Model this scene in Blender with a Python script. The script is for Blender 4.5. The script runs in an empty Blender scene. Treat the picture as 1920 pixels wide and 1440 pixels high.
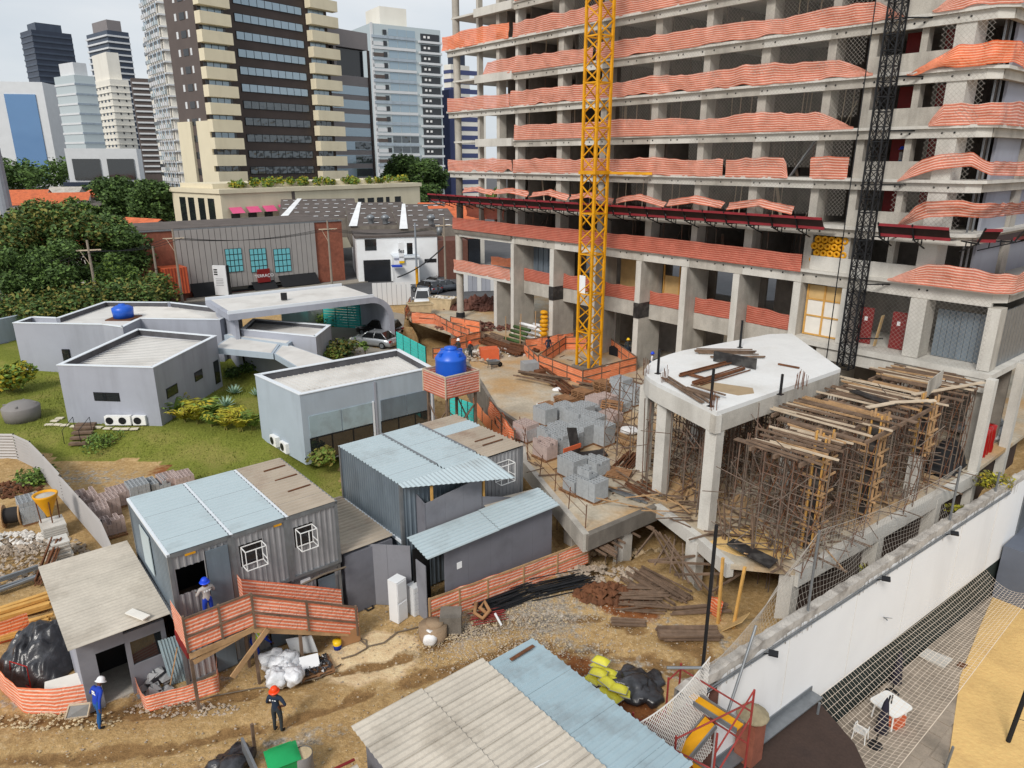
import bpy, bmesh, math, random
from mathutils import Vector, Matrix, noise as mnoise
import numpy as np
random.seed(7); np.random.seed(7)
sc = bpy.context.scene
COL = sc.collection
R = math.radians
rnd = random.uniform

# ---------------------------------------------------------------- camera
CAM_H = 18.0
PITCH = math.atan(420/1333.0)
cam_data = bpy.data.cameras.new('camera')
cam_data.sensor_width = 36.0
cam_data.lens = 36.0*1333.0/1920.0
cam_data.clip_start = 0.1
cam_data.clip_end = 6000.0
cam = bpy.data.objects.new('camera', cam_data)
cam.location = (0, 0, CAM_H)
cam.rotation_euler = (math.pi/2-PITCH, 0, 0)
COL.objects.link(cam)
sc.camera = cam

# ---------------------------------------------------------------- sky and sun
SUN_EL, SUN_DIR = R(40), Vector((-0.38, -0.82, 0))
world = bpy.data.worlds.new('World'); sc.world = world; world.use_nodes = True
nt = world.node_tree; nt.nodes.clear()
wo = nt.nodes.new('ShaderNodeOutputWorld'); bg = nt.nodes.new('ShaderNodeBackground')
sky = nt.nodes.new('ShaderNodeTexSky'); sky.sky_type = 'NISHITA'; sky.sun_disc = False
sky.sun_elevation = SUN_EL; sky.sun_rotation = math.atan2(SUN_DIR.x, SUN_DIR.y)
sky.air_density = 1.0; sky.dust_density = 2.5
sc1 = nt.nodes.new('ShaderNodeVectorMath'); sc1.operation = 'SCALE'; sc1.inputs['Scale'].default_value = 0.11
tcw = nt.nodes.new('ShaderNodeTexCoord')
mpw = nt.nodes.new('ShaderNodeMapping'); mpw.inputs['Scale'].default_value = (1, 1, 3.2)
nzw = nt.nodes.new('ShaderNodeTexNoise'); nzw.inputs['Scale'].default_value = 2.3; nzw.inputs['Detail'].default_value = 6; nzw.inputs['Roughness'].default_value = 0.5
crw = nt.nodes.new('ShaderNodeValToRGB')
crw.color_ramp.elements[0].position = 0.36; crw.color_ramp.elements[0].color = (0.66, 0.725, 0.79, 1)
crw.color_ramp.elements[1].position = 0.62; crw.color_ramp.elements[1].color = (0.86, 0.885, 0.91, 1)
mxw = nt.nodes.new('ShaderNodeMix'); mxw.data_type = 'RGBA'; mxw.inputs[0].default_value = 0.88
nt.links.new(tcw.outputs['Generated'], mpw.inputs[0]); nt.links.new(mpw.outputs[0], nzw.inputs['Vector'])
nt.links.new(nzw.outputs['Fac'], crw.inputs[0]); nt.links.new(sky.outputs[0], sc1.inputs[0])
nt.links.new(sc1.outputs[0], mxw.inputs[6]); nt.links.new(crw.outputs[0], mxw.inputs[7])
nt.links.new(mxw.outputs[2], bg.inputs['Color']); bg.inputs['Strength'].default_value = 0.86
nt.links.new(bg.outputs[0], wo.inputs[0])
sun_l = bpy.data.lights.new('sun', 'SUN'); sun_l.energy = 2.3; sun_l.angle = R(16); sun_l.color = (1, 0.95, 0.88)
sun = bpy.data.objects.new('sun', sun_l); COL.objects.link(sun)
sd = SUN_DIR.normalized()*math.cos(SUN_EL) + Vector((0, 0, math.sin(SUN_EL)))
sun.rotation_euler = sd.to_track_quat('Z', 'Y').to_euler()
sc.view_settings.view_transform = 'Standard'; sc.view_settings.look = 'None'
sc.view_settings.exposure = 0.22; sc.view_settings.gamma = 1.0
sc.render.engine = 'CYCLES'

# ---------------------------------------------------------------- measuring helpers
_c, _s = math.cos(PITCH), math.sin(PITCH)
def ray(px, py):
    u = (px-960)/1333.0; v = (720-py)/1333.0
    return (u, _c+v*_s, -_s+v*_c)
def G(px, py, z=0.0):            # point of the level z that was measured at this place of the photograph
    d = ray(px, py); t = (z-CAM_H)/d[2]
    return Vector((d[0]*t, d[1]*t, z))
def DD(px, py, Y):               # point at a known distance Y
    d = ray(px, py); t = Y/d[1]
    return Vector((d[0]*t, Y, CAM_H+d[2]*t))
OX, OY = 0.0, 66.2
A1 = Vector((0.641, -0.767, 0)); B1 = Vector((-0.767, -0.641, 0))
RZS = math.atan2(-0.767, 0.641)  # site direction a
def S(a, b, z=0.0):              # site grid: a along the tower front, b out from it
    return Vector((OX+A1.x*a+B1.x*b, OY+A1.y*a+B1.y*b, z))
def S3(v): return S(v[0], v[1], v[2])
def L2(px, py, z):
    p = G(px, py, z); x, y = p.x-OX, p.y-OY
    return (x*A1.x+y*A1.y, x*B1.x+y*B1.y)
def GS(px, py, z):
    a, b = L2(px, py, z); return (a, b, z)

# ---------------------------------------------------------------- mesh helpers
class MB:
    def __init__(s, T=None):
        s.v = []; s.f = []; s.u = {}; s.T = T; s.mi = {}
    def add(s, vs, fs, uv=None, mi=0):
        o = len(s.v); T = s.T
        s.v += [tuple(T(p)) if T else tuple(p) for p in vs]
        for k, f in enumerate(fs):
            if uv: s.u[len(s.f)] = [uv[i] for i in f]
            if mi: s.mi[len(s.f)] = mi
            s.f.append(tuple(i+o for i in f))
        return s
    def box(s, x0, x1, y0, y1, z0, z1, mi=0):
        return s.add([(x0,y0,z0),(x1,y0,z0),(x1,y1,z0),(x0,y1,z0),(x0,y0,z1),(x1,y0,z1),(x1,y1,z1),(x0,y1,z1)],
              [(3,2,1,0),(4,5,6,7),(0,1,5,4),(1,2,6,5),(2,3,7,6),(3,0,4,7)], mi=mi)
    def cbox(s, c, sz, rz=0, mi=0, tilt=0):
        m = Matrix.Rotation(rz, 3, 'Z') @ Matrix.Rotation(tilt, 3, 'X'); hx, hy, hz = sz[0]/2, sz[1]/2, sz[2]/2; c = Vector(c)
        vs = [c+m@Vector(p) for p in ((-hx,-hy,-hz),(hx,-hy,-hz),(hx,hy,-hz),(-hx,hy,-hz),(-hx,-hy,hz),(hx,-hy,hz),(hx,hy,hz),(-hx,hy,hz))]
        return s.add(vs, [(3,2,1,0),(4,5,6,7),(0,1,5,4),(1,2,6,5),(2,3,7,6),(3,0,4,7)], mi=mi)
    def bar(s, p, q, w, h=None, up=(0,0,1), mi=0):
        h = w if h is None else h
        if s.T: p, q = s.T(p), s.T(q)
        p, q = Vector(p), Vector(q); d = (q-p)
        if d.length < 1e-6: return s
        d.normalize(); up = Vector(up)
        if abs(d.dot(up)) > 0.98: up = Vector((0.64,-0.77,0))
        x = d.cross(up).normalized()*w/2; y = x.cross(d).normalized()*h/2
        vs = [p-x-y, p+x-y, p+x+y, p-x+y, q-x-y, q+x-y, q+x+y, q-x+y]
        T, s.T = s.T, None
        s.add(vs, [(3,2,1,0),(4,5,6,7),(0,1,5,4),(1,2,6,5),(2,3,7,6),(3,0,4,7)], mi=mi); s.T = T
        return s
    def tube(s, p, q, r, n=6, r2=None, cap=True, mi=0):
        return s.path([p, q], r, n, [r, r if r2 is None else r2], cap, mi)
    def path(s, pts, r, n=6, rs=None, cap=True, mi=0):
        pts = [Vector(s.T(p)) if s.T else Vector(p) for p in pts]
        rs = rs or [r]*len(pts); vs = []; fs = []
        up = Vector((0.13, 0.21, 0.97))
        for i, p in enumerate(pts):
            d = (pts[min(i+1, len(pts)-1)]-pts[max(i-1, 0)])
            d = d.normalized() if d.length > 1e-9 else Vector((0,0,1))
            u = up if abs(d.dot(up)) < 0.95 else Vector((1, 0.1, 0))
            x = d.cross(u).normalized(); y = x.cross(d)
            for k in range(n):
                a = 2*math.pi*k/n; vs.append(p+x*math.cos(a)*rs[i]+y*math.sin(a)*rs[i])
        for i in range(len(pts)-1):
            for k in range(n):
                fs.append((i*n+k, i*n+(k+1) % n, (i+1)*n+(k+1) % n, (i+1)*n+k))
        if cap: fs += [tuple(range(n-1, -1, -1)), tuple((len(pts)-1)*n+k for k in range(n))]
        T, s.T = s.T, None; s.add(vs, fs, mi=mi); s.T = T
        return s
    def prism(s, pts, z0, z1, mi=0):
        n = len(pts)
        zz0 = z0 if hasattr(z0, '__len__') else [z0]*n; zz1 = z1 if hasattr(z1, '__len__') else [z1]*n
        vs = [(p[0], p[1], zz0[i]) for i, p in enumerate(pts)]+[(p[0], p[1], zz1[i]) for i, p in enumerate(pts)]
        return s.add(vs, [tuple(range(n-1, -1, -1)), tuple(range(n, 2*n))]+[(i, (i+1) % n, n+(i+1) % n, n+i) for i in range(n)], mi=mi)
    def quad(s, a, b, c, d, mi=0): return s.add([a, b, c, d], [(0, 1, 2, 3)], [(0, 0), (1, 0), (1, 1), (0, 1)], mi=mi)
    def lathe(s, prof, c=(0, 0, 0), n=24, mi=0):
        vs = []; fs = []; m = len(prof)
        for k in range(n):
            a = 2*math.pi*k/n
            for r, z in prof: vs.append((c[0]+r*math.cos(a), c[1]+r*math.sin(a), c[2]+z))
        for k in range(n):
            for j in range(m-1):
                fs.append((k*m+j, ((k+1) % n)*m+j, ((k+1) % n)*m+j+1, k*m+j+1))
        return s.add(vs, fs, mi=mi)
    def grid(s, fn, nu, nv, uvf=None, mi=0):       # fn(i/nu, j/nv) -> point
        vs = [fn(i/nu, j/nv) for j in range(nv+1) for i in range(nu+1)]
        uv = [uvf(i/nu, j/nv) if uvf else (i/nu, j/nv) for j in range(nv+1) for i in range(nu+1)]
        w = nu+1
        return s.add(vs, [(j*w+i, j*w+i+1, (j+1)*w+i+1, (j+1)*w+i) for j in range(nv) for i in range(nu)], uv, mi=mi)
    def sphere(s, c, r, n=12, m=8, sz=1.0, mi=0):
        return s.lathe([(max(1e-4, r*math.sin(math.pi*j/m)), -r*sz*math.cos(math.pi*j/m)) for j in range(m+1)], c, n, mi)
    def blob(s, c, r, n=16, m=12, sz=.8, amp=.3, fr=2.2, mi=0):     # crumpled sack-like lump
        k = len(s.v); s.sphere((0, 0, 0), r, n, m, sz, mi); o = rnd(0, 99)
        for i in range(k, len(s.v)):
            v = Vector(s.v[i]); d = 1+amp*mnoise.noise(v*fr/r*.5+Vector((o, 0, 0)))+amp*.5*mnoise.noise(v*fr*2/r*.6+Vector((0, o, 0))); s.v[i] = tuple(v*d+Vector(c))
        return s
    def mesh(s, name, mats, smooth=False):
        me = bpy.data.meshes.new(name)
        me.from_pydata(s.v, [], s.f)
        if s.u:
            ul = me.uv_layers.new(name='UVMap')
            for fi, uv in s.u.items():
                st = me.polygons[fi].loop_start
                for k, c in enumerate(uv): ul.data[st+k].uv = c
        for m in (mats if isinstance(mats, (list, tuple)) else [mats]): me.materials.append(MAT[m] if isinstance(m, str) else m)
        for fi, m in s.mi.items(): me.polygons[fi].material_index = m
        if smooth: me.polygons.foreach_set('use_smooth', [True]*len(me.polygons))
        return me
    def build(s, name, mats, parent=None, smooth=False, local=False):
        if parent is not None and not local:
            l = parent.location; off = (l.x, l.y, l.z)
            pp = parent.parent
            while pp is not None:
                off = (off[0]+pp.location.x, off[1]+pp.location.y, off[2]+pp.location.z); pp = pp.parent
            s.v = [(v[0]-off[0], v[1]-off[1], v[2]-off[2]) for v in s.v]
        elif parent is None and not local and s.v:     # origin at the base of the thing
            xs = [v[0] for v in s.v]; ys = [v[1] for v in s.v]; zs = [v[2] for v in s.v]
            off = ((min(xs)+max(xs))/2, (min(ys)+max(ys))/2, min(zs))
            s.v = [(v[0]-off[0], v[1]-off[1], v[2]-off[2]) for v in s.v]
        o = bpy.data.objects.new(name, s.mesh(name, mats, smooth)); COL.objects.link(o)
        if parent is not None: o.parent = parent
        elif not local: o.location = off
        return o
def tag(o, label=None, cat=None, group=None, kind=None):
    if label: o['label'] = label
    if cat: o['category'] = cat
    if group: o['group'] = group
    if kind: o['kind'] = kind
    return o
def thing(name, label, cat, loc=(0, 0, 0), rz=0, group=None):
    o = bpy.data.objects.new(name, None); COL.objects.link(o); o.empty_display_size = 0.2
    o.location = loc; o.rotation_euler = (0, 0, rz)
    return tag(o, label, cat, group)
def link_mesh(name, me, parent=None, loc=(0, 0, 0), rz=0):
    o = bpy.data.objects.new(name, me); COL.objects.link(o); o.location = loc; o.rotation_euler = (0, 0, rz)
    if parent is not None: o.parent = parent
    return o
def copy_tree(o, parent=None):
    c = o.copy(); COL.objects.link(c)
    if parent is not None: c.parent = parent
    for ch in [x for x in bpy.data.objects if x.parent == o]: copy_tree(ch, c)
    return c
ORD = ['first', 'second', 'third', 'fourth', 'fifth', 'sixth', 'seventh', 'eighth', 'ninth', 'tenth', 'eleventh', 'twelfth', 'thirteenth', 'fourteenth', 'fifteenth', 'sixteenth', 'seventeenth', 'eighteenth', 'nineteenth', 'twentieth', 'twenty-first', 'twenty-second', 'twenty-third', 'twenty-fourth', 'twenty-fifth', 'twenty-sixth', 'twenty-seventh', 'twenty-eighth', 'twenty-ninth', 'thirtieth']
def lerp(a, b, t): return a+(b-a)*t

# ---------------------------------------------------------------- materials
MAT = {}
def C(r, g, b):
    f = lambda x: ((x/255.0)/12.92 if x <= 10 else ((x/255.0+0.055)/1.055)**2.4)
    return (f(r), f(g), f(b), 1)
def M(name, rgb, rough=0.8, var=0.18, scale=3.0, bump=0.0, metal=0.0, stain=None, stain_amt=0.5, streak=False, spec=0.35,
      fine=0.0, coat=0.0, bscale=None, sscale=0.6, slo=0.48, shi=0.72, alpha=1.0, trans=0.0, coord='Object'):
    m = bpy.data.materials.new(name); m.use_nodes = True; t = m.node_tree
    p = t.nodes['Principled BSDF']; base = rgb if len(rgb) == 4 else C(*rgb)
    p.inputs['Roughness'].default_value = rough; p.inputs['Metallic'].default_value = metal
    p.inputs['Specular IOR Level'].default_value = spec; p.inputs['Coat Weight'].default_value = coat
    p.inputs['Alpha'].default_value = alpha; p.inputs['Transmission Weight'].default_value = trans
    tc = t.nodes.new('ShaderNodeTexCoord'); out = None
    def noise(sc_, det=5, stretch=None, ro=0.55):
        n = t.nodes.new('ShaderNodeTexNoise'); n.inputs['Scale'].default_value = sc_; n.inputs['Detail'].default_value = det; n.inputs['Roughness'].default_value = ro
        if stretch:
            mp = t.nodes.new('ShaderNodeMapping'); mp.inputs['Scale'].default_value = stretch
            t.links.new(tc.outputs[coord], mp.inputs[0]); t.links.new(mp.outputs[0], n.inputs['Vector'])
        else: t.links.new(tc.outputs[coord], n.inputs['Vector'])
        return n
    n1 = noise(scale)
    cr = t.nodes.new('ShaderNodeValToRGB'); e = cr.color_ramp.elements
    e[0].position = 0.28; e[0].color = tuple(x*(1-var) for x in base[:3])+(1,)
    e[1].position = 0.72; e[1].color = tuple(min(1, x*(1+var)) for x in base[:3])+(1,)
    t.links.new(n1.outputs['Fac'], cr.inputs[0]); out = cr.outputs[0]
    if stain:
        n2 = noise(sscale, 6, (1, 1, 0.16) if streak else None, 0.62)
        c2 = t.nodes.new('ShaderNodeValToRGB'); c2.color_ramp.elements[0].position = slo; c2.color_ramp.elements[1].position = shi
        c2.color_ramp.elements[0].color = (0, 0, 0, 1); c2.color_ramp.elements[1].color = (stain_amt,)*3+(1,)
        mx = t.nodes.new('ShaderNodeMix'); mx.data_type = 'RGBA'
        t.links.new(n2.outputs['Fac'], c2.inputs[0]); t.links.new(c2.outputs[0], mx.inputs[0])
        t.links.new(out, mx.inputs[6]); mx.inputs[7].default_value = stain if len(stain) == 4 else C(*stain); out = mx.outputs[2]
    if fine:
        n3 = noise(scale*14, 3); mx = t.nodes.new('ShaderNodeMix'); mx.data_type = 'RGBA'; mx.blend_type = 'OVERLAY'; mx.inputs[0].default_value = fine
        t.links.new(out, mx.inputs[6]); t.links.new(n3.outputs['Fac'], mx.inputs[7]); out = mx.outputs[2]
    t.links.new(out, p.inputs['Base Color'])
    if bump:
        nb = noise(bscale or scale*8, 4); b = t.nodes.new('ShaderNodeBump'); b.inputs['Strength'].default_value = bump; b.inputs['Distance'].default_value = 0.05
        t.links.new(nb.outputs['Fac'], b.inputs['Height']); t.links.new(b.outputs[0], p.inputs['Normal'])
    MAT[name] = m
    return m
def M_glass(name, rgb, rough=0.06, wave=0.0, scale=0.6, spec=0.9, metal=0.0):
    m = bpy.data.materials.new(name); m.use_nodes = True; t = m.node_tree; p = t.nodes['Principled BSDF']
    p.inputs['Base Color'].default_value = C(*rgb); p.inputs['Roughness'].default_value = rough
    p.inputs['Specular IOR Level'].default_value = spec; p.inputs['IOR'].default_value = 1.6; p.inputs['Metallic'].default_value = metal
    if wave:
        tc = t.nodes.new('ShaderNodeTexCoord'); n = t.nodes.new('ShaderNodeTexNoise'); n.inputs['Scale'].default_value = scale; n.inputs['Detail'].default_value = 1
        b = t.nodes.new('ShaderNodeBump'); b.inputs['Strength'].default_value = wave; b.inputs['Distance'].default_value = 0.3
        t.links.new(tc.outputs['Object'], n.inputs['Vector']); t.links.new(n.outputs['Fac'], b.inputs['Height']); t.links.new(b.outputs[0], p.inputs['Normal'])
    MAT[name] = m
def M_mesh(name, c1, c2, freq=9.0, alpha=0.9, trans=0.25):
    # woven safety mesh: plastic bands and lighter bands run along the sheet (UV v in metres)
    m = bpy.data.materials.new(name); m.use_nodes = True; t = m.node_tree; p = t.nodes['Principled BSDF']
    uv = t.nodes.new('ShaderNodeUVMap'); uv.uv_map = 'UVMap'; sp = t.nodes.new('ShaderNodeSeparateXYZ'); t.links.new(uv.outputs[0], sp.inputs[0])
    mu = t.nodes.new('ShaderNodeMath'); mu.operation = 'MULTIPLY'; mu.inputs[1].default_value = freq; t.links.new(sp.outputs['Y'], mu.inputs[0])
    fr = t.nodes.new('ShaderNodeMath'); fr.operation = 'FRACT'; t.links.new(mu.outputs[0], fr.inputs[0])
    cr = t.nodes.new('ShaderNodeValToRGB'); e = cr.color_ramp.elements
    e[0].position = 0.0; e[0].color = C(*c1); e[1].position = 1.0; e[1].color = C(*c1)
    for pos, c in ((0.44, c1), (0.55, c2), (0.80, c2), (0.92, c1)):
        q = e.new(pos); q.color = C(*c)
    t.links.new(fr.outputs[0], cr.inputs[0])
    tc = t.nodes.new('ShaderNodeTexCoord'); n = t.nodes.new('ShaderNodeTexNoise'); n.inputs['Scale'].default_value = 1.4; n.inputs['Detail'].default_value = 5
    t.links.new(tc.outputs['Object'], n.inputs['Vector'])
    c3 = t.nodes.new('ShaderNodeValToRGB'); c3.color_ramp.elements[0].position = 0.3; c3.color_ramp.elements[0].color = (0.82, 0.78, 0.75, 1); c3.color_ramp.elements[1].position = 0.68; c3.color_ramp.elements[1].color = (1.06, 1.04, 1.02, 1)
    t.links.new(n.outputs['Fac'], c3.inputs[0])
    mx = t.nodes.new('ShaderNodeMix'); mx.data_type = 'RGBA'; mx.blend_type = 'MULTIPLY'; mx.inputs[0].default_value = 1
    t.links.new(cr.outputs[0], mx.inputs[6]); t.links.new(c3.outputs[0], mx.inputs[7])
    t.links.new(mx.outputs[2], p.inputs['Base Color']); p.inputs['Roughness'].default_value = 0.55; p.inputs['Alpha'].default_value = alpha
    nb = t.nodes.new('ShaderNodeTexNoise'); nb.inputs['Scale'].default_value = 3.5; nb.inputs['Detail'].default_value = 4; nb.inputs['Distortion'].default_value = 1.5; t.links.new(tc.outputs['Object'], nb.inputs['Vector'])
    bp = t.nodes.new('ShaderNodeBump'); bp.inputs['Strength'].default_value = 0.55; bp.inputs['Distance'].default_value = 0.12; t.links.new(nb.outputs['Fac'], bp.inputs['Height']); t.links.new(bp.outputs[0], p.inputs['Normal'])
    tl = t.nodes.new('ShaderNodeBsdfTranslucent'); t.links.new(mx.outputs[2], tl.inputs['Color'])
    ms = t.nodes.new('ShaderNodeMixShader'); ms.inputs[0].default_value = trans
    t.links.new(p.outputs[0], ms.inputs[1]); t.links.new(tl.outputs[0], ms.inputs[2])
    t.links.new(ms.outputs[0], t.nodes['Material Output'].inputs['Surface'])
    MAT[name] = m
M('concrete', (176, 171, 162), 0.9, 0.14, 1.3, 0.25, stain=(96, 90, 82), stain_amt=0.55, streak=True, fine=0.25)
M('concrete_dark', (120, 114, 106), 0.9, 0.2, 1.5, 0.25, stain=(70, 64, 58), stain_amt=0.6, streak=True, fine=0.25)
M('concrete_pale', (196, 193, 186), 0.88, 0.08, 1.2, 0.2, stain=(140, 134, 124), stain_amt=0.45, streak=True, fine=0.2)
M('deck_white', (216, 217, 216), 0.85, 0.06, 0.7, 0.15, stain=(176, 172, 164), stain_amt=0.6, sscale=0.35, fine=0.15)
M('slab_dirty', (178, 168, 150), 0.92, 0.2, 0.5, 0.3, stain=(176, 140, 92), stain_amt=0.85, sscale=0.22, slo=0.42, shi=0.6, fine=0.3)
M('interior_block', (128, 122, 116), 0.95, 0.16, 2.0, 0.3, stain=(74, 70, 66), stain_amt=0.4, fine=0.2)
M('damp_sand', (160, 140, 112), 0.95, 0.12, 2.0, 0.3)
M('yellow_paint', (214, 152, 16), 0.5, 0.12, 1.5, stain=(150, 96, 20), stain_amt=0.5, sscale=1.2)
M('black_steel', (30, 31, 34), 0.5, 0.25, 3, metal=0.2)
M('red_steel', (142, 52, 48), 0.6, 0.2, 3, stain=(90, 40, 34), stain_amt=0.6, sscale=2)
M('red_board', (122, 28, 28), 0.6, 0.15, 2, stain=(80, 24, 22), stain_amt=0.5)
M('grey_steel', (128, 132, 136), 0.45, 0.15, 3, metal=0.5)
M('rust_steel', (104, 66, 42), 0.85, 0.35, 3, stain=(60, 40, 30), stain_amt=0.7)
M('prop_steel', (108, 96, 86), 0.7, 0.3, 4, stain=(112, 66, 44), stain_amt=0.8, sscale=1.2)
M('timber', (176, 142, 104), 0.85, 0.25, 2.5, 0.2, stain=(100, 76, 54), stain_amt=0.6, sscale=1.2)
M('timber_old', (116, 96, 80), 0.9, 0.3, 2.5, 0.2, stain=(64, 52, 44), stain_amt=0.7, sscale=1.0)
M('timber_new', (200, 154, 84), 0.8, 0.18, 3, 0.15, stain=(170, 120, 54), stain_amt=0.5)
M('timber_pale', (194, 178, 156), 0.85, 0.15, 3, 0.15, stain=(150, 128, 104), stain_amt=0.5)
M('formply', (44, 42, 42), 0.5, 0.25, 3, stain=(110, 108, 104), stain_amt=0.5, sscale=1.5)
M('plywood', (196, 164, 112), 0.8, 0.12, 2, 0.1)
M('white_board', (222, 218, 210), 0.7, 0.06, 2)
M('tray_dark', (44, 28, 26), 0.7, 0.3, 2)
M('tray_red', (128, 34, 42), 0.55, 0.2, 2)
M('net_white', (206, 202, 196), 0.8, 0.1, 2)
M('net_grey', (156, 150, 142), 0.8, 0.1, 2)
M('net_tan', (222, 206, 188), 0.8, 0.1, 2)
M('rope_dark', (40, 38, 38), 0.8, 0.1, 2)
M('block_grey', (160, 164, 167), 0.92, 0.12, 6, 0.3, fine=0.3)
M('block_hole', (70, 74, 78), 0.95, 0.1, 3)
M('block_pink', (178, 160, 154), 0.92, 0.12, 6, 0.3, fine=0.3)
M('pallet_wood', (146, 108, 76), 0.9, 0.3, 4, stain=(84, 62, 48), stain_amt=0.6, sscale=2)
M('container_grey', (146, 146, 148), 0.5, 0.12, 1.2, metal=0.1, stain=(104, 102, 104), stain_amt=0.5, streak=True, sscale=1.6)
M('container_side', (112, 124, 134), 0.45, 0.1, 1.2, metal=0.15, stain=(62, 70, 78), stain_amt=0.4, streak=True, sscale=1.2)
M('zinc_blue', (180, 194, 199), 0.5, 0.05, 0.5, metal=0.1, stain=(140, 146, 146), stain_amt=0.6, sscale=0.5)
M('zinc_beige', (176, 164, 148), 0.55, 0.1, 0.8, metal=0.2, stain=(124, 88, 70), stain_amt=0.5, sscale=0.6)
M('fibre_cement', (188, 180, 167), 0.9, 0.14, 0.8, 0.15, stain=(126, 116, 102), stain_amt=0.65, sscale=0.45, fine=0.15)
M('zinc_old', (156, 176, 184), 0.5, 0.08, 0.7, metal=0.1, stain=(112, 112, 112), stain_amt=0.5, sscale=0.9)
M('board_grey', (130, 131, 138), 0.75, 0.07, 0.8, stain=(74, 74, 80), stain_amt=0.4, sscale=0.8)
M('board_dark', (114, 115, 123), 0.7, 0.08, 0.8, stain=(52, 52, 56), stain_amt=0.4)
M('hall_wall', (158, 162, 173), 0.85, 0.06, 0.5, 0.1, stain=(124, 126, 134), stain_amt=0.55, streak=True, sscale=0.5)
M('hall_wall_blue', (162, 174, 185), 0.8, 0.06, 0.5, 0.1, stain=(132, 141, 150), stain_amt=0.55, streak=True)
M('hall_trim', (214, 220, 226), 0.6, 0.03, 1)
M('hall_roof', (208, 206, 202), 0.6, 0.06, 0.6, stain=(164, 158, 150), stain_amt=0.5, sscale=0.4)
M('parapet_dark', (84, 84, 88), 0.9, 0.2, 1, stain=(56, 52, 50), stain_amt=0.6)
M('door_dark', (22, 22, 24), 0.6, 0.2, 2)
M('white_paint', (226, 228, 230), 0.6, 0.04, 0.6, stain=(196, 196, 196), stain_amt=0.4, sscale=0.5)
M('wall_white', (232, 233, 234), 0.75, 0.03, 0.4, 0.05, stain=(196, 195, 194), stain_amt=0.4, streak=True, sscale=0.3)
M('wall_crust', (182, 177, 170), 0.95, 0.2, 2, 0.6, stain=(86, 77, 70), stain_amt=0.85, sscale=1.2)
M('wall_dark_green', (38, 48, 46), 0.8, 0.2, 1)
M('wall_slate', (92, 98, 110), 0.8, 0.1, 0.8)
M('roof_brown', (66, 52, 46), 0.95, 0.18, 0.8, 0.5, stain=(44, 36, 34), stain_amt=0.6, sscale=0.8, fine=0.3)
M('patio_stone', (150, 138, 124), 0.95, 0.2, 1.5, 0.5, stain=(104, 98, 88), stain_amt=0.6, sscale=0.5, fine=0.3)
M('sand', (214, 178, 116), 0.95, 0.08, 0.4, 0.8, stain=(180, 146, 96), stain_amt=0.5, sscale=0.5, bscale=5, fine=0.15)
M('asphalt', (84, 84, 86), 0.9, 0.12, 0.6, 0.2, fine=0.3)
M('paving', (140, 134, 124), 0.9, 0.1, 0.8, 0.15, fine=0.2)
M('pave_pale', (206, 198, 178), 0.9, 0.08, 1.5, 0.1)
M('tank_blue', (20, 88, 196), 0.38, 0.06, 1.2, spec=0.5, stain=(16, 66, 150), stain_amt=0.4)
M('tank_grey', (128, 124, 122), 0.6, 0.08, 1.2, stain=(98, 92, 88), stain_amt=0.5)
M('teal_sheet', (66, 190, 182), 0.5, 0.08, 1.0, stain=(44, 140, 140), stain_amt=0.4)
M('brick', (142, 86, 68), 0.9, 0.18, 2.5, 0.3, stain=(98, 60, 50), stain_amt=0.5, sscale=1.0, fine=0.4)
M('brick_dark', (100, 66, 56), 0.9, 0.18, 2.5, 0.3, fine=0.4)
M('cladding', (166, 162, 159), 0.5, 0.06, 0.6, metal=0.2)
M('cladding_line', (74, 72, 72), 0.6, 0.1, 1)
M('black_canvas', (26, 27, 30), 0.8, 0.2, 1)
M('sign_black', (20, 20, 22), 0.5, 0.1, 1)
M('orange_box', (206, 100, 62), 0.6, 0.1, 1.0, stain=(140, 54, 32), stain_amt=0.4)
M('roof_tile', (196, 104, 66), 0.9, 0.2, 1.5, 0.4, stain=(130, 72, 54), stain_amt=0.6, sscale=0.6, fine=0.3)
M('roof_fibre', (92, 84, 80), 0.95, 0.2, 0.8, 0.3, stain=(60, 54, 52), stain_amt=0.5, fine=0.2)
M('city_wall', (196, 192, 184), 0.9, 0.06, 0.5, stain=(160, 154, 146), stain_amt=0.4, streak=True)
M('cream', (214, 204, 178), 0.8, 0.04, 0.4, stain=(186, 174, 148), stain_amt=0.4, streak=True, sscale=0.3)
M('brown_tile', (66, 56, 53), 0.6, 0.1, 0.5, stain=(52, 44, 42), stain_amt=0.4, sscale=0.2)
M('brown_tile_side', (90, 80, 76), 0.6, 0.08, 0.5)
M('grey_tile', (128, 122, 122), 0.6, 0.05, 0.4)
M('pale_panel', (206, 208, 210), 0.5, 0.04, 0.3)
M('pale_stone', (222, 218, 208), 0.8, 0.04, 0.2, stain=(196, 190, 178), stain_amt=0.4, streak=True, sscale=0.1)
M('navy_facade', (48, 56, 72), 0.4, 0.12, 0.3)
M('navy_facade_light', (62, 72, 88), 0.4, 0.12, 0.3)
M('blue_panel', (66, 74, 112), 0.6, 0.06, 0.5)
M('window_dark', (30, 33, 38), 0.15, 0.2, 0.6, spec=0.7)
M('pink_canvas', (214, 92, 134), 0.7, 0.08, 1)
M_glass('glass_sky', (150, 168, 180), 0.08, 0.02, 0.5, 0.6, 0.35)
M_glass('glass_wavy', (90, 96, 100), 0.05, 0.25, 0.7, 0.9, 0.55)
M_glass('glass_green', (182, 192, 194), 0.1, 0.02, 0.3, 0.7, 0.3)
M_glass('glass_blue', (118, 152, 192), 0.06, 0.5, 0.08, 0.8, 0.85)
M_glass('glass_dark', (34, 38, 40), 0.06, 0.03, 0.5, 0.8)
M_glass('glass_cyan', (112, 190, 200), 0.25, 0.0, 1, 0.5)
M_glass('car_glass', (16, 18, 20), 0.05, 0.0, 1, 0.8)
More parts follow.
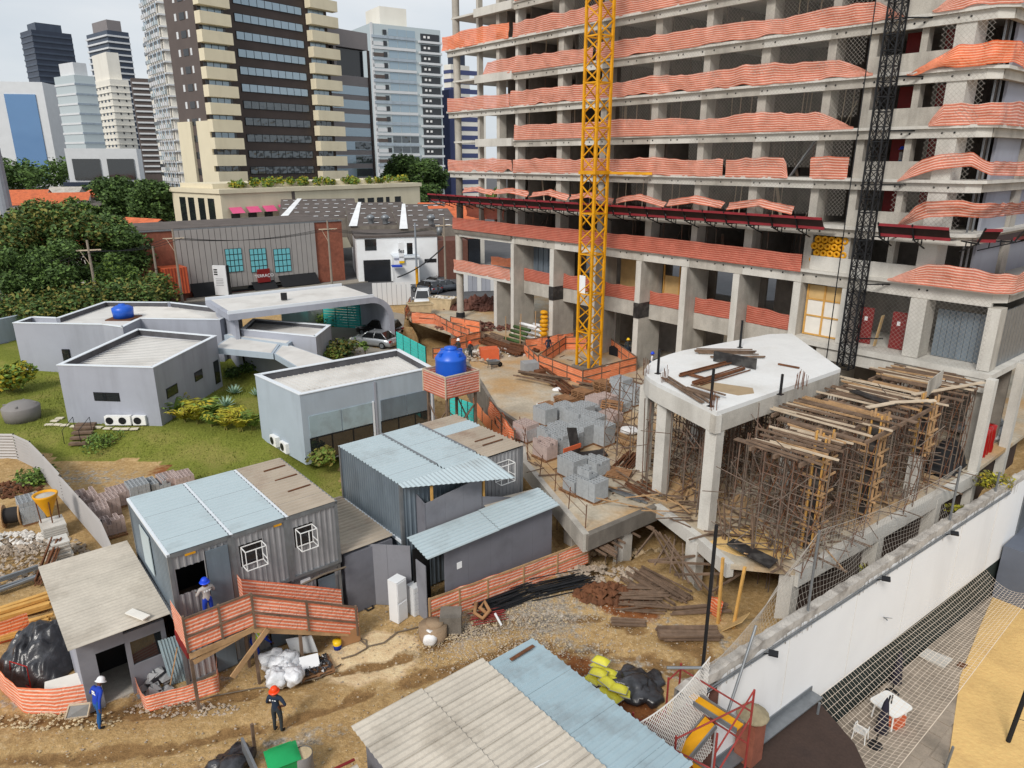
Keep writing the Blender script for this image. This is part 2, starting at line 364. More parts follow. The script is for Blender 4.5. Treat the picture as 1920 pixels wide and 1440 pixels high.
M('car_silver', (168, 172, 176), 0.3, 0.02, 1, metal=0.6, coat=0.6)
M('car_black', (20, 21, 24), 0.25, 0.05, 1, coat=0.8)
M('car_white', (222, 224, 226), 0.35, 0.02, 1, coat=0.6)
M('car_grey', (84, 90, 98), 0.3, 0.05, 1, metal=0.4, coat=0.6)
M('tyre', (24, 24, 25), 0.9, 0.1, 3)
M('lamp_white', (230, 230, 228), 0.2, 0.02, 1)
M('lamp_red', (150, 20, 18), 0.3, 0.05, 1)
M_mesh('mesh_orange', (222, 124, 95), (246, 206, 190), 7.0, 0.86, 0.2)
M_mesh('mesh_orange_lit', (250, 138, 98), (255, 226, 208), 7.0, 0.93, 0.15)  # paler copy of the orange mesh, light for dim faces put into the colour
M_mesh('mesh_orange_new', (244, 118, 68), (252, 188, 154), 7.0, 0.9, 0.2)
M_mesh('mesh_orange_solid', (248, 136, 84), (255, 176, 136), 7.0, 0.93, 0.15)
M_mesh('mesh_red', (190, 92, 72), (214, 142, 122), 7.0, 0.93, 0.15)
M('plastic_white', (232, 232, 230), 0.45, 0.04, 2)
M('plastic_film', (214, 216, 220), 0.3, 0.12, 3, 0.4, spec=0.6)
M('black_plastic', (38, 38, 42), 0.32, 0.3, 4, 0.5, spec=0.7, bscale=6, stain=(92, 94, 100), stain_amt=0.5, sscale=2.2)
M('bag_yellow', (214, 206, 64), 0.6, 0.12, 3, stain=(170, 170, 120), stain_amt=0.4, sscale=2)
M('bag_grey', (148, 150, 152), 0.6, 0.1, 3)
M('green_plastic', (20, 150, 84), 0.45, 0.08, 2, stain=(14, 110, 62), stain_amt=0.5)
M('cardboard', (158, 118, 82), 0.9, 0.1, 2)
M('sack_white', (226, 226, 226), 0.7, 0.08, 4, 0.3)
M('hose', (110, 98, 84), 0.7, 0.15, 3)
M('stone_pale', (186, 168, 136), 0.95, 0.2, 2, 0.5, fine=0.3)
M('rubble', (164, 150, 134), 0.95, 0.25, 2, 0.5, fine=0.3)
M('rubble_white', (206, 202, 196), 0.95, 0.15, 2, 0.5)
M('manhole_concrete', (150, 128, 104), 0.95, 0.2, 3, 0.4, fine=0.3)
M('skin', (150, 100, 74), 0.6, 0.06, 6)
M('skin_dark', (92, 60, 44), 0.6, 0.06, 6)
M('cloth_blue', (30, 62, 168), 0.9, 0.12, 6, 0.2)
M('cloth_jeans', (34, 84, 140), 0.9, 0.15, 6, 0.2)
M('cloth_navy', (36, 48, 66), 0.9, 0.12, 6, 0.2)
M('cloth_charcoal', (52, 58, 62), 0.9, 0.12, 6, 0.2)
M('cloth_grey', (170, 164, 160), 0.9, 0.08, 6, 0.2)
M('cloth_white', (214, 214, 216), 0.9, 0.06, 6, 0.2)
M('boots', (40, 34, 30), 0.8, 0.2, 6)
M('hair', (28, 22, 20), 0.8, 0.2, 9)
M('vest_yellow', (204, 238, 60), 0.7, 0.06, 4)
M('helmet_white', (234, 234, 236), 0.35, 0.02, 2)
M('helmet_blue', (30, 72, 210), 0.35, 0.02, 2)
M('helmet_orange', (238, 70, 24), 0.35, 0.02, 2)
M('helmet_yellow', (234, 190, 30), 0.35, 0.02, 2)
M('print_white', (236, 238, 240), 0.6, 0.01, 2)
M('print_black', (24, 24, 26), 0.6, 0.01, 2)
M('print_grey', (140, 142, 146), 0.6, 0.01, 2)
M('umbrella_navy', (36, 34, 48), 0.85, 0.1, 3)
M('thatch', (150, 138, 112), 0.95, 0.2, 4, 0.5)
M('bark', (78, 62, 50), 0.95, 0.25, 4, 0.5)
M('leaf_deep', (62, 84, 42), 0.75, 0.25, 1.2)
M('leaf_mid', (86, 112, 54), 0.75, 0.28, 1.2)
M('leaf_olive', (118, 116, 56), 0.75, 0.3, 1.2, stain=(128, 96, 44), stain_amt=0.5, sscale=0.8)
M('leaf_light', (110, 134, 58), 0.75, 0.25, 1.2)
M('leaf_yellow', (150, 146, 40), 0.7, 0.25, 2.0, stain=(190, 128, 40), stain_amt=0.6, sscale=1.4)
M('leaf_agave', (150, 178, 158), 0.6, 0.12, 2)
M('grass_blade', (124, 132, 58), 0.8, 0.25, 2.0, stain=(140, 134, 64), stain_amt=0.5, sscale=0.6)
M('pole_grey', (132, 138, 146), 0.6, 0.08, 1)
M('pole_concrete', (140, 130, 118), 0.9, 0.15, 2, 0.2)
M('wire', (36, 36, 38), 0.7, 0.1, 1)

# ================================================================ SETTING: ground, platform, street, court
PZ = 2.2                                   # level of the concrete platform and of the street
def sstep(a, b, x):
    t = max(0.0, min(1.0, (x-a)/(b-a))); return t*t*(3-2*t)
def inpoly(x, y, poly):
    r = False; j = len(poly)-1
    for i in range(len(poly)):
        xi, yi = poly[i][0], poly[i][1]; xj, yj = poly[j][0], poly[j][1]
        if (yi > y) != (yj > y) and x < (xj-xi)*(y-yi)/(yj-yi)+xi: r = not r
        j = i
    return r
def sab(x, y):
    x -= OX; y -= OY; return x*A1.x+y*A1.y, x*B1.x+y*B1.y
WTOP = 2.0
def wall_a(b): return 40.2+(25.3-b)*0.0587
PLAT = [(-16, -30), (-15.6, 2.6), (-11.2, 4.2), (-3.7, 4.4), (0.6, 4.4), (2.4, 6.2), (5.6, 9.4), (10.9, 12.0), (15.7, 14.5), (18.9, 15.2), (23.6, 18.8), (31.45, 22.0), (31.6, 17.3), (34.5, 18.2), (36.95, 19.2), (38.9, 17.6), (40.0, 1.4), (39.8, -30)]
GRASS = [tuple(G(px, py, 0.6)[:2]) for px, py in ((-60, 640), (-60, 835), (75, 838), (115, 852), (250, 846), (330, 862), (372, 888), (365, 915), (640, 930), (645, 850), (600, 850), (520, 720), (420, 640), (100, 660))]
def nz(x, y, s=1.0, o=0.0): return mnoise.noise(Vector((x*s+o, y*s-o, o*1.7)))
def ground_h(x, y):
    a, b = sab(x, y)
    if y < 5: return -5.4 if a > wall_a(b)-.9 else 0.0
    if a > wall_a(min(max(b, -40), 60))-0.9 and a < 120 and b > -12 and b < 62: return -5.4
    z = sstep(40.0, 44.5, y)*0.95
    z = max(z, sstep(52, 60, y)*2.0 if x > -60 else z)
    if y > 60: z = 2.0
    if inpoly(a, b, PLAT): z = -0.55 if b > -2 else -0.2
    elif 39 < a and -0.5 < b < 24.5 and a < 42: z = -2.6
    elif 0 < a < 37 and b < 10: z = -0.55
    # the pit beside the platform
    pa, pb = (a-1.0), (b-9.5)
    if -9 < a < 16 and 3.5 < b < 4.5+0.62*(a+9)+2.5 and b < 14.5: z = -0.6
    if y > 150 or abs(x) > 90: z = 2.0
    return z
def axis(lo, hi, step, far, ratio=1.35):
    xs = list(np.arange(lo, hi+1e-6, step)); d = step
    l = [lo]; h = [hi]
    while l[-1] > -far: d *= ratio; l.append(l[-1]-d)
    d = step
    while h[-1] < far: d *= ratio; h.append(h[-1]+d)
    return l[:0:-1]+xs+h[1:]
GX = axis(-38, 40, 0.4, 3500); GY = [y for y in axis(11, 62, 0.4, 3500) if y > -60]
vs, att, wear = [], [], []
RUT = [G(x, y, 0) for x, y in ((-120, 1400), (60, 1385), (300, 1372), (520, 1320), (760, 1255), (960, 1185), (1120, 1190), (1290, 1235))]
def road_d(x, y):
    best = 99
    for i in range(len(RUT)-1):
        p, q = RUT[i], RUT[i+1]; dx, dy = q.x-p.x, q.y-p.y; t_ = max(0, min(1, ((x-p.x)*dx+(y-p.y)*dy)/(dx*dx+dy*dy))); best = min(best, math.hypot(x-p.x-dx*t_, y-p.y-dy*t_))
    return best
PALE = G(700, 1228, 0)
for y in GY:
    for x in GX:
        z = ground_h(x, y); gr = 0.0; gv = 0.0; cl = 0.0; pa = 0.0; dm = 0.0
        if -60 < x < 60 and 5 < y < 75:
            n1 = nz(x, y, 0.35, 3.1); n2 = nz(x, y, 1.1, 9.4)
            jx, jy = x+n1*0.7+n2*0.3, y+n2*0.4
            gr = 1.0 if inpoly(jx, jy, GRASS) else 0.0
            a, b = sab(x, y)
            # gravel along the road's far side and beside the rods, clay on the banks
            gv = max(0, 1-math.hypot((a-32.0)/3.2, (b-25.2)/2.6)**2)*1.1 + max(0, 1-math.hypot((a-31.2)/1.2, (b-28.2)/1.3)**2)
            gv = gv*.62; gv = max(gv, max(0, 1-math.hypot((x+25.5)/6, (y-38.6)/2.2)**2)*0.5)
            gv = max(gv, max(0, 1-abs((b-26.0+0.5*(a-34))/1.6))*0.5 if 33 < a < 40 else 0)
            cl = max(0, 1-math.hypot((a-33.8)/2.4, (b-22.0)/1.6)**2)+max(0, 1-math.hypot((x+19)/4, (y-39.6)/1.9)**2)
            cl = max(cl, max(0, 1-math.hypot((a-37.0)/4.0, (b-26.3)/0.9)**2))
            if z > -0.5 and not gr:
                z += n1*0.05+n2*0.03 + nz(x, y, 3.0, 5)*0.02
                # wheel ruts of the curved site road
                rr = road_d(x, y) if y < 32 else 9
                k_ = math.exp(-((rr-.85-.25*n1)/.26)**2); z -= .13*k_; dm = min(1, k_*(.95+n2))+max(0, .55*nz(x, y, .22, 31)+.3*n2-.05)*(1 if rr < 4 else .6); gv = max(gv, .42*math.exp(-((rr-2.0)/.7)**2)*(1+n1))
                pa = max(0, 1-math.hypot((x-PALE.x)/2.4, (y-PALE.y)/1.9)**2)+.5*max(0, nz(x, y, .3, 17))
            elif gr and z > -0.5: z += n1*0.06
        elif y >= 62: gr = 0.0
        vs.append((x, y, z)); att.append((gr, gv, cl, 1.0)); wear.append((pa, dm, 0, 1))
w = len(GX)
me = bpy.data.meshes.new('ground')
me.from_pydata(vs, [], [(j*w+i, j*w+i+1, (j+1)*w+i+1, (j+1)*w+i) for j in range(len(GY)-1) for i in range(w-1)])
ca = me.color_attributes.new('cover', 'FLOAT_COLOR', 'POINT')
ca.data.foreach_set('color', [c for t in att for c in t]); ca = me.color_attributes.new('wear', 'FLOAT_COLOR', 'POINT'); ca.data.foreach_set('color', [c for t in wear for c in t])
me.polygons.foreach_set('use_smooth', [True]*len(me.polygons))
m = bpy.data.materials.new('ground_dirt'); m.use_nodes = True; t = m.node_tree; p = t.nodes['Principled BSDF']; p.inputs['Roughness'].default_value = 0.95; p.inputs['Specular IOR Level'].default_value = 0.15
tc = t.nodes.new('ShaderNodeTexCoord'); at = t.nodes.new('ShaderNodeAttribute'); at.attribute_name = 'cover'
sp = t.nodes.new('ShaderNodeSeparateColor'); t.links.new(at.outputs['Color'], sp.inputs[0]); at2 = t.nodes.new('ShaderNodeAttribute'); at2.attribute_name = 'wear'; sp2 = t.nodes.new('ShaderNodeSeparateColor'); t.links.new(at2.outputs['Color'], sp2.inputs[0])
def tn(scale, det=6, ro=0.6):
    n = t.nodes.new('ShaderNodeTexNoise'); n.inputs['Scale'].default_value = scale; n.inputs['Detail'].default_value = det; n.inputs['Roughness'].default_value = ro
    t.links.new(tc.outputs['Object'], n.inputs['Vector']); return n.outputs['Fac']
def ramp(fac, *st):
    r = t.nodes.new('ShaderNodeValToRGB'); e = r.color_ramp.elements
    e[0].position, e[0].color = st[0][0], C(*st[0][1]); e[1].position, e[1].color = st[-1][0], C(*st[-1][1])
    for q in st[1:-1]: k = e.new(q[0]); k.color = C(*q[1])
    t.links.new(fac, r.inputs[0]); return r.outputs[0]
def mixc(f, a, b, mode='MIX'):
    x = t.nodes.new('ShaderNodeMix'); x.data_type = 'RGBA'; x.blend_type = mode
    if isinstance(f, float): x.inputs[0].default_value = f
    else: t.links.new(f, x.inputs[0])
    t.links.new(a, x.inputs[6]); t.links.new(b, x.inputs[7]); return x.outputs[2]
def edge(att_, n, k=0.5):      # mask broken up by noise
    a = t.nodes.new('ShaderNodeMath'); a.operation = 'ADD'; t.links.new(att_, a.inputs[0])
    b = t.nodes.new('ShaderNodeMath'); b.operation = 'MULTIPLY_ADD'; t.links.new(n, b.inputs[0]); b.inputs[1].default_value = k*2; b.inputs[2].default_value = -k
    t.links.new(b.outputs[0], a.inputs[1])
    c = t.nodes.new('ShaderNodeMapRange'); c.inputs[1].default_value = 0.38; c.inputs[2].default_value = 0.62; t.links.new(a.outputs[0], c.inputs[0]); return c.outputs[0]
dirt = ramp(tn(0.22), (0.3, (146, 116, 78)), (0.5, (190, 156, 106)), (0.72, (214, 188, 140)))
dirt = mixc(0.5, dirt, ramp(tn(1.3), (0.3, (124, 98, 66)), (0.52, (186, 154, 106)), (0.75, (210, 190, 152)))); dirt = mixc(0.4, dirt, ramp(tn(5.0, 4), (0.32, (132, 108, 76)), (0.55, (190, 160, 112)), (0.72, (214, 200, 172))))
grav = ramp(tn(7.0, 3), (0.3, (104, 98, 90)), (0.5, (158, 150, 138)), (0.7, (206, 198, 186)))
clay = ramp(tn(2.0), (0.3, (110, 66, 40)), (0.7, (160, 104, 62)))
grass = ramp(tn(0.35), (0.3, (100, 106, 42)), (0.5, (128, 132, 58)), (0.66, (160, 146, 88)))
grass = mixc(0.5, grass, ramp(tn(9.0, 3), (0.3, (66, 84, 26)), (0.7, (140, 148, 66))))
dirt = mixc(edge(sp2.outputs['Red'], tn(1.2), 0.5), dirt, ramp(tn(2.0), (0.3, (206, 184, 144)), (0.7, (224, 208, 174)))); dirt = mixc(edge(sp2.outputs['Green'], tn(2.4), 0.45), dirt, ramp(tn(3.0), (0.3, (122, 95, 63)), (0.7, (160, 127, 85))))
col = mixc(edge(sp.outputs['Green'], tn(3.0), 0.75), dirt, grav)
col = mixc(edge(sp.outputs['Blue'], tn(1.5), 0.5), col, clay)
col = mixc(edge(sp.outputs['Red'], tn(2.0), 0.35), col, grass)
col = mixc(0.35, col, ramp(tn(26.0, 2), (0.35, (70, 66, 60)), (0.65, (190, 188, 184))), 'OVERLAY')
t.links.new(col, p.inputs['Base Color'])
b = t.nodes.new('ShaderNodeBump'); b.inputs['Strength'].default_value = 0.7; b.inputs['Distance'].default_value = 0.06; t.links.new(tn(9.0, 5), b.inputs['Height']); t.links.new(b.outputs[0], p.inputs['Normal'])
MAT['ground_dirt'] = m; me.materials.append(m)
go = bpy.data.objects.new('ground', me); COL.objects.link(go); tag(go, 'tan dirt yard, gravel and sloping lawn of the site', 'ground', kind='structure')

# the raised concrete platform (slab with a deep edge), dusty on top
mb = MB(S3); mb.prism(PLAT, PZ-0.22, PZ); pl = mb.build('platform', 'slab_dirty'); tag(pl, 'raised dusty concrete platform of the building site', 'platform', kind='structure')
def edge_run(pts, w, z0, z1, name, mat, parent):
    for i in range(len(pts)-1):
        mb = MB(S3); p, q = Vector(pts[i]), Vector(pts[i+1]); d = (q-p).normalized(); n = Vector((-d.y, d.x))*w/2
        q2 = q - d*0.003
        mb.prism([p-n, q2-n, q2+n, p+n], z0, z1+0.004*(i % 2)); mb.build(name, mat, parent)
edge_run(PLAT[9:12], 0.3, PZ-0.85, PZ+0.02, 'edge_beam', 'concrete', pl)
edge_run([PLAT[11], PLAT[12]], 0.3, PZ-0.75, PZ+0.012, 'edge_beam', 'concrete_dark', pl)
edge_run(PLAT[12:15], 0.34, PZ-0.6, PZ+0.03, 'edge_beam', 'concrete_pale', pl)
edge_run(PLAT[15:17], 0.34, PZ-0.7, PZ+0.02, 'edge_beam', 'concrete_pale', pl)
edge_run([(38.4, 17.2), (39.6, 1.4), (39.4, -8)], 0.1, -2.6, PZ-.7, 'trench_wall', 'roof_brown', pl)
edge_run(PLAT[3:10], 0.25, PZ-3.0, PZ+0.03, 'retaining_wall', 'concrete_dark', pl)
for a, b in ((31.2, 19.2), (34.6, 18.3), (38.6, 17.4), (28.2, 19.6), (39.2, 11.0), (39.6, 5.5), (24.5, 18.2), (33.5, 12), (30, 10)):
    mb = MB(S3); mb.box(a-0.3, a+0.3, b-0.3, b+0.3, -2.7, PZ-0.22); mb.build('pillar', 'concrete_pale', pl)
for i in range(46):                       # steel props below the slab edge
    a = rnd(26, 38.5); b = rnd(13.5, 21.0)
    if not inpoly(a, b, PLAT): continue
    mb = MB(S3); mb.tube((a, b, -0.6), (a, b, PZ-0.22), 0.03, 5); mb.build('prop', 'prop_steel', pl)
for i in range(24):                       # joist ends that stick out below the slab
    a = rnd(31.0, 31.3) if i % 2 else rnd(24, 31); b = rnd(17.6, 21.6)
    mb = MB(S3)
    if i % 2: mb.bar((30.2, b, PZ-0.9), (32.2+rnd(-.4, .3), b, PZ-0.95), 0.05, 0.1)
    else: mb.bar((rnd(32, 37), 18.2, PZ-0.8), (rnd(33, 37.5), 20.4, PZ-0.9), 0.06, 0.1)
    mb.build('joist', 'timber_old', pl)
# street beyond, with pavement and kerb; paved parking of the hall
mb = MB(S3); mb.prism([(-36.5, -120), (-24.5, -120), (-24.5, 60), (-36.5, 60)], 2.0, 2.012); tag(mb.build('street', 'asphalt'), 'grey asphalt street behind the site', 'street', kind='structure')
mb = MB(S3); mb.prism([(-39.2, -120), (-36.5, -120), (-36.5, 60), (-39.2, 60)], 2.0, 2.13); tag(mb.build('pavement', 'paving'), 'pavement in front of the brick building', 'pavement', kind='structure')
mb = MB(); pk = [G(x, y, 2.0) for x, y in ((540, 672), (600, 610), (660, 570), (760, 590), (752, 645), (720, 668), (640, 690))]
mb.prism([(q.x, q.y) for q in pk], 2.0, 2.03); tag(mb.build('parking', 'paving'), 'paved parking court under the arched hall roof', 'parking', kind='structure')
# neighbour's lower court: stone patio and sand
CZ = -5.0
def gp(px, py, z): q = G(px, py, z); return (q.x, q.y)
mb = MB(); mb.prism([S(wall_a(40)+.1, 40)[:2], S(wall_a(-12), -12)[:2], S(58, -12)[:2], S(64, 40)[:2]], CZ-0.25, CZ-0.03); tag(mb.build('patio', 'patio_stone'), 'stone patio of the lower neighbouring court', 'patio', kind='structure')
sl = [(1868, 1105), (1835, 1180), (1800, 1270), (1782, 1400), (1765, 1500), (2100, 1500), (2300, 1100), (1990, 1060), (1900, 1050)]
mb = MB(); mb.prism([gp(x, y, CZ) for x, y in sl], CZ-0.2, CZ+0.02); tag(mb.build('sand_court', 'sand'), 'yellow sand court behind the net', 'sand', kind='structure')
# patio flagstones, cut as separate pieces where they can be told apart
fl = MB(); cnt = 0
patio = bpy.data.objects['patio']
for i in range(0, 22):
    for j in range(0, 12):
        a = 41.6+j*0.82+rnd(-.04, .04); b = 3.0+i*0.95+(0.45 if j % 2 else 0)
        q = S(a+0.4, b+0.45); px = (q.x, q.y)
        if inpoly(q.x, q.y, [gp(x, y, CZ) for x, y in sl]) or a < wall_a(b)+0.4 or j > 8: continue
        mb = MB(S3); mb.prism([(a, b), (a+0.78, b+rnd(0, .03)), (a+0.78, b+0.9), (a, b+0.9)], CZ-0.03, CZ+0.0+rnd(0, 0.012)); mb.build('flagstone', 'patio_stone', patio); cnt += 1
# loose stones over the yard
def rock_pts(r):
    return [(rnd(.6, 1)*r, 0, rnd(-.1, .2)*r), (0, rnd(.6, 1)*r, rnd(-.1, .2)*r), (-rnd(.6, 1)*r, 0, rnd(-.1, .2)*r), (0, -rnd(.6, 1)*r, rnd(-.1, .2)*r), (rnd(-.3, .3)*r, rnd(-.3, .3)*r, rnd(.5, .9)*r), (0, 0, -0.5*r)]
RF = [(0, 1, 4), (1, 2, 4), (2, 3, 4), (3, 0, 4), (1, 0, 5), (2, 1, 5), (3, 2, 5), (0, 3, 5)]
mb = MB(); mb2 = MB()
for i in range(14000):
    k = random.random()
    if k < 0.45: a, b = random.gauss(32.0, 2.0), random.gauss(25.6, 2.2)
    elif k < 0.6: a, b = random.gauss(31.2, 0.8), random.gauss(28.6, 0.9)
    else: a, b = rnd(24, 40), rnd(21, 46)
    q = S(a, b)
    if a > wall_a(b)-0.5 or inpoly(a, b, PLAT) or q.y < 13: continue
    r = abs(random.gauss(0, 0.024))+0.012
    z = ground_h(q.x, q.y)+0.01
    (mb if i % 3 else mb2).add([(q.x+v[0], q.y+v[1], z+v[2]) for v in rock_pts(r)], RF)
tag(mb.build('gravel', 'rubble'), 'loose grey stones scattered over the dirt yard', 'gravel', kind='stuff')
tag(mb2.build('gravel', 'stone_pale'), 'loose pale pebbles scattered over the dirt yard', 'gravel', kind='stuff')
# short grass on the lawn
mb = MB(); gx = [q[0] for q in GRASS]; gy = [q[1] for q in GRASS]
n = 0
for i in range(60000):
    if n >= 17000: break
    x, y = rnd(max(min(gx), -42), max(gx)), rnd(min(gy), min(max(gy), 62))
    if not inpoly(x, y, GRASS) or nz(x, y, 0.6, 2) < -0.35: continue
    z = ground_h(x, y); h = rnd(.05, .13)+max(0, nz(x, y, .3, 7))*0.12; a = rnd(0, 6.3); w = 0.03
    dx, dy = math.cos(a)*w, math.sin(a)*w; lx, ly = rnd(-.06, .06), rnd(-.06, .06)
    mb.add([(x-dx, y-dy, z-0.02), (x+dx, y+dy, z-0.02), (x+lx, y+ly, z+h)], [(0, 1, 2)]); n += 1
tag(mb.build('grass', 'grass_blade'), 'short green grass of the sloping lawn', 'grass', kind='stuff')

# ================================================================ TOWER UNDER CONSTRUCTION
ZL = [2.2, 7.25, 11.5, 14.25, 16.98, 19.73, 22.48, 25.2, 27.93, 30.65, 33.4]
BACK = -16.5
tower = thing('concrete_tower', 'unfinished grey concrete tower wrapped in orange safety mesh, behind the yellow crane mast', 'building', S(13, -8, PZ))
def tp(name, mat, fn, smooth=False):
    mb = MB(S3); fn(mb); return mb.build(name, mat, tower, smooth)
COLS = [(0.0, .34, .9), (5.5, .6, 1.0), (10.4, .6, 1.0), (15.4, .6, 1.0), (19.6, .5, 1.0), (23.95, .6, 1.0), (28.2, .5, 1.0), (30.55, .5, 1.0), (33.2, .35, .6), (35.2, .95, 1.2)]
for k in range(2, len(ZL)):
    z = ZL[k]
    full = k in (2, 4, 6, 8, 10)
    aL = -10.45 if k in (4, 6, 8, 10) else (-9.2 if k == 2 else -9.4)
    aR = 37.3 if k > 2 else 39.5
    pts = [(aL+0.5 if full else aL, 0.0), (aR-0.7, 0.0), (aR, -0.75), (aR, BACK), (-10.4, BACK), (aL, -0.8 if full else -0.2)]
    if not full and k != 3: pts = [(-5.3, -0.12), (aR-0.7, 0.0), (aR, -0.75), (aR, BACK), (-9.4, BACK), (-9.4, -1.0), (-9.35, -0.4), (-5.3, -0.4)]
    tp('floor_slab', 'concrete_pale', lambda m: m.prism(pts, z-0.16, z))
    # edge beams, bay by bay
    cuts = [aL+0.55 if full else -5.3, 0.0, 5.5, 10.4, 15.4, 19.6, 23.95, 28.2, 32.0, aR-0.75]
    for i in range(len(cuts)-1):
        x0, x1 = cuts[i]+0.002, cuts[i+1]-0.002; dpt = 0.62 if k > 2 else 0.85
        if i == 0 and not full: b0, b1 = -0.45, -0.02
        else: b0, b1 = -0.5, -0.22
        if i == 0 and not full:
            tp('edge_beam', 'concrete_pale', lambda m: m.box(x0, x1, -0.4, 0.06, z-0.55, z+0.12))
        else:
            tp('edge_beam', 'concrete' if i % 2 else 'concrete_pale', lambda m: m.box(x0, x1, b0, b1+0.004*(i % 3), z-dpt, z-0.162))
    tp('edge_beam', 'concrete_pale', lambda m: m.prism([(aR-0.75, -0.45), (aR-0.75, -0.2), (aR-0.22, -0.85), (aR-0.5, -0.95)], z-0.62, z-0.163))
    tp('edge_beam', 'concrete', lambda m: m.box(aR-0.5, aR-0.2, BACK, -0.97, z-0.6, z-0.163))
    # dark tie holes along the beams
    def holes(m):
        for q in np.arange(-9, 37, 2.2):
            for d in (0, 0.55):
                x = q+d+rnd(-.2, .2)
                if full or x > 0: m.lathe([(0.001, 0), (0.06, 0), (0.06, 0.01)], (x, -0.205, z-0.38), 6)
    mb = MB(); holes(mb); mb.v = [(v[0], -0.205+(v[2]-(z-0.38)), z-0.38+(v[1]+0.205)) for v in mb.v]; mb.v = [tuple(S3(v)) for v in mb.v]
    o = mb.build('tie_holes', 'door_dark', tower); o['kind'] = 'stuff'
# columns of the upper storeys
for k in range(2, len(ZL)-1):
    z0, z1 = ZL[k], ZL[k+1]-0.16
    for a, w_, d_ in COLS:
        tp('column', 'concrete_pale' if a in (0.0, 35.2) else 'concrete', lambda m: m.box(a-w_/2, a+w_/2, -0.53-d_, -0.53 if a != 35.2 else -0.3, z0, z1))
    for a, w_, d_ in ((-2.6, .42, .8), (-5.5, .3, .5)):
        tp('column', 'concrete', lambda m: m.box(a-w_/2, a+w_/2, -0.53-d_, -0.53, z0, z1))
    tp('column', 'concrete_dark' if k < 4 else 'concrete', lambda m: m.lathe([(0.34, z0), (0.34, z1)], (-9.1, -0.75, 0), 20), True)
    for a in (5.5, 15.4, 23.95, 35.2): tp('column', 'concrete', lambda m: m.box(a-.3, a+.3, -9, -8.2, z0, z1))
    tp('column', 'concrete', lambda m: m.box(36.3, 36.9, -8, -7, z0, z1)); tp('column', 'concrete', lambda m: m.box(36.3, 36.9, -15.5, -14.5, z0, z1))
    # inner walls: cross walls beside the columns, broken back walls
    for a, d0, d1 in ((0.02, -2.0, -8), (5.5, -2.2, -9.5), (10.4, -2.2, -7.5), (15.4, -2.4, -9), (19.6, -2.2, -10), (23.95, -2.4, -9), (28.2, -2, -11), (-2.6, -1.6, -4.6)):
        tp('cross_wall', 'interior_block', lambda m: m.box(a-0.17, a-0.02, d1+rnd(-.4, .4), d0+rnd(-.3, .3), z0, z1))
    for i, (x0, x1) in enumerate(((-4.8, -0.3), (0.2, 3.6), (5.6, 9.0), (10.5, 13.6), (15.5, 18.8), (19.7, 22.9), (24.05, 27.4), (28.4, 30.4))):
        bb = -7.5 if i % 2 else -6.0
        tp('partition', 'interior_block', lambda m: m.box(x0, x1-rnd(0, .8), bb-.15, bb, z0, z1))
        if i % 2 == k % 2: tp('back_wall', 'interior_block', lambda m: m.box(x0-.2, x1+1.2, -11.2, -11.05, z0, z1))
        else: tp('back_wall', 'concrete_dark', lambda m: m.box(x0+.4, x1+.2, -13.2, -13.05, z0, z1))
    if k > 2:
        tp('parapet_wall', 'concrete', lambda m: m.box(30.82, 34.7, -0.56, -0.42, z0, z0+0.95))
        tp('hoist_door', 'red_board', lambda m: m.box(31.6, 32.9, -2.3, -2.2, z0, z0+2.2))
        tp('hoist_door', 'red_board', lambda m: m.box(33.5, 34.6, -2.5, -2.4, z0, z0+2.2))
        tp('partition', 'interior_block', lambda m: m.box(30.9, 35, -6.2, -6.05, z0, z1))
        tp('partition', 'interior_block', lambda m: m.box(36.0, 36.15, -7.6, -3.2, z0, z1))
    # right-hand face: pale panels with gaps
    for j, (b0, b1) in enumerate(((-6.9, -3.0), (-14.3, -8.2))):
        tp('side_panel', 'hall_wall', lambda m: m.box(36.55, 36.7, b0, b1, z0, z1))
    for q in (-1.6, -2.4): tp('stud', 'grey_steel', lambda m: m.box(36.5, 36.58, q, q+.08, z0, z1))
    mb = MB(S3)
    for i in range(46 if k < 6 else 20): a, b = rnd(-4, 30), rnd(-6.5, -1.5); mb.tube((a, b, z0), (a+rnd(-.1, .1), b, z1), .035, 4)
    for i in range(8): a, b = rnd(-4, 30), rnd(-4, -1.4); mb.bar((a, b, z0), (a+rnd(-.8, .8), b-.3, z0+rnd(1, 2.3)), rnd(.05, .25), .05)
    o = mb.build('floor_props', 'timber_pale' if k % 2 else 'prop_steel', tower); o['kind'] = 'stuff'
# podium fins, beams and ground floor
FINS = [(-2.55, .45, 2.2), (0.0, .42, 2.6), (5.35, .5, 2.6), (10.35, .5, 2.6), (15.1, .5, 2.7), (19.35, .5, 2.7), (23.65, .5, 2.7), (28.05, .5, 2.7), (31.2, .5, 2.2), (35.3, .85, 1.4), (39.0, .6, 1.0)]
for a, w_, d_ in FINS:
    z0 = 7.3 if a > 30 else PZ; z1 = ZL[2]-0.86
    if a < -2: z1 = ZL[1]-0.3
    tp('fin_column', 'concrete_pale', lambda m: m.box(a-w_/2, a+w_/2, -0.06, -0.02, z0, z1))  # paler front skin, light on the fin fronts put into the colour
    tp('fin_column', 'concrete', lambda m: m.box(a-w_/2, a+w_/2-0.002, -d_, -0.062, z0, z1))
    if a > 30: tp('fin_column', 'concrete', lambda m: m.box(a-w_/2, a+w_/2, -d_, -0.1, 0, 6.7))
for a in (5.35, 15.1): tp('form_board', 'formply', lambda m: m.box(a-.27, a+.27, -1.9, 0.03, 6.2, 7.4))
tp('column', 'concrete', lambda m: m.lathe([(0.36, PZ), (0.36, 6.9)], (-9.1, -0.55, 0), 22), True)
tp('column', 'concrete', lambda m: m.lathe([(0.36, 7.3), (0.36, 11.3)], (-9.1, -0.55, 0), 22), True)
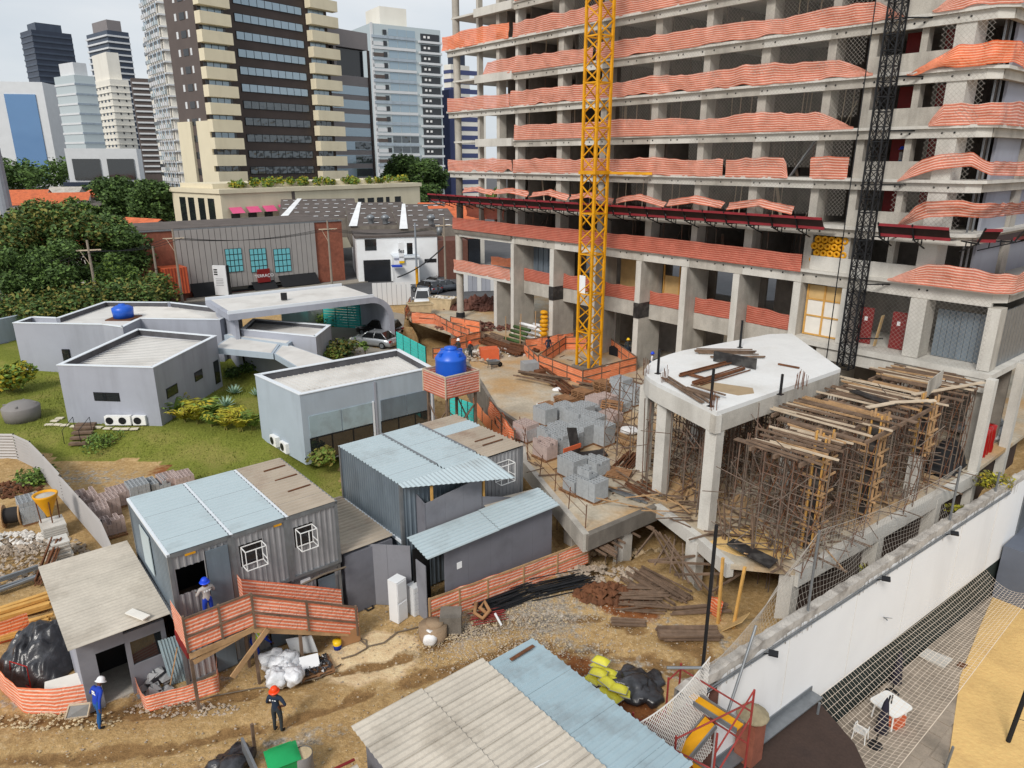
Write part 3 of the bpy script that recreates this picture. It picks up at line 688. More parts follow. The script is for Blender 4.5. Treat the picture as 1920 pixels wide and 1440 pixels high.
tp('column_base', 'black_canvas', lambda m: m.lathe([(0.48, PZ), (0.46, PZ+.5), (.36, PZ+.55)], (-9.1, -0.55, 0), 16))
tp('balcony_slab', 'concrete_pale', lambda m: m.prism([(-9.4, 0), (-0.25, 0.0), (-0.25, -8), (-9.4, -8)], 6.95, 7.28))
tp('balcony_slab', 'concrete_dark', lambda m: m.prism([(-9.6, 0.06), (-0.25, 0.02), (-0.25, -9), (-9.6, -9)], 11.0, 11.3))
bays = [(0.0, 5.35), (5.35, 10.35), (10.35, 15.1), (15.1, 19.35), (19.35, 23.65), (23.65, 28.05)]
for i, (x0, x1) in enumerate(bays):
    x0 += .255; x1 -= .255
    tp('spandrel_beam', 'concrete', lambda m: m.box(x0, x1, -1.6, -1.25, 6.0, 7.25))
    tp('floor_slab', 'concrete_dark', lambda m: m.box(x0, x1, -9, -1.6, 6.95, 7.24))
    tp('back_wall', 'interior_block', lambda m: m.box(x0, x1, -6.2, -6.0, PZ, 6.9))
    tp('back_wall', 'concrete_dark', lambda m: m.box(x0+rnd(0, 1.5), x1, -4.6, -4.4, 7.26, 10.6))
    if i in (1, 3): tp('pier', 'concrete', lambda m: m.box(x1-1.5, x1-.5, -4.5, -3.9, PZ, 6))
    if i == 0: tp('metal_screen', 'container_side', lambda m: [m.box(x0+.1+j*.35, x0+.4+j*.35, -2.4, -2.35+.05*(j % 2), 7.3, 10.6) for j in range(13)])
    if i == 2: tp('plywood_screen', 'plywood', lambda m: m.box(x0, x1-.4, -3.2, -3.1, 7.3, 10.2))
    if i == 3:
        tp('plywood_screen', 'plywood', lambda m: m.box(x0+.3, x1-.2, -2.6, -2.5, 7.3, 9.4))
        for q in (x0+.3, x0+1.8, x1-.3): tp('plywood_stud', 'timber_new', lambda m: m.box(q, q+.1, -2.5, -2.4, 7.3, 10.6))
# closed bay with boards, and the metal wall on the right
tp('white_panel', 'white_board', lambda m: m.box(28.4, 30.7, -0.9, -0.82, 7.35, 9.6)); tp('top_panel', 'plywood', lambda m: m.box(28.4, 30.7, -0.9, -0.82, 9.65, 10.5))
for q in (28.38, 29.5, 30.62): tp('batten', 'timber_new', lambda m: m.box(q, q+.12, -0.81, -0.76, 7.3, 10.5))
for q in (7.3, 8.5, 9.55): tp('batten', 'timber_new', lambda m: m.box(28.51, 30.6, -0.81, -0.77, q, q+.1))
tp('floor_slab', 'concrete_pale', lambda m: m.prism([(27.8, 0.5), (39.6, 0.35), (39.6, BACK), (27.8, BACK)], 6.95, 7.27))
tp('edge_beam', 'concrete_pale', lambda m: m.box(30, 39.3, 0.0, 0.3, 6.2, 6.945))
tp('podium_wall', 'concrete_dark', lambda m: m.box(28.3, 39.3, -4.2, -4, -.5, 6.9))
for j in range(9): tp('metal_sheet', 'container_side', lambda m: m.box(35.9+j*.31, 36.19+j*.31, -1.5-(j % 2)*.03, -1.42, 7.3, 10.0))
for j in range(16): tp('metal_sheet', 'grey_steel', lambda m: m.box(39.15-(j % 2)*.03, 39.2, -1.6-j*.55, -1.1-j*.55, 7.3, 10.4))
for a0, a1 in ((31.7, 32.5), (33.6, 34.5)):
    d = tp('red_door', 'red_board', lambda m: m.box(a0, a1, -1.3, -1.22, 7.3, 9.5))
    mb = MB(S3); mb.box(a0+.3, a0+.48, -1.215, -1.21, 8.7, 8.95); mb.build('notice', 'white_paint', d)
tp('leaning_board', 'plywood', lambda m: m.bar((32.9, -1.0, 7.3), (33.1, -1.1, 9.2), .35, .04))
for k in (2, 3): tp('back_wall', 'interior_block', lambda m: m.box(28.4, 36, -6.2, -6.0, ZL[k], ZL[k+1]-.2))
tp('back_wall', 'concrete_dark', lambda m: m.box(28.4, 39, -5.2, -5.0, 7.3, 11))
tp('parapet_wall', 'concrete_pale', lambda m: m.box(28.5, 34.7, -0.56, -0.42, 11.5, 12.35))
for k in (2, 3, 4, 5, 6): tp('leaning_plank', 'grey_steel', lambda m: m.bar((26.2, -1.0, ZL[k]+.05), (27.6, -1.2, ZL[k]+2.3), .3, .06)) if k == 4 else None

# ---------------------------------------------------------------- safety mesh on the slab edges
def sheet(name, label, pts, h, mat='mesh_orange', T=S3, wave=0.1, sag=0.12, tear=0.0, group='orange safety mesh sheets', cat='safety mesh', hvar=0.25, step=0.2, taper=(0, 0), nv=6, lean=0.0, freq=1.0, hfn=None, seed=None):
    """pts: base line (x,y,z) in T coordinates; the sheet stands on it, sagging between its ties"""
    seed = rnd(0, 100) if seed is None else seed
    P = [Vector(T(p)) if T else Vector(p) for p in pts]
    ln = [0.0]
    for i in range(len(P)-1): ln.append(ln[-1]+(P[i+1]-P[i]).length)
    tot = ln[-1]; nu = max(4, int(tot/step))
    def at(s_):
        s_ *= tot
        for i in range(len(P)-1):
            if s_ <= ln[i+1]+1e-6:
                f = (s_-ln[i])/max(1e-6, ln[i+1]-ln[i]); d = (P[i+1]-P[i]).normalized()
                return P[i].lerp(P[i+1], f), Vector((-d.y, d.x, 0)), d
        return P[-1].copy(), Vector((0, 0, 0)), Vector((1, 0, 0))
    def hh(s_):
        x = s_*tot
        v = h*(1+hvar*mnoise.noise(Vector((x*0.23*freq, seed, 0)))) - sag*abs(mnoise.noise(Vector((x*.7*freq, seed+20, 0))))*1.6
        if taper[0] and x < taper[0]: v *= max(0.12, (x/taper[0])**0.8)
        if taper[1] and tot-x < taper[1]: v *= max(0.12, ((tot-x)/taper[1])**0.8)
        return hfn(x, v) if hfn else v
    def fn(u, v):
        p, n, d = at(u); x = u*tot; k = hh(u)
        low = max(0, mnoise.noise(Vector((x*0.8, seed+7, 0))))*tear*(1-v)
        off = wave*(mnoise.noise(Vector((x*.8*freq, seed+3, v*1.2)))*.9+0.55*mnoise.noise(Vector((x*2.6, seed+9, v*2.2)))+.3*mnoise.noise(Vector((x*5, seed+9, v*4))))
        return p+n*(off+lean*v)+Vector((0, 0, low+v*(k-low)))
    mb = MB(); mb.grid(fn, nu, nv, lambda u, v: (u*tot, v*h))
    o = mb.build(name, mat, None, True); tag(o, label, cat, group)
    return o
def TS(label, k, a0, a1, mat='mesh_orange', h=1.15, **kw):
    return sheet('safety_mesh', label, [(a0, 0.02, ZL[k]-0.05), (a1, 0.02, ZL[k]-0.05)], h, mat, **kw)
ordn = {8: 'second floor from the top of the photo', 7: 'third floor from the top of the photo', 6: 'fourth floor from the top of the photo', 5: 'fifth floor from the top of the photo', 4: 'floor just above the dark red tray'}
TS('bright orange mesh on the corner beside the round column near the sky', 8, -10.4, -0.4, 'mesh_orange_new', 1.3, wave=.16)
TS('long orange mesh along the highest fully visible slab behind the crane', 8, 0.1, 31, hvar=.12)
TS('orange mesh along the topmost slab at the picture edge', 9, 0.3, 30.0)
TS('orange mesh with a hanging left end on the second full slab from the top', 7, -4.2, 9.6, taper=(.8, 0))
TS('orange mesh running right of the crane on the second full slab from the top', 7, 9.9, 32.2, taper=(0, 1.5), tear=.25)
TS('pale orange mesh on the left corner of the third full slab', 6, -9.7, -0.3, wave=.06)
TS('long orange mesh with crumpled right end on the third full slab', 6, -0.2, 31.0, tear=.3, wave=.14, taper=(0, 2))
TS('long straight orange mesh on the slab at mid tower, drooping at the hoist', 5, 0.3, 30.3, taper=(0, 2.4), wave=.07)
TS('orange mesh on the left corner two slabs above the brown tray', 4, -9.9, 0.0, tear=.5)
TS('orange mesh behind the crane just above the brown tray', 4, 0.15, 21.9, tear=.25)
TS('short orange mesh piece ending in a post above the brown tray', 4, 22.1, 26.6, wave=.12, taper=(0, .3))
TS('small square of orange mesh left of the black hoist mast', 4, 28.0, 30.3, h=1.2, wave=.12)
def RS(label, k, pts, h=1.2, **kw): return sheet('safety_mesh', label, [(p[0], p[1], ZL[k]-.03+(p[2] if len(p) > 2 else 0)) for p in pts], h, **kw)
RS('orange mesh round the right corner at the very top', 7, [(33.6, .05), (36.65, .05), (37.35, -.75), (37.35, -16)], 1.1, taper=(1.5, 0), tear=.3)
RS('orange mesh swept up round the right corner, fourth floor above the tray', 6, [(32.8, .05, -.25), (34.6, .05), (36.65, .05), (37.35, -.75), (37.35, -16)], 1.2, taper=(2.5, 0), mat='mesh_orange_new', wave=.22, tear=.3)
RS('orange mesh round the right corner with sky gap behind it', 5, [(34.3, .05), (36.65, .05), (37.35, -.75), (37.35, -16)], 1.1, taper=(.6, 0), wave=.16)
RS('slack orange mesh hanging round the right corner near the worker', 4, [(33.2, .08, -.1), (35, .08, .55), (36.65, .08, .75), (37.35, -.75, .3), (37.35, -16, 0)], 0.75, taper=(1.2, 0), wave=.16)
RS('tent-like orange mesh above the right-hand brown tray', 3, [(33.9, .6, .3), (35.4, .9, .9), (36.65, .6, 1.0), (37.6, -.4, .9), (37.6, -16, .8)], 0.8, taper=(1, 0), wave=.25, lean=-.3)
RS('red-orange mesh round the lower right corner above the metal wall', 2, [(33.6, .3), (36, .35), (39.0, .3), (39.6, -.4), (39.6, -16)], 1.15, mat='mesh_orange', taper=(2, 0), wave=.12)
RS('dull red mesh strip running the length of the podium beam', 2, [(-9.3, .06, -.1), (0, .05, -.1), (10, .05, -.08), (20, .05, -.1), (28.2, .05, -.15)], 1.15, mat='mesh_red', wave=.05, sag=.05, hvar=.06)
RS('torn red mesh curtain hanging beside the round column under the tray', 2, [(-8.4, -.9, 1.0), (-2.2, -.9, 1.1)], 1.5, mat='mesh_red', wave=.25, tear=.6)
RS('orange mesh on the low left balcony above the street', 1, [(-9.3, .04), (-5, .04), (-0.3, .04)], 1.1)
RS('flat orange mesh lying across the back of the low left balcony', 1, [(-8.2, -4, .3), (-2.6, -4.5, .3)], .9, mat='mesh_orange_solid')
for i, (x0, x1) in enumerate(bays):
    nm = ['behind the stacked pallets', 'left of the crane mast', 'directly behind the crane mast', 'in the first bay right of the crane mast', 'in the second bay right of the crane mast', 'beside the boarded bay'][i]
    RS('small red mesh between two podium fins '+nm, 1, [(x0+.3, -1.2), (x1-.3, -1.2)], 1.15, mat='mesh_red', wave=.07)
for i in range(7):
    a0 = -7.5+i*5.0
    RS('loose salmon mesh flap behind the tray, %s from the left corner' % ORD[i], 3, [(a0, .15, .55+rnd(0, .2)), (a0+2.4, .3, .95), (a0+4.7, .15, .5+rnd(0, .2))], .5, wave=.3, lean=.35)
# ---------------------------------------------------------------- debris trays round the tower
def tray(label, pts, z):
    root = thing('debris_tray', label, 'safety tray', S((pts[0][0]+pts[-1][0])/2, .5, z), group='debris trays round the tower')
    for i in range(len(pts)-1):
        p, q = Vector(pts[i]), Vector(pts[i+1]); L = (q-p).length; d = (q-p)/L; n = Vector((-d.y, d.x)); n = n if n.y > 0 or (abs(n.y) < .01 and n.x > 0) else -n
        if abs(d.x) < .2: n = Vector((1, 0))
        m = max(1, int(L/1.6))
        for j in range(m):
            s0, s1 = p+d*(L*j/m+.006), p+d*(L*(j+1)/m-.006)
            f = lambda s_, o, zz: (s_.x+n.x*o, s_.y+n.y*o, z+zz)
            mb = MB(S3); mb.add([f(s0, 0, 0), f(s1, 0, 0), f(s1, 1.5, .05), f(s0, 1.5, .05), f(s0, 2.0, .75), f(s1, 2.0, .75)], [(0, 1, 2, 3), (3, 2, 5, 4)]); mb.build('panel', 'tray_dark', root)
            mb = MB(S3); mb.bar(f(s0, 1.56, .12), f(s1, 1.56, .12), .09, .16); mb.build('rail', 'tray_red', root)
            mb = MB(S3); mb.bar(f(s0, 1.98, .68), f(s1, 1.98, .68), .08, .14); mb.build('rail', 'tray_red', root)
            mb = MB(S3); mb.bar(f(s0, 1.6, .02), f(s0, 2.06, .78), .07); mb.bar(f(s0, 0, -.05), f(s0, 1.7, -.03), .07); mb.bar(f(s0, 0, -.6), f(s0, 1.5, -.08), .06); mb.bar(f(s0, .5, -.42), f(s0, .5, -.05), .05); mb.bar(f(s0, 1.0, -.25), f(s0, 1.0, -.05), .05); mb.build('bracket', 'black_steel', root)
    return root
tray('long dark tray with two red rails round the tower, crossed by the crane', [(-10.6, .1), (30.2, .1)], 14.1)
tray('shorter dark tray with red rails bending round the right corner', [(33.4, .1), (36.9, .1), (37.5, -.5)], 14.0)
tray('dark tray with red rails along the right-hand face', [(37.5, -.6), (37.5, -16)], 14.05)
# ---------------------------------------------------------------- fine debris net in front of the right-hand bays
def net_strands(mb, a0, a1, z0, z1, b, sp, w, T=S3):
    H_ = z1-z0
    x = a0-H_
    while x < a1:
        for sgn in (1, -1):
            p0, p1 = (x, z0), (x+H_, z1)
            if sgn < 0: p0, p1 = (x, z1), (x+H_, z0)
            xa, xb = max(a0, p0[0]), min(a1, p1[0])
            if xb-xa > 0.05:
                f = lambda X: p0[1]+(p1[1]-p0[1])*(X-p0[0])/H_
                bo = b+.03*math.sin(x*1.7)
                mb.add([(xa, bo, f(xa)-w), (xb, bo, f(xb)-w), (xb, bo, f(xb)+w), (xa, bo, f(xa)+w)], [(0, 1, 2, 3)])
        x += sp
for k, a0, a1 in ((3, 14, 30.4), (4, 19, 30.4), (5, 12.5, 30.4), (6, 12.5, 30.4), (7, 8, 30.4), (8, 5, 30)):
    mb = MB(S3); net_strands(mb, a0, a1, ZL[k]+.6, ZL[k+1]-.1, .0, .24, .0075); o = mb.build('debris_net', 'net_grey'); o['label'] = 'fine diamond debris net hung before the bays of storey %s above the tray' % {3: 'zero', 4: 'one', 5: 'two', 6: 'three', 7: 'four', 8: 'five'}[k]; o['category'] = 'net'; o['group'] = 'debris nets on the tower'
for k, a0, a1 in ((3, 33, 36.6), (4, 34.2, 36.6), (5, 34.2, 36.6), (6, 34.2, 36.6)):
    mb = MB(S3); net_strands(mb, a0, a1, ZL[k]+.1, ZL[k+1]-.1, .0, .26, .0075); o = mb.build('debris_net', 'net_grey'); tag(o, 'fine debris net by the right corner, storey %s above the tray' % {3: 'zero', 4: 'one', 5: 'two', 6: 'three'}[k], 'net', 'debris nets on the tower')
mb = MB(S3); net_strands(mb, 31.5, 39, 7.3, 11.2, .3, .26, .0075); tag(mb.build('debris_net', 'net_grey'), 'fine debris net before the red doors and the metal wall', 'net', 'debris nets on the tower')
# ---------------------------------------------------------------- crane mast, hoist mast
def lattice(root, cx, cy, z0, z1, w, seg, leg, br, mat, partname='mast_section', T=S3, full_x=False):
    z = z0; i = 0
    while z < z1-.01:
        t1 = min(z+seg, z1)
        mb = MB(T)
        for sx in (-1, 1):
            for sy in (-1, 1): mb.bar((cx+sx*w/2, cy+sy*w/2, z), (cx+sx*w/2, cy+sy*w/2, t1-.01), leg)
        s_ = mb.build(partname, mat, root)
        sub = max(1, int(round((t1-z)/w*(1.0 if full_x else 1.15))))
        for f in range(4):
            c = [(-1, -1), (1, -1), (1, 1), (-1, 1)]; p, q = c[f], c[(f+1) % 4]
            mb = MB(T)
            for j in range(sub):
                za, zb = z+(t1-z)*j/sub, z+(t1-z)*(j+1)/sub
                P = lambda k, zz: (cx+k[0]*w/2, cy+k[1]*w/2, zz)
                if full_x: mb.bar(P(p, za), P(q, zb), br); mb.bar(P(q, za), P(p, zb), br)
                elif (j+i) % 2: mb.bar(P(p, za), P(q, zb), br)
                else: mb.bar(P(q, za), P(p, zb), br)
                if j == 0 or full_x: mb.bar(P(p, za), P(q, za), br*1.3)
            mb.build('bracing', mat, s_)
        z = t1; i += 1
crane = thing('crane_mast', 'tall yellow lattice mast of a tower crane rising from an orange fenced base', 'crane', S(12.95, 2.9, PZ))
lattice(crane, 12.95, 2.9, PZ, 44, 1.32, 3.0, .17, .08, 'yellow_paint')
mb = MB(S3); mb.box(12.1, 13.8, 2.05, 3.75, 17.0, 17.25); mb.build('tie_collar', 'yellow_paint', crane)
mb = MB(S3); mb.bar((13.6, 2.3, 17.1), (16.0, 0.1, 17.05), .18); mb.bar((12.3, 2.3, 17.1), (11.0, 0.1, 17.05), .18); mb.build('tie_arm', 'yellow_paint', crane)
mb = MB(S3); mb.box(12.0, 13.9, 1.95, 3.85, PZ-.05, PZ+.25); mb.build('base_block', 'concrete_dark', crane)
mb = MB(S3); mb.box(12.2, 13.0, 3.58, 3.6, 8.2, 9.6); mb.build('notice_board', 'white_paint', crane)
hoist = thing('hoist_mast', 'black lattice hoist mast climbing the right side of the tower', 'hoist', S(32.4, 1.15, 6.2))
lattice(hoist, 32.35, 1.2, 6.2, 36, .7, 1.5, .08, .035, 'black_steel', full_x=True)
for z in (8, 11.2, 13.9, 16.7, 19.5, 22.2, 25): mb = MB(S3); mb.bar((32.0, .8, z), (31.4, -.3, z), .07); mb.bar((32.7, .8, z), (33.6, -.3, z), .07); mb.build('wall_tie', 'black_steel', hoist)
mb = MB(S3); mb.tube((31.2, 1.3, 4), (31.2, 1.3, 36), .03); mb.build('cable', 'black_steel', hoist)
# yellow conduit rolls stacked in the bay, each a thing of its own
rg = 0
for r_ in range(4):
    for c_ in range(5):
        a = 28.6+c_*.42+(.2 if r_ % 2 else 0); z = 12.1+r_*.42
        mb = MB(); mb.lathe([(.09, -.14), (.21, -.14), (.23, 0), (.21, .14), (.09, .14), (.09, -.14)], (0, 0, 0), 14)
        mb.v = [tuple(S(a+v[0], -.62+v[2], z+v[1])) for v in mb.v]; o = mb.build('conduit_roll', 'yellow_paint', None, True)
        tag(o, 'yellow conduit roll in the tower bay, %s from the left in the %s row up' % (ORD[c_], ORD[r_]), 'conduit roll', 'yellow conduit rolls stacked in the tower bay')

# ================================================================ LOW FRAME BUILDING WITH WHITE ROUNDED DECK
def zat(P, py):                       # height above point P seen on picture row py (measuring only)
    v = (720-py)/1333.0; return CAM_H + P[1]*(v*_c-_s)/(_c+v*_s)
DZ = 7.95
annex = thing('frame_building', 'low concrete frame with a white rounded deck on tall pillars, in front of the tower', 'building', S(31.5, 11, PZ))
def ap(name, mat, fn, smooth=False, parent=None):
    mb = MB(S3); fn(mb); return mb.build(name, mat, parent or annex, smooth)
rim = [(34.8, 17.9), (30.6, 16.62)]
for i in range(1, 9):
    t_ = i/8.0; p0, p1, p2 = Vector((30.6, 16.62)), Vector((27.6, 15.7)), Vector((27.65, 10.8)); q = p0*(1-t_)**2+p1*2*t_*(1-t_)+p2*t_*t_; rim.append((q.x, q.y))
DECK = rim+[(28.6, 3.6), (29.4, 2.4), (35.0, 7.6)]
deck = ap('deck', 'deck_white', lambda m: m.prism(DECK, DZ-0.2, DZ))
for i in range(len(DECK)):
    p, q = Vector(DECK[i]), Vector(DECK[(i+1) % len(DECK)]); d = (q-p).normalized(); n = Vector((d.y, -d.x)); n = n if n.dot(Vector((31.5, 11))-p) > 0 else -n
    g = 0.0 if 0 < i < 9 else 0.001
    ap('rim_beam', 'concrete_pale' if i < 11 else 'concrete', lambda m: m.prism([p+d*g, q-d*g, q-d*g+n*.3, p+d*g+n*.3], DZ-1.0, DZ-0.2))
for a, b in ((34.5, 17.45), (30.9, 16.25), (28.55, 14.75), (28.1, 9.5), (34.6, 11.0)):
    ap('column', 'concrete_pale', lambda m: m.box(a-.28, a+.28, b-.28, b+.28, PZ, DZ-1.0))
pud = [GS(x, y, DZ) for x, y in ((1300, 722), (1330, 716), (1370, 722), (1412, 728), (1415, 738), (1385, 742), (1355, 736), (1318, 728))]
ap('damp_patch', 'damp_sand', lambda m: m.prism(pud, DZ, DZ+.008))
def dk(px, py): return GS(px, py, DZ+.06)
def rod_bundle(name, label, p, q, n, spread, mat, r=.03, group=None, cat='rods', z=0.0, T=S3, jit=.25, sq=False, pref='rod'):
    root = thing(name, label, cat, (T(p)+T(q))/2 if T else (Vector(p)+Vector(q))/2, group=group)
    P, Q = Vector(p), Vector(q); d = (Q-P); L = d.length; d.normalize(); s_ = Vector((-d.y, d.x, 0))
    for i in range(n):
        o = s_*rnd(-spread, spread)+Vector((0, 0, z+abs(random.gauss(0, .5))*spread*.45)); j1, j2 = rnd(0, jit), rnd(0, jit); sk = s_*rnd(-.3, .3)*spread
        mb = MB(T)
        if sq: mb.bar(P+o+d*j1, Q+o+sk-d*j2, r*2, r*1.4)
        else: mb.tube(P+o+d*j1, Q+o+sk-d*j2, r, 5)
        mb.build(pref, mat, root)
    return root
rod_bundle('rebar_bundle', 'rusty rebar bundle on the white deck, the long one toward the black board', dk(1275, 706), dk(1372, 680), 9, .16, 'rust_steel', .035, 'rebar on the white deck', 'rebar')
rod_bundle('rebar_bundle', 'rusty rebar bundle on the white deck beside the damp patch', dk(1302, 722), dk(1400, 692), 11, .2, 'rust_steel', .035, 'rebar on the white deck', 'rebar')
rod_bundle('rebar_bundle', 'short rusty rebar bent between the two long bundles on the deck', dk(1290, 702), dk(1335, 714), 6, .14, 'rust_steel', .035, 'rebar on the white deck', 'rebar')
rod_bundle('plank_stack', 'loose planks on the near left edge of the white deck', dk(1245, 708), dk(1325, 758), 6, .22, 'timber_old', .035, 'planks on the white deck', 'planks', sq=True, pref='plank')
rod_bundle('plank_stack', 'short planks beside the black post on the deck corner', dk(1285, 728), dk(1352, 750), 4, .35, 'timber_old', .045, 'planks on the white deck', 'planks', sq=True, pref='plank')
rod_bundle('plank_stack', 'grey planks at the far edge of the white deck', dk(1300, 660), dk(1420, 662), 7, .3, 'timber_old', .035, 'planks on the white deck', 'planks', sq=True, pref='plank')
rod_bundle('plank_stack', 'weathered planks behind the black form board on the deck', dk(1330, 670), dk(1440, 670), 5, .3, 'timber_old', .035, 'planks on the white deck', 'planks', sq=True, pref='plank')
rod_bundle('plank_stack', 'single rust-brown plank at the right of the white deck', dk(1452, 681), dk(1505, 691), 1, .01, 'rust_steel', .05, 'planks on the white deck', 'planks', sq=True, pref='plank')
mb = MB(S3); P, Q = Vector(dk(1338, 676)), Vector(dk(1418, 692)); mb.bar(P+Vector((0, 0, .25)), Q+Vector((0, 0, .25)), .06, .55); tag(mb.build('form_board', 'formply'), 'black form board standing on edge on the white deck', 'board')
for k, (px, py, h) in enumerate(((1234, 699, 1.2), (1333, 760, 1.6), (1388, 650, 1.5), (1464, 738, .9))):
    mb = MB(S3); q = Vector(dk(px, py)); mb.bar(q, q+Vector((0, 0, h)), .09); mb.box(q.x-.12, q.x+.12, q.y-.12, q.y+.12, DZ, DZ+.03)
    tag(mb.build('guard_post', 'black_steel'), 'black steel guard post on the white deck '+['by its rounded left edge', 'at its near corner', 'at its far edge', 'by its right edge'][k], 'post', 'guard posts on the white deck')
mb = MB(S3)
for px, py in ((1213, 700), (1245, 715), (1340, 765), (1500, 725), (1505, 720)):
    q = Vector(dk(px, py))
    for i in range(8): o = Vector((rnd(-.2, .2), rnd(-.2, .2), -.1)); mb.tube(q+o, q+o+Vector((rnd(-.06, .06), rnd(-.06, .06), rnd(.5, .9))), .012, 4)
o = mb.build('starter_bars', 'rust_steel', annex); o['kind'] = 'stuff'

# ---------------------------------------------------------------- formwork deck: joists on stringers, timber-boxed columns
form = thing('formwork_deck', 'bare timber formwork deck of close joists beside the white deck', 'formwork', S(37.5, 9, PZ))
FZ = 7.15
def fp(name, mat, fn): mb = MB(S3); fn(mb); return mb.build(name, mat, form)
for b0, b1, a0, a1 in ((14.6, 18.2, 36.4, 39.6), (10.6, 14.0, 34.9, 39.6), (5.8, 10.0, 34.9, 39.5), (1.4, 5.2, 35.2, 39.6)):
    n_ = int((b1-b0)/.2)
    for i in range(n_):
        b = b0+(b1-b0)*i/n_+rnd(-.05, .05); x0 = a0+rnd(-.6, 1.2); x1 = a1+rnd(-1.6, .5)
        fp('joist', random.choice(('timber', 'timber_old', 'timber_old', 'timber_pale')), lambda m: m.bar((x0, b, FZ+rnd(-.02, .05)), (x1, b+rnd(-.3, .3), FZ+rnd(-.02, .09)), .055, .08))
    for a in np.arange(a0+.3, a1, 1.05):
        fp('stringer', 'timber_old', lambda m: m.bar((a, b0-.2, FZ-.16), (a+rnd(-.05, .05), b1+.1, FZ-.16), .1, .16))
for b, a0, a1 in ((18.0, 35.2, 38.6), (14.3, 35.0, 39.3), (10.3, 35.0, 39.8), (5.5, 35.0, 40.0)):
    fp('beam_form', 'timber_old', lambda m: m.bar((a0+.6, b-.1, FZ-.1), (a1, b-.1, FZ-.1), .3, .05))
for p, q, w_, m_ in (((36.2, 8.6, 7.3), (38.4, 9.3, 7.3), .5, 'formply'), ((38.6, 4.4, 7.7), (38.9, 7.0, 7.7), .04, 'concrete'), ((38.4, 7.2, 7.35), (39.9, 2.6, 7.4), .22, 'timber_pale'), ((38.2, 9.2, 7.35), (39.6, 7.8, 7.5), .25, 'timber_pale'), ((37.8, 10.6, 7.3), (38.3, 9.2, 7.35), .25, 'timber_pale')):
    fp('loose_board', m_, lambda m: m.bar(p, q, w_, .05 if w_ > .1 else .8))
for i, (a, b, z1) in enumerate(((38.35, 15.5, 7.0), (38.65, 11.2, 7.0), (39.2, 7.3, 7.1))):
    z0 = PZ if i != 2 else 4.6
    fp('column_form', 'formply', lambda m: m.box(a-.24, a+.24, b-.24, b+.24, z0, z1))
    for sx in (-1, 1):
        for sy in (-.2, .2):
            fp('stud', 'timber', lambda m: m.box(a+sx*.29-.04, a+sx*.29+.04, b+sy-.03, b+sy+.03, z0, z1+.5))
            fp('stud', 'timber_new', lambda m: m.box(a+sy-.03, a+sy+.03, b+sx*.29-.04, b+sx*.29+.04, z0, z1+rnd(.1, .6)))
    for z in np.arange(z0+.4, z1, .75):
        fp('clamp', 'timber', lambda m: (m.bar((a-.55, b+.37, z), (a+.55, b+.37, z+.02), .05, .08))); fp('clamp', 'timber', lambda m: m.bar((a+.37, b-.55, z+.1), (a+.37, b+.55, z+.1), .05, .08))
for a, b, z0, z1, w_ in ((39.15, 7.2, PZ, 4.55, .36), (40.0, 1.3, 0, 7.3, .3), (39.9, -3.9, 0, 7.2, .32)):
    ap('column', 'concrete_pale', lambda m: m.box(a-w_, a+w_*.4, b-.25, b+.25, z0, z1))
# ---------------------------------------------------------------- shoring towers, one built, the rest copied
def make_shoring(h):
    root = thing('shoring_tower', 'x', 'shoring tower', (0, 0, 0), RZS, 'steel shoring towers below the decks')
    W, L = .9, 1.1
    for s_ in (-1, 1):
        mb = MB()
        for x in (-W/2, W/2): mb.tube((x, s_*L/2, 0), (x, s_*L/2, h), .03, 4)
        z = .25
        while z < h-.3:
            mb.tube((-W/2, s_*L/2, z), (W/2, s_*L/2, z), .02, 4); z += .45
        mb.build('frame', 'prop_steel', root, local=True)
    for s_ in (-1, 1):
        mb = MB(); z = .2
        while z < h-.6:
            t1 = min(z+1.5, h-.1); mb.tube((s_*W/2, -L/2, z), (s_*W/2, L/2, t1), .016, 4); mb.tube((s_*W/2, L/2, z), (s_*W/2, -L/2, t1), .016, 4); z += 1.6
        mb.build('brace', 'rust_steel', root, local=True)
    return root
spots = []
for a in (29.6, 31.4, 33.3):
    for b in (6.5, 8.8, 11.2, 13.4, 15.2):
        if a < 30 and b > 14: continue
        spots.append((a+rnd(-.2, .2), b+rnd(-.2, .2), 'white deck'))
for a in (36.0, 37.6, 39.0):
    for b in (2.2, 4.3, 6.6, 8.7, 11.6, 13.4, 15.4, 17.3):
        if a > 38.5 and (abs(b-15.4) < .8 or abs(b-11.6) < .6): continue
        if a < 37 and b > 17: continue
        spots.append((a+rnd(-.2, .2), b+rnd(-.2, .2), 'formwork deck'))
sh = make_shoring(4.75); first = True
for i_, (a, b, w_) in enumerate(spots):
    o = sh if first else copy_tree(sh); first = False
    o.location = S(a, b, PZ); o.rotation_euler = (0, 0, RZS+rnd(-.06, .06))
    i_ = sum(1 for q in spots[:i_] if q[2] == w_); o['label'] = 'rusty shoring tower below the %s, %s from the far left' % (w_, ORD[i_])
for (a, b) in ((26.8, 14.9), (26.9, 12.6)):
    o = copy_tree(sh); o.location = S(a, b, PZ); o['label'] = 'free-standing steel shoring tower left of the white deck, '+('nearest the block pallets' if b > 14 else 'farther back')
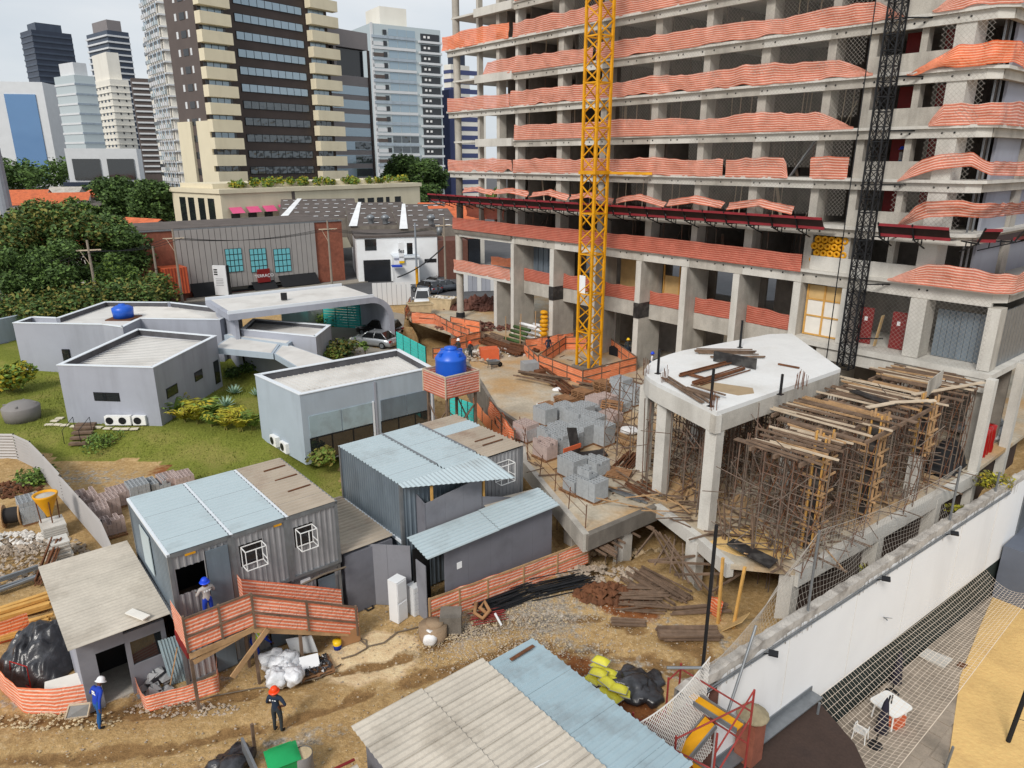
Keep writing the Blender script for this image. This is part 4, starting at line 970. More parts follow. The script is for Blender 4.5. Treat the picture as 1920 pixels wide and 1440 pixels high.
# single props, braces and sticks below the decks
mb = MB(S3)
for i in range(130):
    a, b = (rnd(29, 34.5), rnd(5, 17)) if i % 2 else (rnd(35.2, 39.4), rnd(2, 18))
    mb.tube((a, b, PZ), (a+rnd(-.1, .1), b+rnd(-.1, .1), 6.9), .028, 4)
    for _ in range(2): z = rnd(2.6, 6.5); mb.tube((a, b, z), (a+rnd(-1.6, 1.6), b+rnd(-1.6, 1.6), z+rnd(-1.2, 1.2)), .02, 4)
for i in range(170):
    a, b = rnd(35.1, 39.6), rnd(8, 18.4); z = rnd(PZ, 6.6); an = rnd(0, 6.28); L = rnd(.8, 3.0); mb.tube((a, b, z), (min(39.9, max(34.9, a+math.cos(an)*L)), min(18.6, b+math.sin(an)*L), max(PZ, z+rnd(-1.4, 1.4))), .022, 4)
o = mb.build('steel_props', 'prop_steel'); tag(o, 'dense thicket of thin steel props under the decks', 'props', kind='stuff')
mb = MB(S3); mb2 = MB(S3)
for i in range(420):
    a, b = (rnd(28, 39), rnd(2, 18.5))
    if not inpoly(a, b, PLAT): continue
    an = rnd(0, 3.14); L = rnd(.5, 2.2); z = PZ+.03+abs(random.gauss(0, .12)); (mb if i % 3 else mb2).bar((a, b, z), (a+math.cos(an)*L, b+math.sin(an)*L, max(PZ+.03, z+rnd(-.3, .5))), rnd(.04, .12), .035)
o = mb.build('timber_scraps', 'timber_old'); tag(o, 'litter of old timber scraps under the decks', 'scraps', kind='stuff')
o = mb2.build('timber_scraps', 'timber'); tag(o, 'litter of lighter timber scraps under the decks', 'scraps', kind='stuff')
mb = MB(S3); p = [GS(x, y, PZ) for x, y in ((1325, 1020), (1400, 985), (1475, 1020), (1490, 1048), (1440, 1050), (1380, 1042))]; mb.prism(p, PZ+.004, PZ+.03); tag(mb.build('sand_patch', 'sand'), 'pale sand spread over the near slab corner', 'sand')
mb = MB(S3); P = [GS(x, y, PZ+.1) for x, y in ((1362, 1032), (1375, 1022), (1458, 1062), (1442, 1078))]; mb.prism(P, PZ+.35, PZ+.41); tag(mb.build('dark_board', 'formply'), 'dark weathered form panel lying over the slab edge', 'panel')
for i, (p, q) in enumerate((((1350, 950), (1356, 1012)), ((1400, 930), (1408, 1012)), ((1434, 978), (1408, 1045)))):
    mb = MB(S3); P = Vector(GS(q[0], q[1], PZ)); mb.bar(P, P+Vector((rnd(-.3, .1), rnd(-.3, .3), 1.9)), .09, .05); mb.bar(P+Vector((.12, 0, 0)), P+Vector((rnd(-.3, .1)+.1, rnd(-.3, .3), 1.8)), .08, .05)
    tag(mb.build('leaning_plank', 'timber_old'), 'upright timber strut on the near sandy slab corner, '+['leftmost', 'the middle one', 'the slanting right one'][i], 'strut', 'struts on the slab corner')
# stores behind the formwork: dark tarpaulin heap, red tubes
mb = MB(S3); mb.grid(lambda u, v: (38.0+u*1.6, 0.6+v*3.0, PZ+1.75*(math.sin(math.pi*min(max(u*1.25-.12, 0), 1))**.4)*(math.sin(math.pi*min(max(v*1.2-.1, 0), 1))**.4)+.1*nz(u*5, v*5, 1, 3)), 12, 16); tag(mb.build('tarp_heap', 'black_canvas', None, True), 'dark tarpaulin heap behind the formwork', 'tarpaulin')
for i in range(6):
    mb = MB(); q = S(39.0+.32*(i % 2)+rnd(0, .1), -1.2-.55*(i//2), PZ); mb.lathe([(.27, 0), (.29, .3), (.26, .6), (.29, .9), (.26, 1.3), (.28, 1.6), (.05, 1.62)], q, 12); tag(mb.build('net_roll', "lamp_red", None, True), 'upright red roll of netting behind the slanting pillar, %s of the cluster' % ORD[i], 'net roll', 'red net rolls')
mb = MB(S3)
mb.T = None
for i in range(30): mb.blob(S(38.5+rnd(-1.2, .8), -4.6+rnd(-1.2, 1.2), PZ+.2+rnd(0, .7)), rnd(.25, .45), 9, 7, .6)
tag(mb.build('grey_sacks', 'bag_grey', None, True), 'heap of grey-green sacks on the slab at the right edge', 'sacks', kind='stuff')

# ================================================================ BOUNDARY WALL AND THE LOWER COURT
wall = thing('boundary_wall', 'tall white boundary wall with a stained crumbling top along the trench', 'wall', S(wall_a(12), 12, -5))
def wseg(name, mat, b0, b1, off0, off1, z0, z1, jag=0):
    mb = MB(S3); n_ = 60 if jag else 12; P = []
    mb.prism([(wall_a(b0)+off0, b0), (wall_a(b1)+off0, b1), (wall_a(b1)+off1, b1), (wall_a(b0)+off1, b0)], z0, z1); return mb.build(name, mat, wall)
wseg('wall_face', 'wall_white', 24.5, -1.4, -.16, 0, -2.75, WTOP-.25)
wseg('wall_base', 'wall_dark_green', 40, -1.4, -.3, -.06, -5.2, -2.752)
for q in (20.6, 15.9, 11.3, 6.4, 2.2): mb = MB(S3); mb.bar((wall_a(q)+.002, q, -2.7), (wall_a(q)+.002, q+rnd(-.05, .05), WTOP-.3), .006, .03); mb.build('wall_joint', 'concrete_pale', wall)
mb = MB(S3); B = np.linspace(26.5, -1.4, 110)
for sgn in (0,):
    vs, fs = [], []
    for i, b in enumerate(B):
        j = .10*nz(b*2.3, 0, 1, 4)+.06*nz(b*7, 3, 1, 1); a = wall_a(b); z = WTOP+j
        low = WTOP-.25-.12*abs(nz(b*4, 1, 1, 8))-.2*max(0, nz(b*1.3, 2, 1, 5))
        vs += [(a-.34, b, WTOP-1.2), (a-.34, b, z), (a+.02, b, z+.02), (a+.02, b, low)]
    for i in range(len(B)-1):
        for k in range(3): fs.append((i*4+k, (i+1)*4+k, (i+1)*4+k+1, i*4+k+1))
    mb.add(vs, fs)
mb.build('wall_coping', 'wall_crust', wall)
for zz, off in ((WTOP-.42, .06), (WTOP-.55, .05)): mb = MB(S3); mb.path([(wall_a(b)+off, b, zz) for b in np.linspace(25.5, 1, 20)], .03, 6); mb.build('pipe', 'grey_steel', wall)
mb = MB(S3)
for i in range(120): b = rnd(0, 25); h = rnd(.1, .5); mb.box(wall_a(b)+.022, wall_a(b)+.026, b, b+rnd(.015, .05), WTOP-.3-h, WTOP-.2)
o = mb.build('run_stains', 'wall_crust', wall); o['kind'] = 'stuff'
wseg('wall_face', 'brick_dark', 40, 24.6, -.3, -.02, -2.75, 1.0); 
for q in (22.3, 14.6, 8.4):                     # flood lamps on short arms
    lt = thing('flood_lamp', 'small black flood lamp on the white wall, '+{22.3: 'nearest the red scaffold', 14.6: 'at the middle of the wall', 8.4: 'farthest along the wall'}[q], 'lamp', S(wall_a(q)+.1, q, WTOP-.5), group='flood lamps on the white wall')
    mb = MB(S3); mb.tube((wall_a(q)+.02, q, WTOP-.5), (wall_a(q)+.35, q, WTOP-.3), .025); mb.build('arm', 'black_steel', lt)
    mb = MB(); mb.cbox(S(wall_a(q)+.4, q, WTOP-.26), (.32, .22, .08), RZS+.5, tilt=.4); mb.build('head', 'black_steel', lt)
mb = MB(S3); mb.tube((wall_a(13)+.02, 13.2, -.9), (wall_a(13)+.3, 13.6, -.7), .03); mb.tube((wall_a(13)+.02, 13.2, -.9), (wall_a(13)+.05, 11.2, -1.9), .012); tag(mb.build('wall_bracket', 'grey_steel'), 'thin bracket with a cable on the white wall face', 'bracket')
# fence poles and nets along the wall
def pole(label, base, pytop, r=.05, mat='grey_steel', h=None, group='net poles along the wall', lean=None):
    z1 = h if h is not None else zat(S3(base), pytop); mb = MB(S3); mb.tube(base, (base[0]+(lean[0] if lean else 0), base[1]+(lean[1] if lean else 0), z1), r, 8); mb.box(base[0]-.08, base[0]+.08, base[1]-.08, base[1]+.08, base[2], base[2]+.03)
    tag(mb.build('net_pole', mat), label, 'pole', group); return z1
b2 = L2(1541, 1158, WTOP)[1]; b3 = L2(1810, 986, WTOP)[1]; b4 = L2(1881, 926, WTOP)[1]
z2 = pole('grey net pole at the middle of the white wall', (wall_a(b2)-.1, b2, WTOP-.1), 995)
z3 = pole('grey net pole near the far end of the white wall', (wall_a(b3)-.1, b3, WTOP-.1), 874)
z4 = pole('short grey net pole at the far corner of the white wall', (wall_a(b4)-.1, b4, WTOP-.1), 885)
z1 = pole('tall black pole by the red scaffold, rising in front of the timber piles', (40.1, 25.5, -2), 985, .06, 'black_steel')
pole('leaning grey tube where the white wall begins', (40.6, 24.6, .3), 0, .05, h=3.0, lean=(-.2, -1.6))
def net(name, label, fn, nu, nv, w, mat, nseg=None, group='ball and debris nets', diag=False):
    """strands of a knotted net on the surface fn(u,v); every strand is a thin tube following it"""
    mb = MB()
    S_ = nseg or 24
    if diag:
        for k in range(-nv, nu):
            P = [fn(min(1, max(0, (k+t_*nv)/nu)), t_) for t_ in np.linspace(0, 1, S_) if 0 <= (k+t_*nv)/nu <= 1]
            if len(P) > 1: mb.path(P, w, 3, cap=False)
            P = [fn(min(1, max(0, (k+(1-t_)*nv)/nu)), t_) for t_ in np.linspace(0, 1, S_) if 0 <= (k+(1-t_)*nv)/nu <= 1]
            if len(P) > 1: mb.path(P, w, 3, cap=False)
    else:
        for i in range(nu+1): mb.path([fn(i/nu, t_) for t_ in np.linspace(0, 1, S_)], w, 3, cap=False)
        for j in range(nv+1): mb.path([fn(t_, j/nv) for t_ in np.linspace(0, 1, S_*2)], w, 3, cap=False)
    P = [fn(t_, 1) for t_ in np.linspace(0, 1, S_*2)]; mb.path(P, w*2.2, 4, cap=False)
    return tag(mb.build(name, mat), label, 'net', group)
def fnet(u, v):
    b = 25.2+(b3-25.2)*u; f = (25.2-b)/(25.2-b2)
    top = WTOP+.15+(z2-WTOP-.15)*f if f < 1 else z2+(z3-z2)*((b2-b)/(b2-b3))
    top -= .35*math.sin(math.pi*(f if f < 1 else (b2-b)/(b2-b3)))
    return S(wall_a(b)-.1-.5*math.sin(math.pi*v)*(.5+.5*math.sin(b)), b, lerp(WTOP, top, v))
net('debris_net', 'grey knotted net on poles along the top of the white wall', fnet, 92, 15, .0045, 'net_grey')
def fnet2(u, v):                                 # overhead ball net above the patio
    b = lerp(20.5, 2.5, u); w_ = lerp(3.6, 2.2, u); z = -2.5-.6*math.sin(math.pi*v)*(.7+.3*math.sin(u*9))-.35*v
    return S(wall_a(b)+.15+v*w_, b, z+.25*math.sin(u*7+v*2)*.3)
net('ball_net', 'white square-meshed ball net stretched over the patio below the white wall', fnet2, 84, 15, .0065, 'net_tan', 26)
def fnet3(u, v):                                 # net fence in front of the yellow bags
    b = lerp(25.3, 35.5, u); return S(40.15+.25*math.sin(u*5)-.9*(1-v)*(-.6), b+.4*math.sin(v*4)*.3, lerp(-.5, 2.7-.3*math.sin(math.pi*u*2), v))
net('site_net', 'white diamond net sagging along the yard edge by the yellow bags', fnet3, 64, 22, .012, 'net_white', 20, diag=True)
mb = MB(); mb.grid(lambda u, v: S(40.9+1.5*v+.2*math.sin(u*9), 27.5+u*9, -1.6-v*1.6+.12*nz(u*8, v*4, 1, 2)), 40, 12); tag(mb.build('net_heap', 'net_white', None, True), 'pale fallen sheet of netting below the yard edge', 'net')
# patio furniture
def umbrella(label, px, py, h, lean):
    q = G(px, py, CZ); root = thing('parasol', label, 'parasol', q, group='closed dark parasols on the patio')
    mb = MB(); mb.tube((0, 0, 0), (lean, 0, h), .03, 8); mb.build('pole', 'black_steel', root, local=True)
    mb = MB(); mb.lathe([(.02, h-.1), (.10, h-.35), (.2, h-1.1), (.27, h-1.75), (.22, h-1.8), (.05, h-1.7)], (lean*.6, 0, 0), 10); mb.build('canopy', 'umbrella_navy', root, True, local=True)
    mb = MB(); mb.lathe([(.3, 0), (.3, .06), (.06, .12)], (0, 0, 0), 14); mb.build('foot', 'black_steel', root, local=True)
umbrella('closed dark parasol behind the white table', 1672, 1300, 2.4, .1); umbrella('closed dark parasol in front of the white chair', 1640, 1398, 2.5, .25)
tb = thing('patio_table', 'white plastic table with rounded corners under the ball net', 'table', G(1665, 1350, CZ), .5)
mb = MB(); pr = []
for cx, cy, a0 in ((.45, .45, 0), (-.45, .45, 90), (-.45, -.45, 180), (.45, -.45, 270)):
    for k in range(4): an = R(a0+30*k); pr.append((cx+.18*math.cos(an), cy+.18*math.sin(an)))
mb.prism(pr, .82, .87); mb.build('tabletop', 'plastic_white', tb, local=True)
for sx in (-.42, .42):
    for sy in (-.42, .42): mb = MB(); mb.tube((sx*1.1, sy*1.1, 0), (sx, sy, .82), .035, 6); mb.build('leg', 'plastic_white', tb, local=True)
mb = MB(); mb.tube((0, 0, .1), (0, 0, 1.3), .03); mb.build('parasol_post', 'black_steel', tb, local=True)
ch = thing('patio_chair', 'white plastic chair by the dark parasol', 'chair', G(1612, 1385, CZ), 2.4)
mb = MB(); mb.prism([(-.24, -.22), (.24, -.22), (.22, .22), (-.22, .22)], .42, .45); mb.build('seat', 'plastic_white', ch, local=True)
mb = MB()
for k in range(6): mb.bar((-.2+k*.08, .22, .45), (-.17+k*.068, .34, .88), .045, .02)
mb.path([(-.24, .22, .45), (-.22, .33, .8), (-.1, .37, .92), (.1, .37, .92), (.22, .33, .8), (.24, .22, .45)], .025, 6); mb.build('backrest', 'plastic_white', ch, local=True)
for sx in (-.22, .22):
    for sy in (-.2, .2): mb = MB(); mb.tube((sx*1.15, sy*1.15, 0), (sx, sy, .43), .025, 6); mb.build('leg', 'plastic_white', ch, local=True)
    mb = MB(); mb.path([(sx, .24, .62), (sx*1.15, 0, .65), (sx*1.1, -.2, .62), (sx, -.2, .45)], .022, 6); mb.build('armrest', 'plastic_white', ch, local=True)
mb = MB(); q = G(1680, 1360, CZ); mb.cbox(q+Vector((0, 0, .25)), (.6, .4, .5), .5); tag(mb.build('wooden_crate', 'orange_box'), 'orange-brown wooden crate under the white table', 'crate')
mb = MB(); mb.prism([gp(x, y, CZ+.02) for x, y in ((1738, 1218), (1786, 1238), (1770, 1254), (1722, 1230))], CZ+.02, CZ+.1); tag(mb.build('stone_slab', 'concrete_pale'), 'pale flat slab lying on the patio', 'slab')
mb = MB(); mb.prism([gp(x, y, CZ+.02) for x, y in ((1800, 1241), (1815, 1247), (1808, 1254), (1793, 1248))], CZ+.02, CZ+.04); tag(mb.build('drain_grate', 'rust_steel'), 'small rusty drain grate in the patio', 'drain')
q = G(1890, 1391, CZ); mb = MB(); mb.tube(q, q+Vector((.25, 0, 3.0)), .09, 8); tag(mb.build('court_post', 'black_canvas'), 'black padded net post in the sand court', 'post')
mb = MB(); mb.tube(q+Vector((.1, 0, 1.2)), q+Vector((4, -2, 1.1)), .012, 4); mb.tube(q+Vector((.2, 0, 2.2)), q+Vector((4, -2, 2.1)), .012, 4); tag(mb.build('court_net_rope', 'rope_dark'), 'dark ropes running from the padded net post', 'rope')
for i, (x0, y0, x1, y1) in enumerate(((1512, 1445, 1541, 1318), (1772, 1445, 1778, 1400))):
    q = G(x0, y0, CZ); z = zat(q, y1); mb = MB(); mb.tube(q, (q.x+.1, q.y, z), .05, 8); tag(mb.build('fence_post', 'grey_steel'), ['tall grey post in front of the brown roof', 'grey post at the edge of the sand court'][i], 'post', 'grey posts of the ball net')
# brown flat roof with metal gutter beside the wall, chimney with cap
br = [(wall_a(23)+.05, 24.6), (wall_a(18.4)+.05, 18.4), (41.6, 18.9), (42.9, 19.6), (43.7, 20.4), (44.3, 21.6), (44.6, 23.5), (44.6, 29), (41.2, 29)]
lt = thing('lean_to_roof', 'dark brown felt roof with rounded corner below the white wall', 'roof', S(42.5, 23, -4))
mb = MB(S3); mb.prism(br, -2.45, -2.25); mb.build('roof_felt', 'roof_brown', lt)
mb = MB(S3); mb.bar((wall_a(24.4)+.25, 24.5, -2.05), (wall_a(18.5)+.25, 18.5, -2.05), .5, .06); mb.bar((wall_a(24.4)+.02, 24.5, -1.95), (wall_a(18.5)+.02, 18.5, -1.95), .05, .3); mb.build('gutter', 'grey_steel', lt)
mb = MB(S3); mb.prism([(41.0, 18.8), (41.2, 28.8), (44.2, 28.8), (44.2, 22), (42.8, 19.9)], -5, -2.46); mb.build('wall', 'wall_dark_green', lt)
CH_AB = L2(1402, 1425, -2.3)
ch_ = thing('barbecue_chimney', 'short brick chimney with a pleated metal cap beside the red scaffold', 'chimney', S(*CH_AB, -2.3))
mb = MB(S3); mb.box(CH_AB[0]-.35, CH_AB[0]+.35, CH_AB[1]-.35, CH_AB[1]+.35, -2.3, -.5); mb.build('stack', 'brick', ch_)
mb = MB(); cp = S(*CH_AB, -.3); mb.lathe([(.01, .35), (.55, 0), (.56, -.05)], cp, 14); mb.build('cap', 'thatch', ch_)
# red stair scaffold with yellow treads
P0, P1 = G(1276, 1293, 1.7), G(1388, 1364, 1.7); d = (P1-P0).normalized(); n = Vector((d.y, -d.x, 0)); n = n if n.y < 0 else -n
L = (P1-P0).length
sc_ = thing('stair_scaffold', 'red tubular stair scaffold with yellow plank treads in the near corner', 'scaffold', Vector((P0.x, P0.y, -4)))
X = lambda u, v, z: Vector((P0.x+d.x*u+n.x*v, P0.y+d.y*u+n.y*v, z))
for u, v, h in ((-.25, .35, 2.2), (-.25, -.3, 2.4), (L+.15, -.3, 3.0), (L+.15, 1.6, 2.6), (-.25, 2.1, 1.9), (L*.55, 1.9, 1.9)):
    mb = MB(); mb.tube(X(u, v, -5), X(u, v, h), .035, 8); mb.build('upright', 'red_steel', sc_)
for a_, b_ in (((-.25, -.3, 1.0), (L+.15, -.3, 1.0)), ((-.25, -.3, 2.2), (L+.15, -.3, 2.2)), ((-.25, 2.1, .4), (L+.15, 1.6, .4)), ((-.25, 2.1, 1.3), (L+.15, 1.6, 1.3)), ((-.25, -.3, -.8), (L+.15, 1.6, .4)), ((-.25, .35, 1.0), (-.25, 2.1, .3)), ((-.25, .35, 2.1), (-.25, -.3, 2.2)), ((L+.15, -.3, 3.0), (L+.15, 1.6, 1.9)), ((L+.15, -.3, 2.0), (L+.15, 1.6, .9)), ((-.25, 2.1, 1.7), (-.25, .35, .2)), ((L*.55, 1.9, 1.8), (L+.15, -.3, 2.6))):
    mb = MB(); mb.tube(X(*a_), X(*b_), .028, 6); mb.build('tube', 'red_steel', sc_)
def tread(a_, b_, w_):
    mb = MB(); mb.bar(a_, b_, w_, .05); o = mb.build('tread', 'yellow_paint', sc_)
    dd = (Vector(b_)-Vector(a_)).normalized(); sd_ = dd.cross(Vector((0, 0, 1))).normalized()*(w_/2+.035)
    for s_ in (-1, 1): mb = MB(); mb.bar(Vector(a_)+sd_*s_, Vector(b_)+sd_*s_, .05, .16); mb.build('side_rail', 'grey_steel', o)
tread(X(0, 0, 1.7), X(L, 0, 1.7), .34); q0, q1 = G(1332, 1352, 1.3), G(1266, 1432, .3); tread(q0, q1, .42); q0, q1 = G(1286, 1432, -.2), G(1350, 1475, -.2); tread(q0, q1, .4)
mb = MB(); q0, q1 = G(1250, 1252, 2.9), G(1315, 1252, 2.9); mb.tube(q0, q1, .05, 8); tag(mb.build('grey_tube', 'grey_steel'), 'pale green-grey tube lying level beside the black pole', 'tube')
# slate-blue building at the far end of the court
sb = thing('court_building', 'slate-blue wall block closing the far end of the sand court', 'building', S(44, -1, -4))
mb = MB(S3); mb.box(wall_a(0)+.1, 60, -4, .4, -5.1, -1.8); mb.build('wall', 'wall_slate', sb)
mb = MB(S3); mb.box(wall_a(0)+.3, 60, -9, -4.1, -5.1, .9); mb.build('upper_wall', 'wall_dark_green', sb)
for j in range(8): mb = MB(S3); mb.box(wall_a(0)+.4+j*.9, wall_a(0)+.45+j*.9, -4.09, -4.03, -1.6, .9); mb.build('rib', 'wall_slate', sb)
mb = MB(S3); mb.box(wall_a(-1.4)-.3, wall_a(-1.4)+.05, -4, -1.45, -3, 1.6); mb.build('end_pier', 'grey_steel', sb)

# ================================================================ PEOPLE
def person(label, loc, rz, shirt, pants, hat=None, skin='skin', pose=None, h=1.74, boots='boots', sleeves=True, group=None, vest=None, back_print=None):
    J = dict(pel=(0, 0, .95), bel=(0, 0, 1.08), che=(0, .01, 1.30), nec=(0, .01, 1.47), hed=(0, -.02, 1.60), top=(0, -.01, 1.70),
             sl=(.19, .01, 1.41), sr=(-.19, .01, 1.41), el=(.26, .05, 1.13), er=(-.26, .05, 1.13), wl=(.26, -.07, .90), wr=(-.26, -.07, .90),
             hl=(.1, 0, .90), hr=(-.1, 0, .90), kl=(.12, -.02, .50), kr=(-.12, -.02, .50), al=(.12, .03, .09), ar=(-.12, .03, .09), tl=(.14, -.16, .04), tr=(-.14, -.16, .04))
    J.update(pose or {})
    k = h/1.74
    names = list(J); idx = {n_: i for i, n_ in enumerate(names)}
    V = [Vector(J[n_])*k for n_ in names]
    RAD = dict(pel=.15, bel=.135, che=.15, nec=.06, hed=.10, top=.07, sl=.075, sr=.075, el=.048, er=.048, wl=.034, wr=.034, hl=.10, hr=.10, kl=.068, kr=.068, al=.045, ar=.045, tl=.04, tr=.04)
    rad = [RAD[n_]*k for n_ in names]
    E = [('pel', 'bel'), ('bel', 'che'), ('che', 'nec'), ('nec', 'hed'), ('hed', 'top'), ('che', 'sl'), ('che', 'sr'), ('sl', 'el'), ('sr', 'er'), ('el', 'wl'), ('er', 'wr'), ('pel', 'hl'), ('pel', 'hr'), ('hl', 'kl'), ('hr', 'kr'), ('kl', 'al'), ('kr', 'ar'), ('al', 'tl'), ('ar', 'tr')]
    edges = [(idx[a], idx[b]) for a, b in E]
    seg = {}
    arm = shirt if sleeves else skin
    bone_m = {('pel', 'bel'): shirt, ('bel', 'che'): shirt, ('che', 'nec'): shirt, ('nec', 'hed'): skin, ('hed', 'top'): skin, ('che', 'sl'): shirt, ('che', 'sr'): shirt, ('sl', 'el'): shirt, ('sr', 'er'): shirt, ('el', 'wl'): arm, ('er', 'wr'): arm,
              ('pel', 'hl'): pants, ('pel', 'hr'): pants, ('hl', 'kl'): pants, ('hr', 'kr'): pants, ('kl', 'al'): pants, ('kr', 'ar'): pants, ('al', 'tl'): boots, ('ar', 'tr'): boots}
    bones = [(V[idx[a]], V[idx[b]], m_) for (a, b), m_ in bone_m.items()]
    for s_, e_, w_ in (('l', 'el', 'wl'), ('r', 'er', 'wr')):          # palm and five fingers
        W = V[idx[w_]]; d = (W-V[idx[e_]]).normalized(); side = d.cross(Vector((0, 1, .2))).normalized(); bend = d.cross(side).normalized()
        pi = len(V); V.append(W+d*.075*k); rad.append(.032*k); edges.append((idx[w_], pi)); bones.append((W, V[pi], skin))
        for f in range(5):
            if f < 4: b0 = V[pi]+side*(f-1.5)*.02*k+d*.012*k; m1 = b0+d*(.034+.006*(1.5-abs(f-1.5)))*k+bend*.008*k; t1 = m1+d*.022*k+bend*.022*k
            else: b0 = W+d*.03*k+side*.034*k; m1 = b0+side*.026*k+d*.02*k; t1 = m1+d*.025*k+bend*.01*k
            src = pi if f < 4 else idx[w_]
            i0 = len(V); V += [m1, t1]; rad += [.0095*k, .008*k]; edges += [(src, i0), (i0, i0+1)]; bones.append((b0, t1, skin))
    me = bpy.data.meshes.new('person_body'); me.from_pydata(V, edges, []); ob = bpy.data.objects.new('tmp', me); COL.objects.link(ob)
    md = ob.modifiers.new('s', 'SKIN'); md.use_smooth_shade = True; md.branch_smoothing = .4
    sv = me.skin_vertices[0].data
    for i, r_ in enumerate(rad): sv[i].radius = (r_, r_*(.82 if i in (idx['che'], idx['pel'], idx['bel']) else 1)); sv[i].use_root = (i == idx['pel'])
    ob.modifiers.new('d', 'SUBSURF').levels = 1
    dg = bpy.context.evaluated_depsgraph_get(); em = bpy.data.meshes.new_from_object(ob.evaluated_get(dg)); bpy.data.objects.remove(ob)
    em.name = 'person_body'; em.materials.clear(); ms = []
    for m_ in (shirt, pants, skin, boots): 
        if m_ not in ms: ms.append(m_); em.materials.append(MAT[m_])
    for p_ in em.polygons:
        c = p_.center; best = 9; bm_ = shirt
        for a, b, m_ in bones:
            ab = b-a; t_ = max(0, min(1, (c-a).dot(ab)/max(1e-9, ab.length_squared))); dd = (c-a-ab*t_).length
            if dd < best: best = dd; bm_ = m_
        p_.material_index = ms.index(bm_); p_.use_smooth = True
    root = thing('person', label, 'person', loc, rz, group)
    o = bpy.data.objects.new('body', em); COL.objects.link(o); o.parent = root
    H_ = Vector(J['hed'])*k; T_ = Vector(J['top'])*k; up = (T_-H_).normalized()
    q = up.to_track_quat('Z', 'Y').to_matrix()
    mb = MB(); mb.sphere(H_+Vector((0, -.105*k, -.01)), .017*k, 6, 4); mb.build('nose', skin, root, True, local=True)
    for sx in (-1, 1): mb = MB(); mb.sphere(H_+Vector((sx*.04, -.092*k, .02)), .010*k, 6, 4); mb.build('eye', 'hair', root, local=True)
    if hat:
        mb = MB(); mb.lathe([(.135, .0), (.128, .03), (.125, .07), (.105, .12), (.065, .155), (.001, .165)], (0, 0, 0), 16); mb.lathe([(.12, .005), (.175, -.012), (.175, 0.0), (.125, .02)], (0, -.012, 0), 16)
        mb.v = [tuple(q@Vector(v)*k+H_+up*.015) for v in mb.v]; mb.build('helmet', hat, root, True, local=True)
    else:
        mb = MB(); mb.sphere((0, 0, 0), .112*k, 10, 8); mb.v = [tuple(Vector(v)+H_+up*.025+Vector((0, .012, .012))) for v in mb.v]; mb.build('hair', 'hair', root, True, local=True)
    if vest:
        c, b = Vector(J['che'])*k, Vector(J['bel'])*k; ax = (c-b).normalized(); qq = ax.to_track_quat('Z', 'Y').to_matrix()
        mb = MB(); mb.lathe([(.178, -.02), (.185, .12), (.185, .26), (.15, .33)], (0, 0, 0), 14); mb.v = [tuple(qq@Vector((v[0], v[1]*.86, v[2]))*k+b) for v in mb.v]; mb.build('vest', vest, root, True, local=True)
        for zz in (.08, .2): mb = MB(); mb.lathe([(.187, zz), (.188, zz+.045)], (0, 0, 0), 14); mb.v = [tuple(qq@Vector((v[0], v[1]*.87, v[2]))*k+b) for v in mb.v]; mb.build('reflective_band', 'print_white', root, True, local=True)
    if back_print:
        for (x, z, w_, hh) in back_print:
            mb = MB(); c = Vector(J['che'])*k; mb.box(c.x+x-w_/2, c.x+x+w_/2, c.y+.128*k, c.y+.136*k, c.z+z-hh/2, c.z+z+hh/2); mb.build('shirt_print', 'print_white', root, local=True)
    return root
WALK = dict(kl=(.12, -.16, .53), al=(.12, -.12, .10), tl=(.13, -.31, .05), kr=(-.12, .08, .50), ar=(-.12, .30, .14), tr=(-.13, .14, .05))

# ================================================================ STORES ON THE PLATFORM
def block_mesh(nx, ny, nl, mat, holes_part=True, ragged=0):
    """stack of hollow blocks on a pallet: lower courses solid, top course with open cells"""
    mb = MB(); bx, by, bz = .39, .19, .19
    ox, oy = -nx*.4/2, -ny*.2/2
    for l in range(nl):
        for i in range(nx):
            for j in range(ny):
                x0, y0, z0 = ox+i*.4+rnd(-.005, .005), oy+j*.2+rnd(-.005, .005), .13+l*.195
                top = l == nl-1
                if top and ragged and random.random() < ragged: continue
                if True:
                    t_ = .024
                    mb.box(x0, x0+bx, y0, y0+t_, z0, z0+bz); mb.box(x0, x0+bx, y0+by-t_, y0+by, z0, z0+bz)
                    for q in (0, (bx-t_)/2, bx-t_): mb.box(x0+q, x0+q+t_, y0+t_, y0+by-t_, z0, z0+bz-.001)
    return mb.mesh('blocks', mat)
def pallet_mesh(w=1.2, d=1.0):
    mb = MB()
    for i in range(7): y = -d/2+.05+i*(d-.1)/6; mb.box(-w/2, w/2, y-.045, y+.045, .1, .122)
    for x in (-w/2+.05, 0, w/2-.05): mb.box(x-.045, x+.045, -d/2, d/2, .02, .1)
    for y in (-d/2+.05, 0, d/2-.05): mb.box(-w/2, w/2, y-.045, y+.045, 0, .02)
    return mb.mesh('pallet', 'pallet_wood')
PAL = pallet_mesh()
def stack(label, px, py, nx, ny, nl, mat='block_grey', rag=0, z=PZ, wrap=False, rz=0, loc=None):
    q = loc if loc is not None else G(px, py, z)
    root = thing('block_stack', label, 'block stack', q, RZS+rz+rnd(-.05, .05), 'pallets of hollow blocks')
    link_mesh('pallet', PAL, root)
    o = link_mesh('blocks', block_mesh(nx, ny, nl, mat, True, rag), root); o['kind'] = 'stuff'
    if wrap:
        mb = MB(); w_, d_, h_ = nx*.2+.015, ny*.1+.015, .13+nl*.195-.25
        mb.add([(-w_, -d_, .12), (w_, -d_, .12), (w_, d_, .12), (-w_, d_, .12), (-w_, -d_, h_), (w_, -d_, h_), (w_, d_, h_), (-w_, d_, h_)], [(0, 1, 5, 4), (1, 2, 6, 5), (2, 3, 7, 6), (3, 0, 4, 7)]); mb.build('film', 'film_clear', root, local=True)
    return root
